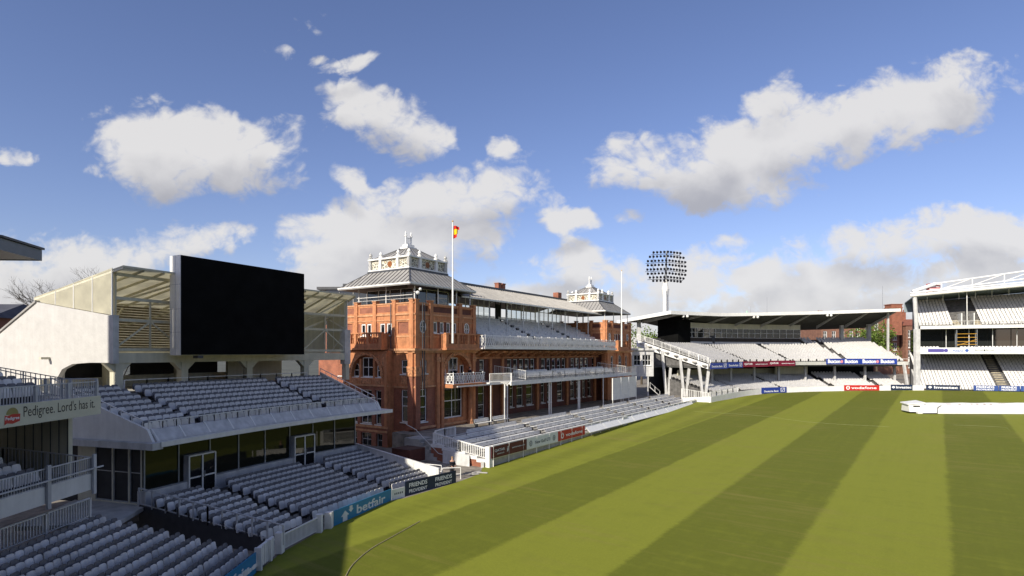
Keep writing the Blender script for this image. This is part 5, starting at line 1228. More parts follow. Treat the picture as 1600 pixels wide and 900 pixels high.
# litter / sheets on the worn corner, leaning white boards and barrier
mb = MB(); f5, l5 = fr2(PVN(-3.45, -6.6), PVN(-3.45, -10.2)); f5 = FR(PVN(-3.5, -10.4), bk_f, (-DX, -DY))
mb.hexa([f5.p(.4,.25,.05), f5.p(3.4,.25,.05), f5.p(3.4,.20,.05), f5.p(.4,.20,.05), f5.p(.6,.02,1.15), f5.p(3.6,.02,1.35), f5.p(3.6,-.03,1.35), f5.p(.6,-.03,1.15)])
tag(mb.build('leaning_board', M_GREYW, None, org=f5.p(2, .1, 0)), 'large pale grey board leaning on the brick end wall behind the standing person', 'board')
mb = MB(); 
for (p_, q_) in (((-5.4, 44.6), (-4.0, 44.9)), ((-7.2, 46.4), (-5.6, 45.7))):
    a_, b_ = Vector((*p_, -.05)), Vector((*q_, -.05)); Z = Vector((0, 0, 1))
    mb.tube(a_, a_+Z*1.1, .035); mb.tube(b_, b_+Z*1.1, .035); mb.tube(a_+Z*1.1, b_+Z*1.1, .035); mb.tube(a_+Z*.6, b_+Z*.6, .025)
tag(mb.build('barrier', M_WHITE_CL, None, org=(-5.4, 45.2, 0)), 'white tubular crowd barriers beside the standing person at the terrace corner', 'barrier')
for i, (x, y, a_) in enumerate(((-3.1, 46.1, .3), (-2.4, 46.6, -.2), (-2.9, 46.8, .8))):
    mb = MB(); c_, s_ = math.cos(a_), math.sin(a_); z = fz(x, y)+.03
    mb.hexa([(x+c_*p-s_*q, y+s_*p+c_*q, z+h) for h in (0, .05) for p, q in ((-.45, -.12), (.45, -.14), (.4, .12), (-.4, .1))])
    tag(mb.build('loose_plank', M_STEP_L, None, org=(x, y, z)), 'pale plank lying flat on the worn ground at the terrace corner, %s of three' % ('nearest', 'rightmost', 'farthest')[i], 'plank', 'planks on the worn corner')
mb = MB(); p = PV(-3.45, -11.2, .5); mb.box(p[0]-.15, p[0]+.15, p[1]-.1, p[1]+.1, .15, .75); mb.box(p[0]-.12, p[0]+.12, p[1]-.16, p[1]-.101, .25, .65)
tag(mb.build('meter_box', M_GREYW, None, org=p), 'small grey service box fixed near the foot of the brick end wall', 'box')

# ------------------------------------------------------------------ people
def skin_body(name, pts, edges, radii, m, parent):
    me = bpy.data.meshes.new(name); o0 = ORG[parent.name]; me.from_pydata(pts, edges, []); me.update()
    o = bpy.data.objects.new(name, me); COL.objects.link(o)
    sk = o.modifiers.new('s', 'SKIN'); sd = o.modifiers.new('d', 'SUBSURF'); sd.levels = 1; sd.render_levels = 1
    for i, r_ in enumerate(radii): me.skin_vertices[0].data[i].radius = (r_, r_) if not isinstance(r_, tuple) else r_
    me.skin_vertices[0].data[0].use_root = True
    dg = bpy.context.evaluated_depsgraph_get(); dg.update(); m2 = bpy.data.meshes.new_from_object(o.evaluated_get(dg)); bpy.data.objects.remove(o)
    m2.materials.clear(); m2.materials.append(m)
    for p_ in m2.polygons: p_.use_smooth = True
    o = bpy.data.objects.new(name, m2); COL.objects.link(o); o.parent = parent; ORG[o.name] = o0; return o
M_SKIN = mat('skin', (0.50, 0.29, 0.20), .6, .08, 6); M_CLOTH = mat('dark_cloth', (0.018, 0.02, 0.03), .85, .2, 6); M_HAIR = mat('fair_hair', (0.30, 0.19, 0.09), .7, .2, 12)
M_TROU = mat('dark_trousers', (0.03, 0.03, 0.035), .85, .2, 6)
def person(label, loc, rz, lean=0.0, hair=M_HAIR):
    t_ = thing('person', label, 'person', loc, rz=0)
    ORG[t_.name] = Vector((0, 0, 0))
    B = [(0,0,.95), (0,lean*.3,1.15), (0,lean*.7,1.36), (0,lean,1.47), (0,lean*1.1,1.54), (0,lean*1.25,1.66), (0,lean*1.25,1.74),
         (.17,lean*.9,1.41), (.24,lean*.6+.05,1.15), (.15,lean+.24,1.05), (.09,lean+.32,1.06), (-.17,lean*.9,1.41), (-.24,lean*.6+.05,1.15), (-.15,lean+.24,1.03), (-.08,lean+.32,1.04),
         (.10,0,.88), (.11,.02,.5), (.11,-.02,.09), (.12,.13,.04), (-.10,0,.88), (-.12,-.02,.5), (-.12,-.05,.09), (-.13,.10,.04)]
    E = [(0,1),(1,2),(2,3),(3,4),(4,5),(5,6),(3,7),(7,8),(8,9),(9,10),(3,11),(11,12),(12,13),(13,14),(0,15),(15,16),(16,17),(17,18),(0,19),(19,20),(20,21),(21,22)]
    r_ = [.15,.15,.17,.12,.055,.095,.075,.07,.052,.038,.035,.07,.052,.038,.035,.10,.07,.045,.045,.10,.07,.045,.045]
    body = skin_body('body', B, E, r_, M_SKIN, t_)
    J = [B[0],B[1],B[2],B[3],B[7],B[8],B[9],B[11],B[12],B[13]]; JE = [(0,1),(1,2),(2,3),(3,4),(4,5),(5,6),(3,7),(7,8),(8,9)]
    skin_body('jacket', [(x,y,z-.02) for x,y,z in J], JE, [.185,.185,.205,.14,.095,.075,.055,.095,.075,.055], M_CLOTH, t_)
    Tz = [B[0],B[15],B[16],B[17],B[19],B[20],B[21]]; skin_body('trousers', Tz, [(0,1),(1,2),(2,3),(0,4),(4,5),(5,6)], [.17,.125,.09,.065,.125,.09,.065], M_TROU, t_)
    mb = MB(); mb.ball((0, lean*1.25-.02, 1.73), .098, 10, 1.0); ORG['tmp'] = Vector((0,0,0)); h_ = mb.build('hair', hair, t_, smooth=True)
    mb = MB(); mb.ball((-.035, lean*1.25+.085, 1.69), .012, 6); mb.ball((.035, lean*1.25+.085, 1.69), .012, 6); mb.tube((0, lean*1.25+.07, 1.70), (0, lean*1.25+.115, 1.655), .012, 5); mb.build('face_detail', M_HAIR, t_)
    t_.rotation_euler = (0, 0, rz); return t_
person('person in dark clothes standing at the barrier by the end of the navy board', (-4.75, 45.6, -.02), R(-150), .05)
PX = FB.p
person('person in a dark jacket seated low behind the ornate tower balcony, nearer the field corner', (*FB.p(6.2, .45, 0)[:2], 6.22), R(-60), .04, M_CLOTH)
person('person in a dark jacket standing taller at the right of the ornate tower balcony', (*FB.p(8.4, .5, 0)[:2], 6.62), R(-60), .04, M_CLOTH)

# ------------------------------------------------------------------ flagpoles
def flagpole(px_a, ztop, label, flag=False, zb=10.7, r0=.10, b=-.6):
    p = PV(px_a, b, 0); t_ = thing('flagpole', label, 'flagpole', (p[0], p[1], zb)); mb = MB(); mb.tube((p[0], p[1], zb), (p[0], p[1], ztop), r0, 10, r0*.45); mb.build('pole', M_WHITE_CL, t_)
    mb = MB(); mb.ball((p[0], p[1], ztop+.08), .09, 8); mb.build('cap', M_GOLD, t_)
    if flag:
        m_r = mat('flag_red', rgb(205, 40, 25), .7, .08, 4); m_y = mat('flag_yellow', rgb(250, 200, 30), .7, .08, 4)
        fl_ = MB(); fy = MB(); n = 8
        for (mbx, z0, z1) in ((fl_, .0, .38), (fy, .38, .98), (fl_, .98, 1.36)):
            for k in range(n):
                def q(i, z):
                    s = i/n; return (p[0]+.07+s*.62, p[1]+.16*math.sin(s*7+z*1.5), ztop-1.75+z+.22*s*(1.3-z)*1.0-.12*s*s)
                w_ = 1.0 if z0 != 0 else .55
                if z0 == .38 and k > 5: continue
                if z0 == 0 and k > 4: continue
                mbx.quad(q(k, z0), q(k+1, z0), q(k+1, z1), q(k, z1))
        fo = fl_.build('flag', m_r, t_, smooth=True); fy.build('yellow_band', m_y, fo, smooth=True)
    return t_
flagpole(4.55, 23.85, 'tall white flagpole on the near tower flying a red and yellow flag', True, zb=11.0, b=-1.25, r0=.12)
flagpole(49.76, 24.0, 'tall bare white flagpole before the far pavilion tower', False, zb=11.0, b=-1.1, r0=.13)

# ------------------------------------------------------------------ curved far stand
T2 = PolyC([(36, 105), (41.5, 109.5), (48, 114), (58, 118), (68, 119.8), (82.2, 119.5)])
LT = T2.len
def tp(u, v, z): x, y = T2(u, v); return (x, y, z)
ts = thing('stadium_stand', 'long curved two tier far stand with thin white roof and glazed boxes', 'stand', (58, 122, 2))
UT = lin(0, LT, 26)
def zf7(u): return 7.35+.5*min(1, u/25)
mb = MB(); mb.sweep(T2, UT, steps_profile(.1, 7.9, 18, .85, .30, 7.5)); mb.build('upper_terrace', M_STEP, ts)
mb = MB(); mb.sweep(T2, UT, [(0, 7.45), (-.25, 8.15), (-.1, 8.15), (.5, 7.45)]); mb.build('front_edge', M_WHITE, ts)
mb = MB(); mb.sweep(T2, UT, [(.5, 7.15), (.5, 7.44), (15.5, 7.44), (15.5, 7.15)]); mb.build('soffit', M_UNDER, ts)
mb = MB(); railing(mb, [tp(u, -.15, 8.15) for u in UT], h=.55, post=1.9, pr=.09, bal=False, top=(.07, .06)); mb.build('railing', M_WHITE_CL, ts)
# left raking end of the upper tier
e0_, e1_ = Vector(tp(0, 0, 7.5)), Vector(tp(-.2, 16, 12.2)); side = Vector((T2.tan(0).x, T2.tan(0).y, 0))
mb = MB()
mb.hexa([e0_-side*.5-Vector((0,0,.5)), e0_-side*.15-Vector((0,0,.5)), e1_-side*.15-Vector((0,0,.9)), e1_-side*.5-Vector((0,0,.9)), e0_-side*.5+Vector((0,0,.35)), e0_-side*.15+Vector((0,0,.35)), e1_-side*.15+Vector((0,0,.35)), e1_-side*.5+Vector((0,0,.35))]); mb.build('end_beam', M_WHITE_CL, ts)
mb = MB(); railing(mb, [e0_-side*.4+Vector((0,0,.5)), e1_-side*.4+Vector((0,0,.5))], h=1.15, gap=.3, r=.03, post=2.2, pr=.05, low=.15); mb.build('end_railing', M_WHITE_CL, ts)
mb = MB()
for k in range(8):
    p = e0_.lerp(e1_, k/8+.04)-side*.72; mb.box(p.x-.25, p.x+.25, p.y-.6, p.y+.6, p.z-.1, p.z+.12)
mb.build('end_step', M_STEP_L, ts)
# V columns below
for k, u in enumerate((0.3, 0.3, 0.3, .3)):
    v = 1.0+k*4.0; z1 = 7.4+v*.33; x, y = T2(-.2, v); mb = MB(); t_ = T2.back(0)
    for s_ in (-1, 1): mb.hexa([(x-.22+s_*.15, y-.22, 1.2), (x+.22+s_*.15, y-.22, 1.2), (x+.22+s_*.15, y+.22, 1.2), (x-.22+s_*.15, y+.22, 1.2), (x-.22+s_*.95, y-.22, z1), (x+.22+s_*.95, y-.22, z1), (x+.22+s_*.95, y+.22, z1), (x-.22+s_*.95, y+.22, z1)])
    mb.build('raking_column', M_GREYW, ts)
for k in range(9):
    u = 6+k*6.2; p = tp(u, 3.2, 0); mb = MB(); mb.box(p[0]-.2, p[0]+.2, p[1]-.2, p[1]+.2, 1.5, 8.6); mb.build('column', M_GREYW, ts)
# band of pale panels and dark rooms below
mb = MB(); mb.sweep(T2, lin(2, LT*.66, 16), [(8.0, 5.3), (8.0, 6.6), (8.2, 6.6), (8.2, 5.3)]); mb.build('panel_band', M_CREAM, ts)
mb = MB(); mb.sweep(T2, lin(LT*.52, LT*.66, 4), [(6.0, 5.4), (6.0, 7.9), (6.2, 7.9), (6.2, 5.4)]); mb.build('panel_block', M_CREAM, ts)
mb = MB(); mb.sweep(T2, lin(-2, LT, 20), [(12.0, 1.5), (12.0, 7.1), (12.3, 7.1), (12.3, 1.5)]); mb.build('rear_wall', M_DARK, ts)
mb = MB(); mb.sweep(T2, UT, steps_profile(-.8, 2.5, 13, .8, .22, 1.0)); mb.build('lower_terrace', M_STEP, ts)
# glazed boxes at the rear of the upper tier
pu0, pu1 = 9.5, 34.5
vb = 11.3; zb0 = 12.1
mb = MB(); mb.sweep(T2, lin(pu0, pu1, 12), [(vb, zb0), (vb, zb0+1.1), (vb+4, zb0+1.1), (vb+4, zb0)]); bb = mb.build('box_base', M_DARKBR, ts)
mb = MB(); mb.sweep(T2, lin(pu0+.5, pu1, 12), [(vb-.2, zb0-.15), (vb-.2, zb0+.25), (vb-.02, zb0+.25), (vb-.02, zb0-.15)]); mb.build('box_sill', M_WHITE, ts)
mb = MB(); mb.sweep(T2, lin(pu0, pu1, 12), [(vb+.05, zb0+1.11), (vb+.05, zb0+3.1), (vb+4, zb0+3.1), (vb+4, zb0+1.11)]); gb = mb.build('box_glass', M_GLASS2, ts)
mb = MB(); n = 19
for k in range(n+1):
    u = pu0+(pu1-pu0)*k/n; x, y = T2(u, vb); mb.box(x-.05, x+.05, y-.06, y+.02, zb0+1.1, zb0+3.1)
for z in (zb0+1.1, zb0+2.15, zb0+3.05): mb.sweep(T2, lin(pu0, pu1, 12), [(vb-.05, z), (vb-.05, z+.07), (vb+.02, z+.07), (vb+.02, z)])
mb.build('glazing_bar', M_WHITE, gb)
mb = MB(); mb.sweep(T2, lin(pu0, pu1, 12), [(vb-.1, zb0+3.12), (vb-.1, zb0+4.2), (vb+4, zb0+4.2), (vb+4, zb0+3.12)]); mb.build('box_head', M_CREAM, ts)
mb = MB(); mb.sweep(T2, lin(5.2, pu0-.3, 4), [(vb-1, 12.0), (vb-1, 16.8), (vb+4, 16.8), (vb+4, 12.0)]); mb.build('black_enclosure', M_BLACK, ts)
x, y = T2(pu0+5.6, vb-.08); mb = MB(); mb.box(x-.8, x-.1, y-.05, y, zb0-.1, zb0+1.6); mb.box(x+.05, x+.75, y-.05, y, zb0-.1, zb0+1.6); mb.build('door', M_SEATF, ts)
# roof
def rz(u): return 17.75+1.35*max(0, min(1, (u-12)/(LT-12)))-.0*u
US2 = lin(-.4, LT+.5, 24); mb = MB()
def roofp(u, s_): 
    v = 8.0-4.6*min(1, max(0, u/26))+s_*13; x, y = T2(u, v); zz = rz(u)-s_*(1.3+2.0*max(0, min(1, (u-6)/12)))
    return (x, y, zz)
for i in range(24):
    a, b = US2[i], US2[i+1]
    for (s0_, s1_) in ((0, .5), (.5, 1)):
        q = [Vector(roofp(a, s0_)), Vector(roofp(b, s0_)), Vector(roofp(b, s1_)), Vector(roofp(a, s1_))]; mb.hexa(q+[x+Vector((0,0,.12)) for x in q])
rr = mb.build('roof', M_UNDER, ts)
mb = MB()
for i in range(24):
    a, b = US2[i], US2[i+1]
    q = [Vector(roofp(a, 0)), Vector(roofp(b, 0)), Vector(roofp(b, 1)), Vector(roofp(a, 1))]; mb.hexa([x+Vector((0,0,.125)) for x in q]+[x+Vector((0,0,.2)) for x in q])
    p0_, p1_ = Vector(roofp(a, 0)), Vector(roofp(b, 0)); mb.hexa([p0_+Vector((0,-.25,-.35)), p1_+Vector((0,-.25,-.35)), p1_+Vector((0,-.02,-.35)), p0_+Vector((0,-.02,-.35)), p0_+Vector((0,-.25,.32)), p1_+Vector((0,-.25,.32)), p1_+Vector((0,-.02,.32)), p0_+Vector((0,-.02,.32))])
p0_, p1_ = Vector(roofp(-.4, 0)), Vector(roofp(-.4, 1)); mb.hexa([p0_+Vector((-.3,0,-.35)), p0_+Vector((-.02,0,-.35)), p1_+Vector((-.02,0,-.35)), p1_+Vector((-.3,0,-.35)), p0_+Vector((-.3,0,.32)), p0_+Vector((-.02,0,.32)), p1_+Vector((-.02,0,.32)), p1_+Vector((-.3,0,.32))])
mb.build('roof_edge', M_WHITE_CL, rr)
mb = MB()
for u in lin(3, LT, 8):
    a_, b_ = Vector(roofp(u, .02)), Vector(roofp(u, .75)); b2 = Vector((b_.x, b_.y, b_.z-.7)); mb.hexa([a_+Vector((-.08,0,-.25)), a_+Vector((.08,0,-.25)), b2+Vector((.08,0,0)), b2+Vector((-.08,0,0)), a_+Vector((-.08,0,-.01)), a_+Vector((.08,0,-.01)), b_+Vector((.08,0,-.01)), b_+Vector((-.08,0,-.01))])
split_build(mb, 'roof_beam', M_GREYW, rr)
for u in (2.0, pu1+9, LT-.4):
    a_ = Vector(roofp(u, .75)); mb = MB(); mb.box(a_.x-.35, a_.x+.35, a_.y-.35, a_.y+.35, 12, a_.z-.05); mb.build('roof_column', M_GREYW, ts)
mb = MB(); p = tp(LT-.2, 0, 0); mb.hexa([(p[0]-.15,p[1]-.5,1.9),(p[0]+.25,p[1]-.5,1.9),(p[0]+.25,p[1],1.9),(p[0]-.15,p[1],1.9),(p[0]-1.0,p[1]-.3,8),(p[0]-.6,p[1]-.3,8),(p[0]-.6,p[1]+.2,8),(p[0]-1.0,p[1]+.2,8)]); mb.box(p[0]-.75, p[0]-.45, p[1]+5, p[1]+5.4, 8, 19); mb.build('end_column', M_GREYW, ts)
mb = MB()
for u in (3.5, 20, 36):
    a_ = Vector(roofp(u, 0)); 
    for s_ in (-.4, .4): mb.ball((a_.x+s_, a_.y-.1, a_.z-.62), .28, 8)
mb.build('floodlight', M_WHITE_CL, rr)
seat_rows(T2, 'far stand upper tier', .55, .85, 17, 7.9, .30, .4, LT-.6, .56, aisles=((12.6, 13.5), (24.6, 25.5), (37.4, 38.6)), skip=lambda u, r: (r > 11 and u < pu1+1))
seat_rows(T2, 'far stand lower tier', -.4, .8, 12, 2.5, .22, .6, LT-.8, .56, aisles=((9, 10), (21, 22), (33.5, 35), (43.5, 45)))
# fascia boards on the far stand
def cboard(u0, u1, z0, z1, m, label, v=-.42):
    a, b = T2(u0, v), T2(u1, v); f_, l_ = fr2(a, b); return board('stand_board', label, 'advertising board', f_, 0, l_, z0, z1, m), f_, l_
def ub(px, v, C=None, lo=-2, hi=60):
    C = C or T2
    for _ in range(50):
        m_ = (lo+hi)/2; x, y = C(m_, v)
        if 800+900*x/y < px: lo = m_
        else: hi = m_
    return lo
cuts = [1110, 1137, 1161, 1201, 1243]
M_MAR2 = mat('wine_board', rgb(120, 25, 50), .45, .06, 1.5)
for i in range(4):
    u0, u1 = ub(cuts[i], -.42), ub(cuts[i+1], -.42); bl = i < 2
    b, f_, l_ = cboard(u0, u1-.05, 7.0+.1*i, 8.1+.1*i, M_RBLUE if bl else M_MAR2, 'narrow %s board on the far stand upper front, %s' % (('royal blue', 'left one') if i == 0 else ('royal blue', 'right one') if i == 1 else ('wine red', 'left one') if i == 2 else ('wine red', 'right one')))
    z = 7.3+.1*i
    if bl:
        text('Deutsche Bank', f_, l_*.08, .01, z, .38, l_*.62, M_WTXT, b); mb = MB(); mb.fbox(f_, l_*.78, l_*.94, .006, .012, z-.05, z+.65); mb.build('square_mark', M_WTXT, b); mb = MB(); mb.fbox(f_, l_*.80, l_*.92, .013, .016, z+.02, z+.58); mb.build('square_centre', M_RBLUE, b); mb = MB(); mb.bar(f_.p(l_*.83, .02, z+.1), f_.p(l_*.89, .02, z+.5), .02, .1); mb.build('slash', M_WTXT, b)
    else: text('QATAR', f_, l_*.05, .01, z+.05, .42, l_*.32, M_WTXT, b); text('qatarairways.com', f_, l_*.48, .01, z+.08, .26, l_*.48, M_WTXT, b)
u0, u1 = ub(1291, -.42), ub(1402, -.42); nb = 4
for i in range(nb):
    a, c = u0+(u1-u0)*i/nb, u0+(u1-u0)*(i+1)/nb
    b, f_, l_ = cboard(a, c-.03, 7.6, 8.75, M_RBLUE, 'blue board with white word, far stand front, %s of four' % ('first from the left', 'second from the left', 'third from the left', 'rightmost')[i])
    text('Buxton', f_, l_*.1, .01, 7.82, .78, l_*.74, M_WTXT, b, bold=.035)
    if i in (0, 2): mb = MB(); mb.poly([f_.p(l_*.93+.3*math.cos(2*math.pi*k/12), .01, 8.15+.32*math.sin(2*math.pi*k/12)) for k in range(12)]); mb.build('red_ball', mat('pale_red_ball', rgb(215, 140, 150), .5, .1), b)

# low white wall, gate and boards round the far boundary
BC = PolyC([(33.6, 96.9), (38, 101.7), (44, 107.9), (50.5, 112.3), (58, 114.4), (66, 115.1), (76.5, 114.8), (81.6, 114.0)])
mb = MB(); n = 30
for i in range(n):
    a, b = BC.len*i/n, BC.len*(i+1)/n; pa, pb = Vector((*BC(a, .12), 0)), Vector((*BC(b, .12), 0)); za, zb2 = fz(pa.x, pa.y), fz(pb.x, pb.y); qa_, qb_ = Vector((*BC(a, .35), 0)), Vector((*BC(b, .35), 0))
    Z = Vector((0, 0, 1)); mb.hexa([pa+Z*(za-.1), pb+Z*(zb2-.1), qb_+Z*(zb2-.1), qa_+Z*(za-.1), pa+Z*(za+.95), pb+Z*(zb2+.95), qb_+Z*(zb2+.95), qa_+Z*(za+.95)])
tag(mb.build('boundary_wall', M_WHITE_CL, None, org=(50, 112, 1.6)), 'low white boundary wall curving along the foot of the far stand', 'wall')
mb = MB(); railing(mb, [(*BC(u, .3), fz(*BC(u, .3))+.9) for u in lin(0, 12, 5)], h=.9, gap=.3, r=.03, post=2.5, pr=.06, low=.1); railing(mb, [(29.3, 99.5, 2.2), (33.2, 97.3, 1.6)], h=1.6, gap=.3, r=.03, post=2.5, pr=.06, low=.1); mb.hexa([(29.3,99.5,.8),(33.5,97.1,.8),(33.6,97.3,.8),(29.4,99.7,.8),(29.3,99.5,2.2),(33.5,97.1,2.6),(33.6,97.3,2.6),(29.4,99.7,2.2)])
tag(mb.build('picket_fence', M_WHITE_CL, None, org=(34, 99, 1.5)), 'white picket fence on the wall at the left corner of the far boundary', 'fence')
def bboard(px0, px1, m, h0, h1, label, C=BC, cat='advertising board'):
    u0, u1 = ub(px0, -.05, C), ub(px1, -.05, C); a, b = C(u0, -.05), C(u1, -.05); f_, l_ = fr2(a, b); z = fz(*a); return board('boundary_board', label, cat, f_, 0, l_, z+h0, z+h1, m), f_, l_, z
b, f_, l_, z = bboard(1190, 1229, M_RBLUE, .1, 1.2, 'royal blue boundary board with a white square mark at the foot of the far stand')
text('Deutsche Bank', f_, l_*.1, .012, z+.3, .36, l_*.58, M_WTXT, b); mb = MB(); mb.fbox(f_, l_*.76, l_*.93, .006, .012, z+.3, z+1.05); mb.build('square_mark', M_WTXT, b); mb = MB(); mb.fbox(f_, l_*.785, l_*.905, .013, .016, z+.38, z+.97); mb.build('square_centre', M_RBLUE, b); mb = MB(); mb.bar(f_.p(l_*.82, .02, z+.45), f_.p(l_*.88, .02, z+.9), .02, .1); mb.build('slash', M_WTXT, b)
b, f_, l_, z = bboard(1319, 1374, M_RED, .1, 1.15, 'red boundary board with white roundel and lettering at the foot of the far stand')
text('vodafone', f_, l_*.2, .012, z+.38, .5, l_*.72, M_WTXT, b); roundel(f_, l_*.11, z+.63, .38, b)
MC0 = Straight((81.5, 114.2), (14.9, -6.2))
def sboard(px0, px1, m, label):
    u0, u1 = ub(px0, -.1, MC0, -5, 60), ub(px1, -.1, MC0, -5, 60); a, b = MC0(u0, -.1), MC0(u1, -.1); f_, l_ = fr2(a, b); z = fz(*a); return board('boundary_board', label, 'advertising board', f_, 0, l_, z+.12, z+1.12, m), f_, l_, z
for (p0_, p1_, lb) in ((1392, 1443, 'dark navy boundary board with white diamond and word, left of its pair'), (1447, 1500, 'dark navy boundary board with white diamond and word, right of its pair')):
    if p0_ < 1430: b, f_, l_, z = bboard(p0_, 1426, M_NAVY, .1, 1.15, lb); b2 = b
    else: b, f_, l_, z = sboard(p0_, p1_, M_NAVY, lb)
    text('Investec', f_, l_*.24, .012, z+.4, .5, l_*.7, M_WTXT, b); mb = MB(); c_ = l_*.12; mb.poly([f_.p(c_-.34, .012, z+.65), f_.p(c_, .012, z+.38), f_.p(c_+.34, .012, z+.65), f_.p(c_, .012, z+.92)]); mb.build('diamond', M_WTXT, b)
for i, (p0_, p1_) in enumerate(((1521, 1560), (1561, 1594), (1595, 1640))):
    b, f_, l_, z = sboard(p0_, p1_, M_NAVY if 0 else mat('mid_blue_board', rgb(50, 75, 135), .45, .06, 1.5), 'mid blue boundary board with white two line lettering at far right, %s of three' % ('left', 'middle', 'rightmost')[i])
    text('FRIENDS', f_, l_*.12, .012, z+.62, .4, l_*.72, M_WTXT, b); text('PROVIDENT', f_, l_*.12, .012, z+.2, .3, l_*.72, M_WTXT, b)

# ------------------------------------------------------------------ right-hand stand
MC = Straight((82.6, 116.5), (14.9, -7.6)); ms = thing('stadium_stand', 'white two tier stand with tubular roof truss at the right edge', 'stand', (98, 112, 2))
def mp_(u, v, z): x, y = MC(u, v); return (x, y, z)
def ms_sweep(nm, prof, m, u0=0, u1=45, par=None): mb = MB(); mb.sweep(MC, [u0, u1], prof); return mb.build(nm, m, par or ms)
ms_sweep('lower_terrace', steps_profile(-.8, 2.5, 18, .8, .42, 1.0), M_STEP)
ms_sweep('side_wall', [(-.9, 1.0), (-.9, 2.4), (4, 4.0), (9, 6.4), (9, 1.0)], M_GREYW, -.35, -.05)
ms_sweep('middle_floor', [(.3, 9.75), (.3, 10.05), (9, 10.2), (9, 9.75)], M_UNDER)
ms_sweep('middle_front', [(.05, 9.75), (.05, 11.0), (.28, 11.0), (.28, 9.75)], M_WHITE)
ms_sweep('box_room', [(4.0, 10.25), (4.0, 14.7), (12, 14.7), (12, 10.25)], M_GLASS2)
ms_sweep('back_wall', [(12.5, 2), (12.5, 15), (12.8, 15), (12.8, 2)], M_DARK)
ms_sweep('upper_terrace', steps_profile(.3, 15.3, 12, .8, .52, 14.8), M_STEP)
ms_sweep('upper_front', [(-.1, 14.75), (-.1, 15.35), (.25, 15.35), (.25, 14.75)], M_WHITE)
mb = MB(); railing(mb, [mp_(-.1, .05, 15.35), mp_(45, .05, 15.35)], h=.9, gap=.5, r=.015, post=2.6, pr=.035, low=.1); mb.build('upper_railing', M_WHITE, ms)
mb = MB()
for k in range(12): u = 4.6+k*3.7; p = mp_(u, 2.2, 0); mb.tube((p[0], p[1], 10.1), (p[0], p[1], 14.8), .07, 6)
split_build(mb, 'middle_post', M_WHITE, ms)
# roof: slopes up to the back, soffit blue-grey
def rp(u, v, z): return Vector(mp_(u, v, z))
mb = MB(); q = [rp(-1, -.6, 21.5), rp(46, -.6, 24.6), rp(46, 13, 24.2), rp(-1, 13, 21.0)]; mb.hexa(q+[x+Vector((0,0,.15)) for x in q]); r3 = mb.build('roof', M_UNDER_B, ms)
mb = MB(); q = [rp(-1.05, 12.9, 19.0), rp(46, 12.9, 19.0), rp(46, 13.1, 19.0), rp(-1.05, 13.1, 19.0)]; mb.hexa(q+[rp(-1.05, 12.9, 21.0), rp(46, 12.9, 24.1), rp(46, 13.1, 24.1), rp(-1.05, 13.1, 21.0)]); mb.build('rear_panel', M_UNDER_B, ms)
mb = MB(); 
for (z_, r_) in ((0.0, .30), (.55, .12)): mb.tube(rp(-1.8, -.7, 21.55+z_), rp(46, -.7, 24.7+z_), r_, 10)
mb.tube(rp(-1.0, 2.5, 22.6), rp(3, 3.0, 24.1), .35, 10); mb.tube(rp(3, 3.0, 24.1), rp(46, 3.0, 29.2), .16, 8); mb.tube(rp(0.5, 3.0, 22.6), rp(46, 3.0, 27.2), .14, 8)
n = 9
for k in range(n):
    a = 4+k*5.0; f_ = (a-3)/43; f2_ = (a+5-3)/43; mb.tube(rp(a, 3, 22.85+(27.2-22.85)*f_), rp(a, 3, 24.1+5.1*f_), .1, 6); mb.tube(rp(a, 3, 22.85+4.35*f_), rp(a+5, 3, 24.1+5.1*f2_), .09, 6); mb.tube(rp(a, 3, 22.85+4.35*f_), rp(a, 3, 21.8+3.0*(a/46)), .08, 6)
mb.build('roof_truss', M_WHITE_CL, r3)
mb = MB(); mb.tube(mp_(-.6, .2, 14.8), mp_(-1.0, -.3, 21.6), .38, 10); mb.box(*(lambda p: (p[0]-.15, p[0]+.75, p[1]-.3, p[1]+.4))(mp_(-.8, 0, 0)), 1.6, 14.8); mb.build('end_column', M_GREYW, ms)
for k, u in enumerate((7.6, 20.8, 34)): mb = MB(); mb.tube(mp_(u, .2, 15.3), mp_(u, .4, 21.9+u*.066), .08, 6); mb.build('tie_rod', M_WHITE, ms)
mb = MB()
for k in range(14): p = mp_(1.5+k*2.6, 2.2, 0); mb.tube((p[0], p[1], 20.4+.16*k), (p[0], p[1], 21.6+.17*k), .05, 5)
split_build(mb, 'hanger', M_WHITE, r3)
# stair well with pale treads in the upper tier
mb = MB()
for k in range(7): mb.hexa([mp_(u, v, z) for z in (15.3+.3*k, 15.62+.3*k) for u, v in ((5.6, .2+.8*k), (6.6, .2+.8*k), (6.6, 1.0+.8*k), (5.6, 1.0+.8*k))]); mb.hexa([mp_(u, v, z) for z in (15.3+.3*k, 15.62+.3*k) for u, v in ((8.9, .2+.8*k), (9.9, .2+.8*k), (9.9, 1.0+.8*k), (8.9, 1.0+.8*k))])
mb.build('stair', M_TIMBER, ms)
mb = MB(); mb.hexa([mp_(u, v, z) for z in (15.4, 17.8) for u, v in ((6.7, .25), (6.85, .25), (6.85, 4.6), (6.7, 4.6))]); mb.hexa([mp_(u, v, z) for z in (15.4, 17.8) for u, v in ((8.65, .25), (8.8, .25), (8.8, 4.6), (8.65, 4.6))]); mb.build('stair_wall', M_WHITE, ms)
mb = MB()
for k in range(17): mb.hexa([mp_(u, v, z) for z in (2.5+.42*k, 2.72+.42*k) for u, v in ((12.6, -.7+.8*k), (14.0, -.7+.8*k), (14.0, .1+.8*k), (12.6, .1+.8*k))])
mb.build('gangway', M_TIMBER, ms)
seat_rows(MC, 'right stand upper tier', .7, .8, 12, 15.3, .52, .1, 40, .56, aisles=((5.4, 10.1),))
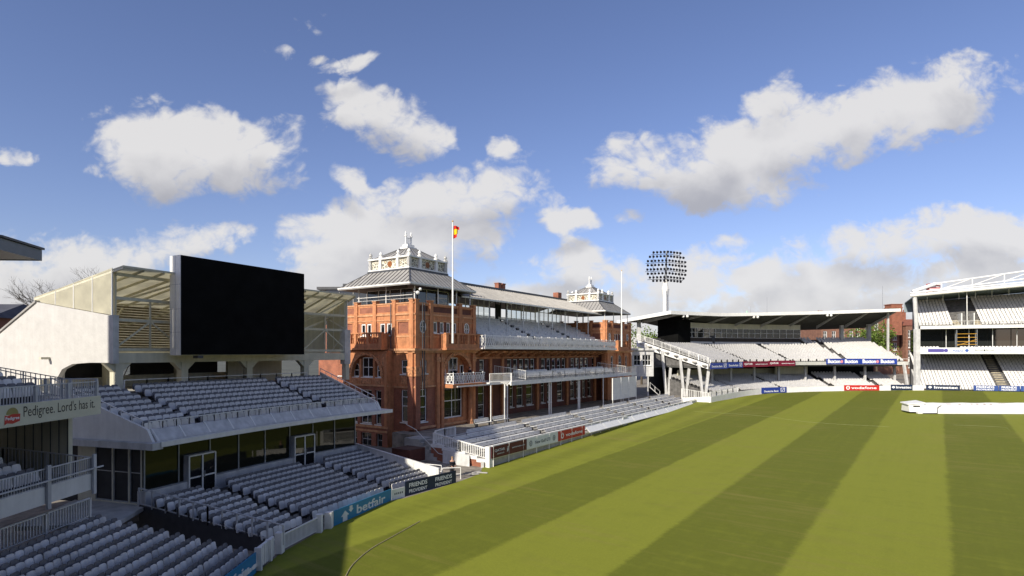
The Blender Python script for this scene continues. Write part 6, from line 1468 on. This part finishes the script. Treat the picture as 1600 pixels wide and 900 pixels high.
seat_rows(MC, 'right stand lower tier', -.4, .8, 17, 2.5, .42, .1, 40, .56, aisles=((12.4, 14.2),))
seat_rows(MC, 'right stand middle tier', .9, .8, 2, 10.2, .2, .3, 40, .56, aisles=((3.6, 6.9),))
fM = FR(MC(0, .04), MC.t, (-MC.b[0], -MC.b[1]))
def um(px): return ub(px, .04, MC, -5, 60)
mcut = [(1449, 1482, 'mid', 'small purple and white board with a ring, left end of right stand middle front'), (1485, 1518, 'al', 'white board with blue word and round mark on the middle front of the right stand'), (1522, 1556, 'dk', 'white board with dark striped lettering on the middle front of the right stand'), (1562, 1590, 'or', 'white board with faint pink marks near the right edge on the middle front')]
for p0_, p1_, k_, lb in mcut:
    u0, u1 = um(p0_), um(p1_); b = board('stand_board', lb, 'advertising board', FR(fM.p(0, .06, 0)[:2], fM.t, fM.n), u0, u1, 9.95, 10.9, M_BOARDW); w_ = u1-u0; fx = FR(fM.p(0, .06, 0)[:2], fM.t, fM.n)
    if k_ == 'mid': mb = MB(); mb.fbox(fx, u0+.1, u0+w_*.78, .002, .01, 10.1, 10.75); mb.build('purple_field', mat('purple_field', rgb(75, 65, 140), .5, .06), b); mb = MB(); mb.poly([fx.p(u1-w_*.12+.36*math.cos(a), .006, 10.42+.36*math.sin(a)) for a in lin(0, 2*math.pi, 14)[:-1]]); mb.build('ring', mat('purple_field', (0, 0, 0)), b)
    if k_ == 'al': text('Allianz', fx, u0+w_*.1, .008, 10.15, .5, w_*.5, mat('blue_lettering', rgb(60, 90, 160), .5, .05), b); mb = MB(); mb.poly([fx.p(u0+w_*.78+.3*math.cos(a), .006, 10.42+.3*math.sin(a)) for a in lin(0, 2*math.pi, 14)[:-1]]); mb.build('round_mark', mat('blue_lettering', (0, 0, 0)), b)
    if k_ == 'dk':
        mb = MB()
        for q in range(16):
            a_ = u0+w_*(.05+.056*q); mb.fbox(fx, a_, a_+w_*(.05 if q == 7 else .022), .004, .010, 10.25, 10.62 if q % 3 else 10.68)
        mb.build('dark_stripe', M_INK, b)
    if k_ == 'or':
        mb = MB()
        for q, (a_, w2_) in enumerate(((.22, .13), (.42, .05), (.52, .12), (.70, .10))): mb.fbox(fx, u0+w_*a_, u0+w_*(a_+w2_), .004, .010, 10.28, 10.64)
        mb.build('pale_mark', mat('pale_pink_mark', rgb(225, 185, 190), .5, .05), b)
# scaffold tower standing on the middle floor
sc_ = thing('scaffold_tower', 'small yellow and steel scaffold tower on the middle level of the right stand', 'scaffold', mp_(7.8, .6, 10.9)); mb = MB()
for (u, v) in ((6.0, .4), (9.2, .4), (6.0, 1.6), (9.2, 1.6)): mb.tube(mp_(u, v, 10.6), mp_(u, v, 14.6), .06, 6)
mb.build('upright', M_STEEL, sc_); mb = MB()
for z in (11.6, 12.2, 13.0, 13.7): mb.tube(mp_(6, .4, z), mp_(9.2, .4, z), .05, 6)
mb.tube(mp_(6, .4, 11.4), mp_(9.2, .4, 12.6), .05, 6); mb.build('brace', M_GOLD, sc_)
mb = MB(); mb.box(*(lambda p: (p[0], p[0]+2.2, p[1], p[1]+1.0))(mp_(2.0, 3.0, 0)), 22.3, 24.2); o = mb.build('plant_box', M_RED, None, org=mp_(2.5, 3, 22.3))
tag(o, 'small red striped housing on the roof at the left end of the right stand', 'housing')
mb = MB()
for k in range(4): mb.box(*(lambda p: (p[0]-.04, p[0]+2.24, p[1]-.04, p[1]+.0))(mp_(2.0, 3.0, 0)), 22.5+k*.45, 22.7+k*.45)
mb.build('white_stripe', M_WHITE_CL, o)

# ------------------------------------------------------------------ covers and ropes on the field
u_ = (1411-800)/900
cv = thing('pitch_cover', 'long low white rolling pitch cover lying across the field at right', 'pitch cover', (66, 78, 1.7)); mb = MB()
P1 = Vector((54.9, 79.4, 0)); P2 = Vector((84, 75.6, 0)); d_ = (P2-P1).normalized(); sd_ = Vector((-d_.y, d_.x, 0))
def cp_(s, v, z): p = P1+d_*s+sd_*v; return (p.x, p.y, fz(p.x, p.y)+z)
prof = [(0, .25), (.05, .75), (.5, 1.2), (1.3, 1.38), (2.1, 1.2), (2.6, .75), (2.65, .25)]
i0 = 0
for k in range(30):
    a, b = 1.6+k*.97, 1.6+(k+1)*.97
    for j in range(6):
        (v0, z0), (v1, z1) = prof[j], prof[j+1]; s0_ = .03*math.sin(a*1.7+j); s1_ = .03*math.sin(b*1.7+j); mb.quad(cp_(a, v0, z0+s0_), cp_(b, v0, z0+s1_), cp_(b, v1, z1+s1_), cp_(a, v1, z1+s0_))
mb.poly([cp_(1.6, v, z) for v, z in prof]); mb.build('hood', mat('white_cover_sheet', (.82, .81, .76), .55, .08, 1.2, bump=.3), cv, smooth=False)
mb = MB(); mb.hexa([cp_(s, v, z) for z in (.05, .3) for s, v in ((.8, -.35), (30.5, -.35), (30.5, .1), (.8, .1))]); mb.build('skirt', M_WHITE_CL, cv)
mb = MB(); mb.hexa([cp_(0, .2, .25), cp_(1.6, -.1, .25), cp_(1.6, 2.6, .25), cp_(0, 2.3, .25), cp_(0, .4, 1.15), cp_(1.9, .2, 1.38), cp_(1.9, 2.4, 1.48), cp_(0, 2.1, 1.25)]); mb.hexa([cp_(-.2, .3, 1.2), cp_(2.0, .1, 1.42), cp_(2.0, 2.5, 1.52), cp_(-.2, 2.2, 1.3), cp_(-.2, .3, 1.32), cp_(2.0, .1, 1.54), cp_(2.0, 2.5, 1.64), cp_(-.2, 2.2, 1.42)]); mb.build('drive_unit', M_WHITE_CL, cv)
mb = MB(); mb.hexa([cp_(s, v, z) for z in (.98, 1.1) for s, v in ((.5, .12), (1.3, .06), (1.3, .3), (.5, .3))]); mb.build('vent', M_BLACK, cv)
mb = MB(); mb.tube(cp_(1.4, -.4, .1), cp_(3.2, -.42, .12), .05); mb.tube(cp_(3.2, -.42, .12), cp_(3.5, .0, .9), .05); mb.tube(cp_(3.5, 0, .9), cp_(4.1, .3, 1.1), .05); mb.build('hose', M_SEATF, cv)
for s in (2.5, 9, 16, 23, 29.5):
    c_ = Vector(cp_(s, -.15, -.03)); mb = MB(); mb.tube(c_-sd_*.1+Vector((0,0,.16)), c_+sd_*.1+Vector((0,0,.16)), .16, 12); mb.build('wheel', M_SEATF, cv)
mb = MB()
for k, s_ in enumerate((6.6, 7.4, 8.1, 8.8, 9.7, 10.5)):
    q_ = [cp_(s_+.16*math.cos(a), .62+.10*math.sin(a), 1.255+.03*math.sin(a)) for a in lin(0, 2*math.pi, 10)[:-1]]; mb.poly(q_)
for s_ in (5.0, 5.2, 5.4, 11.6, 11.9, 12.2): mb.quad(cp_(s_, .5, 1.225), cp_(s_+.05, .5, 1.225), cp_(s_+.05, .85, 1.31), cp_(s_, .85, 1.31))
mb.build('faded_mark', mat('faded_mark', (.30, .17, .16), .7, .2, 4), cv)
def ropeline(name, pts, r, m, label, cat='rope'):
    mb = MB(); C = PolyC(pts, 10)
    for i in range(len(C.q)-1):
        a, b = C.q[i], C.q[i+1]; mb.tube((a.x, a.y, fz(a.x, a.y)+r*.8), (b.x, b.y, fz(b.x, b.y)+r*.8), r, 6)
    tag(mb.build(name, m, None, org=(*pts[0], fz(*pts[0]))), label, cat)
def G(px, py):
    u = (px-800)/900; Y = 10.55/((py-551)/900+.0131*u+.0177); return (u*Y, Y)
ropeline('ground_rope', [G(538, 905), G(552, 882), G(580, 858), G(615, 838), G(656, 815)], .028, mat('tan_rope', (.36, .30, .16), .8, .2, 5), 'thin tan rope curving over the grass in the lower left of the field')
ropeline('boundary_line', [G(1085, 643), G(1180, 649), G(1270, 660), G(1390, 667)], .006, mat('faded_rope', (.36, .37, .2), .8, .1, 4), 'thin white rope lying across the dark stripes before the far stand')
ropeline('ground_rope', [G(1490, 664), G(1540, 666), G(1570, 668), G(1578, 673)], .006, mat('faded_rope', (.36, .37, .2)), 'faint white rope end on the grass below the pitch cover')
# ------------------------------------------------------------------ floodlight mast
FX, FY = 40.3, 150.0
fm2 = thing('floodlight_mast', 'tall pale floodlight mast with a round head of many lamps behind the far stand', 'floodlight', (FX, FY, 2)); mb = MB()
mb.tube((FX, FY, 2), (FX-.3, FY, 24.5), .95, 12, .72); mb.tube((FX-.3, FY, 24.5), (FX-.35, FY, 26.5), .72, 12, .95); mb.tube((FX-.35, FY, 26.5), (FX-.35, FY, 29.5), .95, 10, .3); mb.build('mast', M_WHITE, fm2)
mb = MB(); mb.tube((FX-.3, FY-1.1, 12), (FX-.3, FY-.95, 26), .10, 6); mb.tube((FX-.35, FY, 29), (FX, FY, 36.5), .3, 8, .18); mb.build('ladder', M_STEEL, fm2)
rowsz = [(36.2, 3.9), (35.1, 4.8), (34.0, 5.3), (32.9, 5.3), (31.8, 5.4), (30.7, 5.3), (29.7, 4.8), (28.8, 4.0)]
mb = MB(); lamps = []
for i, (z, hw) in enumerate(rowsz):
    if i % 2 == 0:
        mb.tube((FX-hw, FY+1.0, z-.6), (FX, FY-.6, z-.55), .07, 5); mb.tube((FX, FY-.6, z-.55), (FX+hw*.95, FY+1.2, z-.75), .07, 5)
    n = max(8, int(hw*2/.82))
    for k in range(n):
        x = -hw+2*hw*(k+.5)/n; y = FY-.7+abs(x)*.28-.25; lamps.append((FX+x, y, z-.02*x*(1 if x > 0 else 0)*3))
for x in (-3.5, 0, 3.5): mb.tube((FX+x, FY+.3, 28.8), (FX+x, FY+.3, 36.2), .07, 5)
mb.build('lamp_frame', M_SEATF, fm2)
src = None
for (x, y, z) in lamps:
    if src is None:
        mb = MB(); mb.tube((x, y-.28, z-.18), (x, y+.18, z+.08), .33, 10, .2); mb.ball((x, y+.2, z+.1), .16, 6); src = mb.build('lamp', mat('black_lamp_housing', (.02, .02, .025), .4, .1), fm2); s0 = Vector((x, y, z)); continue
    c_ = src.copy(); COL.objects.link(c_); c_.parent = fm2; c_.location = Vector((x, y, z))-s0

# ------------------------------------------------------------------ white clubhouse block between pavilion and far stand
wb = thing('white_annex', 'small white two storey annex between the pavilion and the far stand', 'building', (28.5, 108, 2)); mb = MB()
XA = 24.6; f_ = FR((22.3, 107), (1, 0), (0, -1)); mb = MB(); wall(mb, f_, 0, 3.8, 5.6, 10.4, [(.3, 1.6, 7.6, 9.6), (1.9, 3.5, 7.6, 9.6)], .2); mb.fbox(f_, 3.8, 4.0, -5, .0, 5.6, 10.4); mb.fbox(f_, 0, 3.9, -4, -.4, 5.6, 5.8); mb.build('wall', M_GREYW, wb)  # grey here stands in for the shade on the white annex
window(f_, .3, 1.6, 7.6, 9.6, wb, nx=1); window(f_, 1.9, 3.5, 7.6, 9.6, wb, nx=2)
mb = MB(); mb.fbox(f_, -.3, 4.4, -5, .4, 10.42, 10.8); mb.build('roof', M_GREYW, wb)
mb = MB(); mb.fbox(f_, .1, .3, -.3, -.02, 1.2, 5.6); mb.fbox(f_, 2.9, 3.1, -.3, -.02, 1.2, 5.6); mb.build('column', M_GREYW, wb)
mb = MB(); mb.bar(f_.p(3.2, .4, 3.6), f_.p(5.0, .4, 2.0), .5, .12); railing(mb, [f_.p(3.2, .6, 3.6), f_.p(5.0, .6, 2.0)], h=.9, post=1.2, bal=False, pr=.04, top=(.05,.05)); mb.build('outside_stair', M_GREYW, wb)

# ------------------------------------------------------------------ town behind the far stand
M_TILE = mat('clay_tile_roof', (.28, .10, .06), .8, .25, 1.2); M_SLATE = mat('slate_roof', (.09, .09, .10), .6, .2, 1.0); M_COPPER = mat('green_copper', (.38, .55, .44), .6, .15, 1.0)
M_TOWNB = mat('town_brick', (.24, .12, .08), .85, .25, 1.5)
def house(x0, x1, y0, y1, z1, roofm, label, wallm=M_TOWNB, hip=2.2, wins=(4, 2), chim=(), zlo=2):
    t_ = thing('town_house', label, 'building', ((x0+x1)/2, (y0+y1)/2, zlo)); mb = MB(); fr_ = FR((x0, y0), (1, 0), (0, -1)); W_ = x1-x0; ops = []
    nx_, nz_ = wins; H = z1-zlo
    for i in range(nx_):
        for j in range(nz_): a = W_*(i+.28)/nx_; ops.append((a, a+W_*.44/nx_, z1-1.0-(j+1)*2.9+.4, z1-1.0-j*2.9-.3))
    wall(mb, fr_, 0, W_, zlo, z1, ops, .25); mb.box(x1-.3, x1, y0+.01, y1, zlo, z1); mb.box(x0, x0+.3, y0+.01, y1, zlo, z1); mb.box(x0, x1, y1, y1+.3, zlo, z1); mb.build('wall', wallm, t_)
    for o_ in ops: window(fr_, *o_, t_, nx=1, fw=.13, d=-.2)
    mb = MB(); r_ = [(x0-.3, y0-.3, z1), (x1+.3, y0-.3, z1), (x1+.3, y1+.3, z1), (x0-.3, y1+.3, z1)]; ym = (y0+y1)/2; q = [(x0+hip*.7, ym, z1+hip), (x1-hip*.7, ym, z1+hip)]
    mb.poly([r_[0], r_[1], q[1], q[0]]); mb.poly([r_[2], r_[3], q[0], q[1]]); mb.poly([r_[1], r_[2], q[1]]); mb.poly([r_[3], r_[0], q[0]]); mb.poly(r_[::-1]); rf_ = mb.build('roof', roofm, t_)
    for cx in chim:
        mb = MB(); mb.box(cx-.9, cx+.9, ym-.6, ym+.6, z1, z1+hip+2.0); mb.box(cx-1.0, cx+1.0, ym-.7, ym+.7, z1+hip+2.0, z1+hip+2.25)
        for k in (-.55, 0, .55): mb.lathe((cx+k, ym), [(.18, z1+hip+2.25), (.15, z1+hip+2.9)], 6)
        mb.build('chimney', M_BRICK, rf_)
    return t_
house(89, 99, 166, 178, 17.5, M_SLATE, 'red brick house with dark roof seen behind the far stand, left of the tree', wins=(4, 3), chim=(92,))
house(99.5, 113, 168, 180, 20.0, M_TILE, 'brick terrace with clay tile roof seen above and under the far stand roof', wins=(5, 4))
house(113.5, 128, 166, 180, 17.8, M_TILE, 'brick terrace with white windows seen at the right end of the far stand', wins=(6, 4), chim=(117,))
mb = MB(); mb.box(107.4, 110.4, 163, 166, 15, 23.6); mb.box(107.2, 110.6, 162.8, 166.2, 22.6, 22.8); mb.box(107.2, 110.6, 162.8, 166.2, 23.6, 23.8); tag(mb.build('brick_block', M_BRICK, None, org=(113, 164, 15)), 'square red brick block standing above the far stand roof near its right end', 'building')
mb = MB(); mb.tube((105.5, 164, 20), (105.5, 164, 29), .10, 6, .05); tag(mb.build('antenna', M_STEEL, None, org=(105.5, 164, 20)), 'thin mast above the far stand roof left of the square brick block', 'mast')
for i, (x, y, z, h) in enumerate(((54.3, 131, 18, 2.6), (58, 131, 18, 4.6))):
    mb = MB(); mb.tube((x, y, z), (x, y, z+h), .06, 6, .03); tag(mb.build('antenna', M_STEEL, None, org=(x, y, z)), 'thin %s aerial on the far stand roof left of the green dome' % ('short', 'tall')[i], 'aerial')
house(15, 30, 150, 160, 15, M_TILE, 'dark red house glimpsed under the roof at the left end of the far stand', wins=(4, 2))
mb = MB(); mb.lathe((102, 250), [(5.0, 20), (5.0, 23.4), (5.3, 23.6), (4.7, 24.8), (3.5, 25.9), (1.6, 26.9), (.5, 27.2), (.35, 27.9), (.02, 28.4)], 20); tag(mb.build('copper_dome', M_COPPER, None, org=(102, 250, 20), smooth=False), 'pale green copper dome just above the far stand roof', 'dome')
# building behind the pavilion, and houses at far left
ob = thing('office_building', 'dark glass block with flat roof behind the near pavilion tower', 'building', (-26, 92, 0)); mb = MB(); mb.box(-29.8, -12, 92, 110, -1, 20.0); mb.build('wall', M_GLASS2, ob)
mb = MB(); mb.box(-31.0, -11.5, 91.4, 110.5, 20.02, 20.45); mb.box(-27, -12, 91.9, 110, 20.46, 21.0); mb.build('roof', M_ZINC_DK, ob); mb = MB()
for k in range(9): mb.box(-29.8+k*2.2, -29.7+k*2.2, 91.93, 91.995, -1, 20.0)
mb.box(-30.2, -29.82, 91.8, 110, -1, 20.2); mb.build('mullion', M_ZINC, ob)
house(-58, -47.2, 52, 62, 13.2, M_SLATE, 'dark roofed house at the far left edge behind the white gable', wins=(3, 2), hip=1.6, zlo=-1)

# ------------------------------------------------------------------ trees
def bare_tree(loc, h, label, seed):
    rnd = random.Random(seed); t_ = thing('bare_tree', label, 'tree', loc); tr_ = MB(); cr = MB(); base = Vector(loc)
    def grow(p, d, L_, r, lev, mbx):
        q = p+d*L_; mbx.tube(p, q, r, 5, r*.68)
        if lev == 0: return
        n = 3 if lev > 1 else 4
        for i in range(n):
            ax = Vector((rnd.uniform(-1, 1), rnd.uniform(-1, 1), rnd.uniform(-.2, .5))).normalized(); nd = (d*1.0+ax*rnd.uniform(.45, .9)).normalized(); nd.z = max(nd.z, -.05)
            s = p.lerp(q, rnd.uniform(.55, 1.0)) if i else q
            grow(s, nd.normalized(), L_*rnd.uniform(.60, .80), r*.56, lev-1, cr)
    grow(base, Vector((0, 0, 1)), h*.33, h*.018, 7, tr_)
    m_ = mat('bare_bark', (.085, .07, .055), .9, .25, 3); tr_.build('trunk', m_, t_); cr.build('crown', m_, t_); return t_
bare_tree((-46, 62, -1), 20.5, 'leafless tree with fine branches behind the cream canopy at left', 5)
bare_tree((-57, 66, -1), 14, 'smaller leafless tree at the far left beside the white gable', 11)
M_LEAF = mat('leaf_green', (.13, .20, .025), .7, .5, 1.1); M_LEAFD = mat('leaf_dark', (.06, .09, .03), .7, .4, 1.1)
def leafy(loc, h, rad, label, seed, m_=M_LEAF, n=2600):
    rnd = random.Random(seed); t_ = thing('leafy_tree', label, 'tree', loc); b_ = Vector(loc); mb = MB(); mb.tube(b_, b_+Vector((0, 0, h*.5)), .3, 8, .18)
    for k in range(7): a = rnd.uniform(0, 6.28); mb.tube(b_+Vector((0, 0, h*.4)), b_+Vector((math.cos(a)*rad*.6, math.sin(a)*rad*.6, h*rnd.uniform(.55, .85))), .12, 5, .04)
    mb.build('trunk', mat('bark', (.09, .07, .05), .9, .25, 3), t_); mb = MB(); cl = [(rnd.uniform(-1, 1)*rad*.75, rnd.uniform(-1, 1)*rad*.6, h*rnd.uniform(.5, .95), rnd.uniform(.25, .5)*rad) for _ in range(16)]
    for k in range(n):
        c = rnd.choice(cl); d = Vector((rnd.gauss(0, 1), rnd.gauss(0, 1), rnd.gauss(0, .8))); d = d.normalized()*c[3]*rnd.uniform(.5, 1.08); p = b_+Vector(c[:3])+d; s = rnd.uniform(.12, .26)
        e1 = Vector((rnd.uniform(-1, 1), rnd.uniform(-1, 1), rnd.uniform(-1, 1))).normalized()*s; e2 = e1.cross(Vector((rnd.uniform(-1, 1), rnd.uniform(-1, 1), rnd.uniform(-1, 1)))).normalized()*s
        mb.quad(p-e1, p-e2, p+e1, p+e2)
    mb.build('crown', m_, t_)
leafy((93.5, 152, 2), 15.2, 6.5, 'bright green tree seen under the far stand roof, left of two', 1)
leafy((97.5, 154, 2), 14.2, 4.5, 'bright green tree seen under the far stand roof, right of two', 2)
leafy((31.5, 140, 2), 14.0, 4.5, 'small bright green tree glimpsed under the left end of the far stand roof', 3, n=1500)
leafy((4, 150, -1), 16.2, 7, 'green tree seen through the open far pavilion tower', 4, n=1500)

# ------------------------------------------------------------------ seats: the 300 that show largest one by one, all others as one mass
def rrect(w, h, r, n=3):
    o = []
    for (cx, cz, a0) in ((w/2-r, h-r, 0), (-w/2+r, h-r, 90), (-w/2+r*.6, r*.6, 180), (w/2-r*.6, r*.6, 270)):
        rr_ = r if a0 < 180 else r*.6
        for k in range(n+1): a = R(a0+90*k/n); o.append((cx+rr_*math.cos(a), cz+rr_*math.sin(a)))
    return o
def plate(mb, w, h, r, x0, z0, tilt, th, curve=0.0, n=3):     # upright plate facing +x
    o = rrect(w, h, r, n); k = len(o); i = len(mb.v); c, s = math.cos(tilt), math.sin(tilt)
    for t in (0, th):
        for (y, z) in o: xx = t+curve*(y/(w/2))**2; mb.v.append((x0+xx*c-z*s, y, z0+z*c+xx*s))
    mb.f += [tuple(range(i, i+k))[::-1], tuple(range(i+k, i+2*k))]+[(i+j, i+(j+1) % k, i+k+(j+1) % k, i+k+j) for j in range(k)]
def seat_parts(wd, n=3):
    A = MB(); plate(A, wd*.95, .46, .11, .12, .30, R(9), .045, .015, n)          # tipped-up pan
    B = MB(); plate(B, wd*.96, .42, .12, -.10, .46, R(7), .03, .03, n)           # backrest
    Cc = MB(); Cc.box(-.10, .14, -.03, .03, .30, .37); Cc.box(-.13, -.07, -.04, .04, 0, .46); Cc.box(-.02, .08, wd/2-.012, wd/2+.012, .33, .52); Cc.box(-.02, .08, -wd/2-.012, -wd/2+.012, .33, .52)
    return A, B, Cc
def proj(s):
    return (800+900*s[0]/s[1], 551-900*(s[2]+.6-10)/s[1]) if s[1] > 1 else (9e9, 0)
vis = [s for s in SEATS if -12 < proj(s)[0] < 1612 and proj(s)[1] < 906]
vis.sort(key=lambda s: s[0]**2+s[1]**2+(s[2]-10)**2)
near = vis[:296]; ids = set(id(s) for s in near)
protos = {}
def proto(w):
    if w not in protos:
        A, B, Cc = seat_parts(w); ms_ = []
        for mb_, nm_, m_ in ((A, 'seat_pan', M_SEAT), (B, 'backrest', M_SEATB), (Cc, 'bracket', M_SEATF)):
            me = bpy.data.meshes.new(nm_); me.from_pydata(mb_.v, [], mb_.f); me.materials.append(m_); me.update(); ms_.append((nm_, me))
        protos[w] = ms_
    return protos[w]
WD = {'darkly shaded near block': .42, 'glass-fronted block': .45, 'tier under the screen': .47}
names20 = lambda n: ordn[n-1] if n <= 11 else '%dth' % n
rownum = {}
for s in near: rownum.setdefault((s[5], s[6]), []).append(s)
for key, lst in rownum.items():
    lst.sort(key=lambda s: -s[7]); 
rnd = random.Random(3)
for key, lst in rownum.items():
    for j, s in enumerate(lst):
        w = WD.get(s[5], .46); yaw = math.atan2(s[4], s[3])+rnd.uniform(-.02, .02)
        place = 'the far end' if j == 0 else 'seat %d from the far end' % (j+1)
        lb = 'white seat, %s, %s row, %s' % (s[5], ordn[s[6]-1] if s[6] <= 11 else str(s[6]), place)
        t_ = thing('tip_up_chair', lb, 'seat', (s[0], s[1], s[2]), 'white tip-up seats in rows', rz=yaw)
        for nm_, me in proto(w):
            c_ = bpy.data.objects.new(nm_, me); COL.objects.link(c_); c_.parent = t_
            if nm_ == 'seat_pan': c_.rotation_euler = (rnd.uniform(-.012, .012), rnd.uniform(-.03, .05), rnd.uniform(-.03, .03))
import numpy as np
def mass(parts_fn, name, mats_, rest):
    base = []
    off = 0; V = []; F = []; MI = []
    for mi, mb_ in enumerate(parts_fn):
        V += mb_.v; F += [tuple(i+off for i in f) for f in mb_.f]; MI += [mi]*len(mb_.f); off = len(V)
    V = np.array(V); allv = []; allf = []; allm = []
    nV = len(V)
    for k, s in enumerate(rest):
        a = math.atan2(s[4], s[3]); c, si = math.cos(a), math.sin(a); j = 1.0
        Xr = V[:, 0]*c-V[:, 1]*si+s[0]; Yr = V[:, 0]*si+V[:, 1]*c+s[1]; allv.append(np.stack([Xr, Yr, V[:, 2]+s[2]], 1)); o = k*nV
        allf += [tuple(i+o for i in f) for f in F]; allm += MI if s[5] in WD else [3 if q == 1 else q for q in MI]
    me = bpy.data.meshes.new(name); me.from_pydata(np.concatenate(allv).tolist(), [], allf); 
    for m_ in mats_: me.materials.append(m_)
    me.polygons.foreach_set('material_index', allm); me.update(); return me
rest = [s for s in SEATS if id(s) not in ids and (s[1] > 40 or id(s) in set(id(v) for v in vis[296:600]) or s[5] in WD)]
A = MB(); plate(A, .44, .45, .08, .11, .31, R(10), .05, 0, 1); B = MB(); plate(B, .45, .42, .08, -.10, .46, R(7), .03, 0, 1); Cc = MB(); Cc.box(-.12, .1, -.03, .03, 0, .4)
me = mass([A, B, Cc], 'seats', [M_SEAT, M_SEATB, M_SEATF, mat('pale_seat_back', (.62, .61, .60), .5, .12, 2.0)], rest)
o = bpy.data.objects.new('seats', me); COL.objects.link(o); o['kind'] = 'stuff'; o['label'] = 'mass of white tip-up seats filling the farther stands'; o['category'] = 'seats'
print('seats total', len(SEATS), 'near', len(near), 'rest', len(rest), 'objects', len(bpy.data.objects))
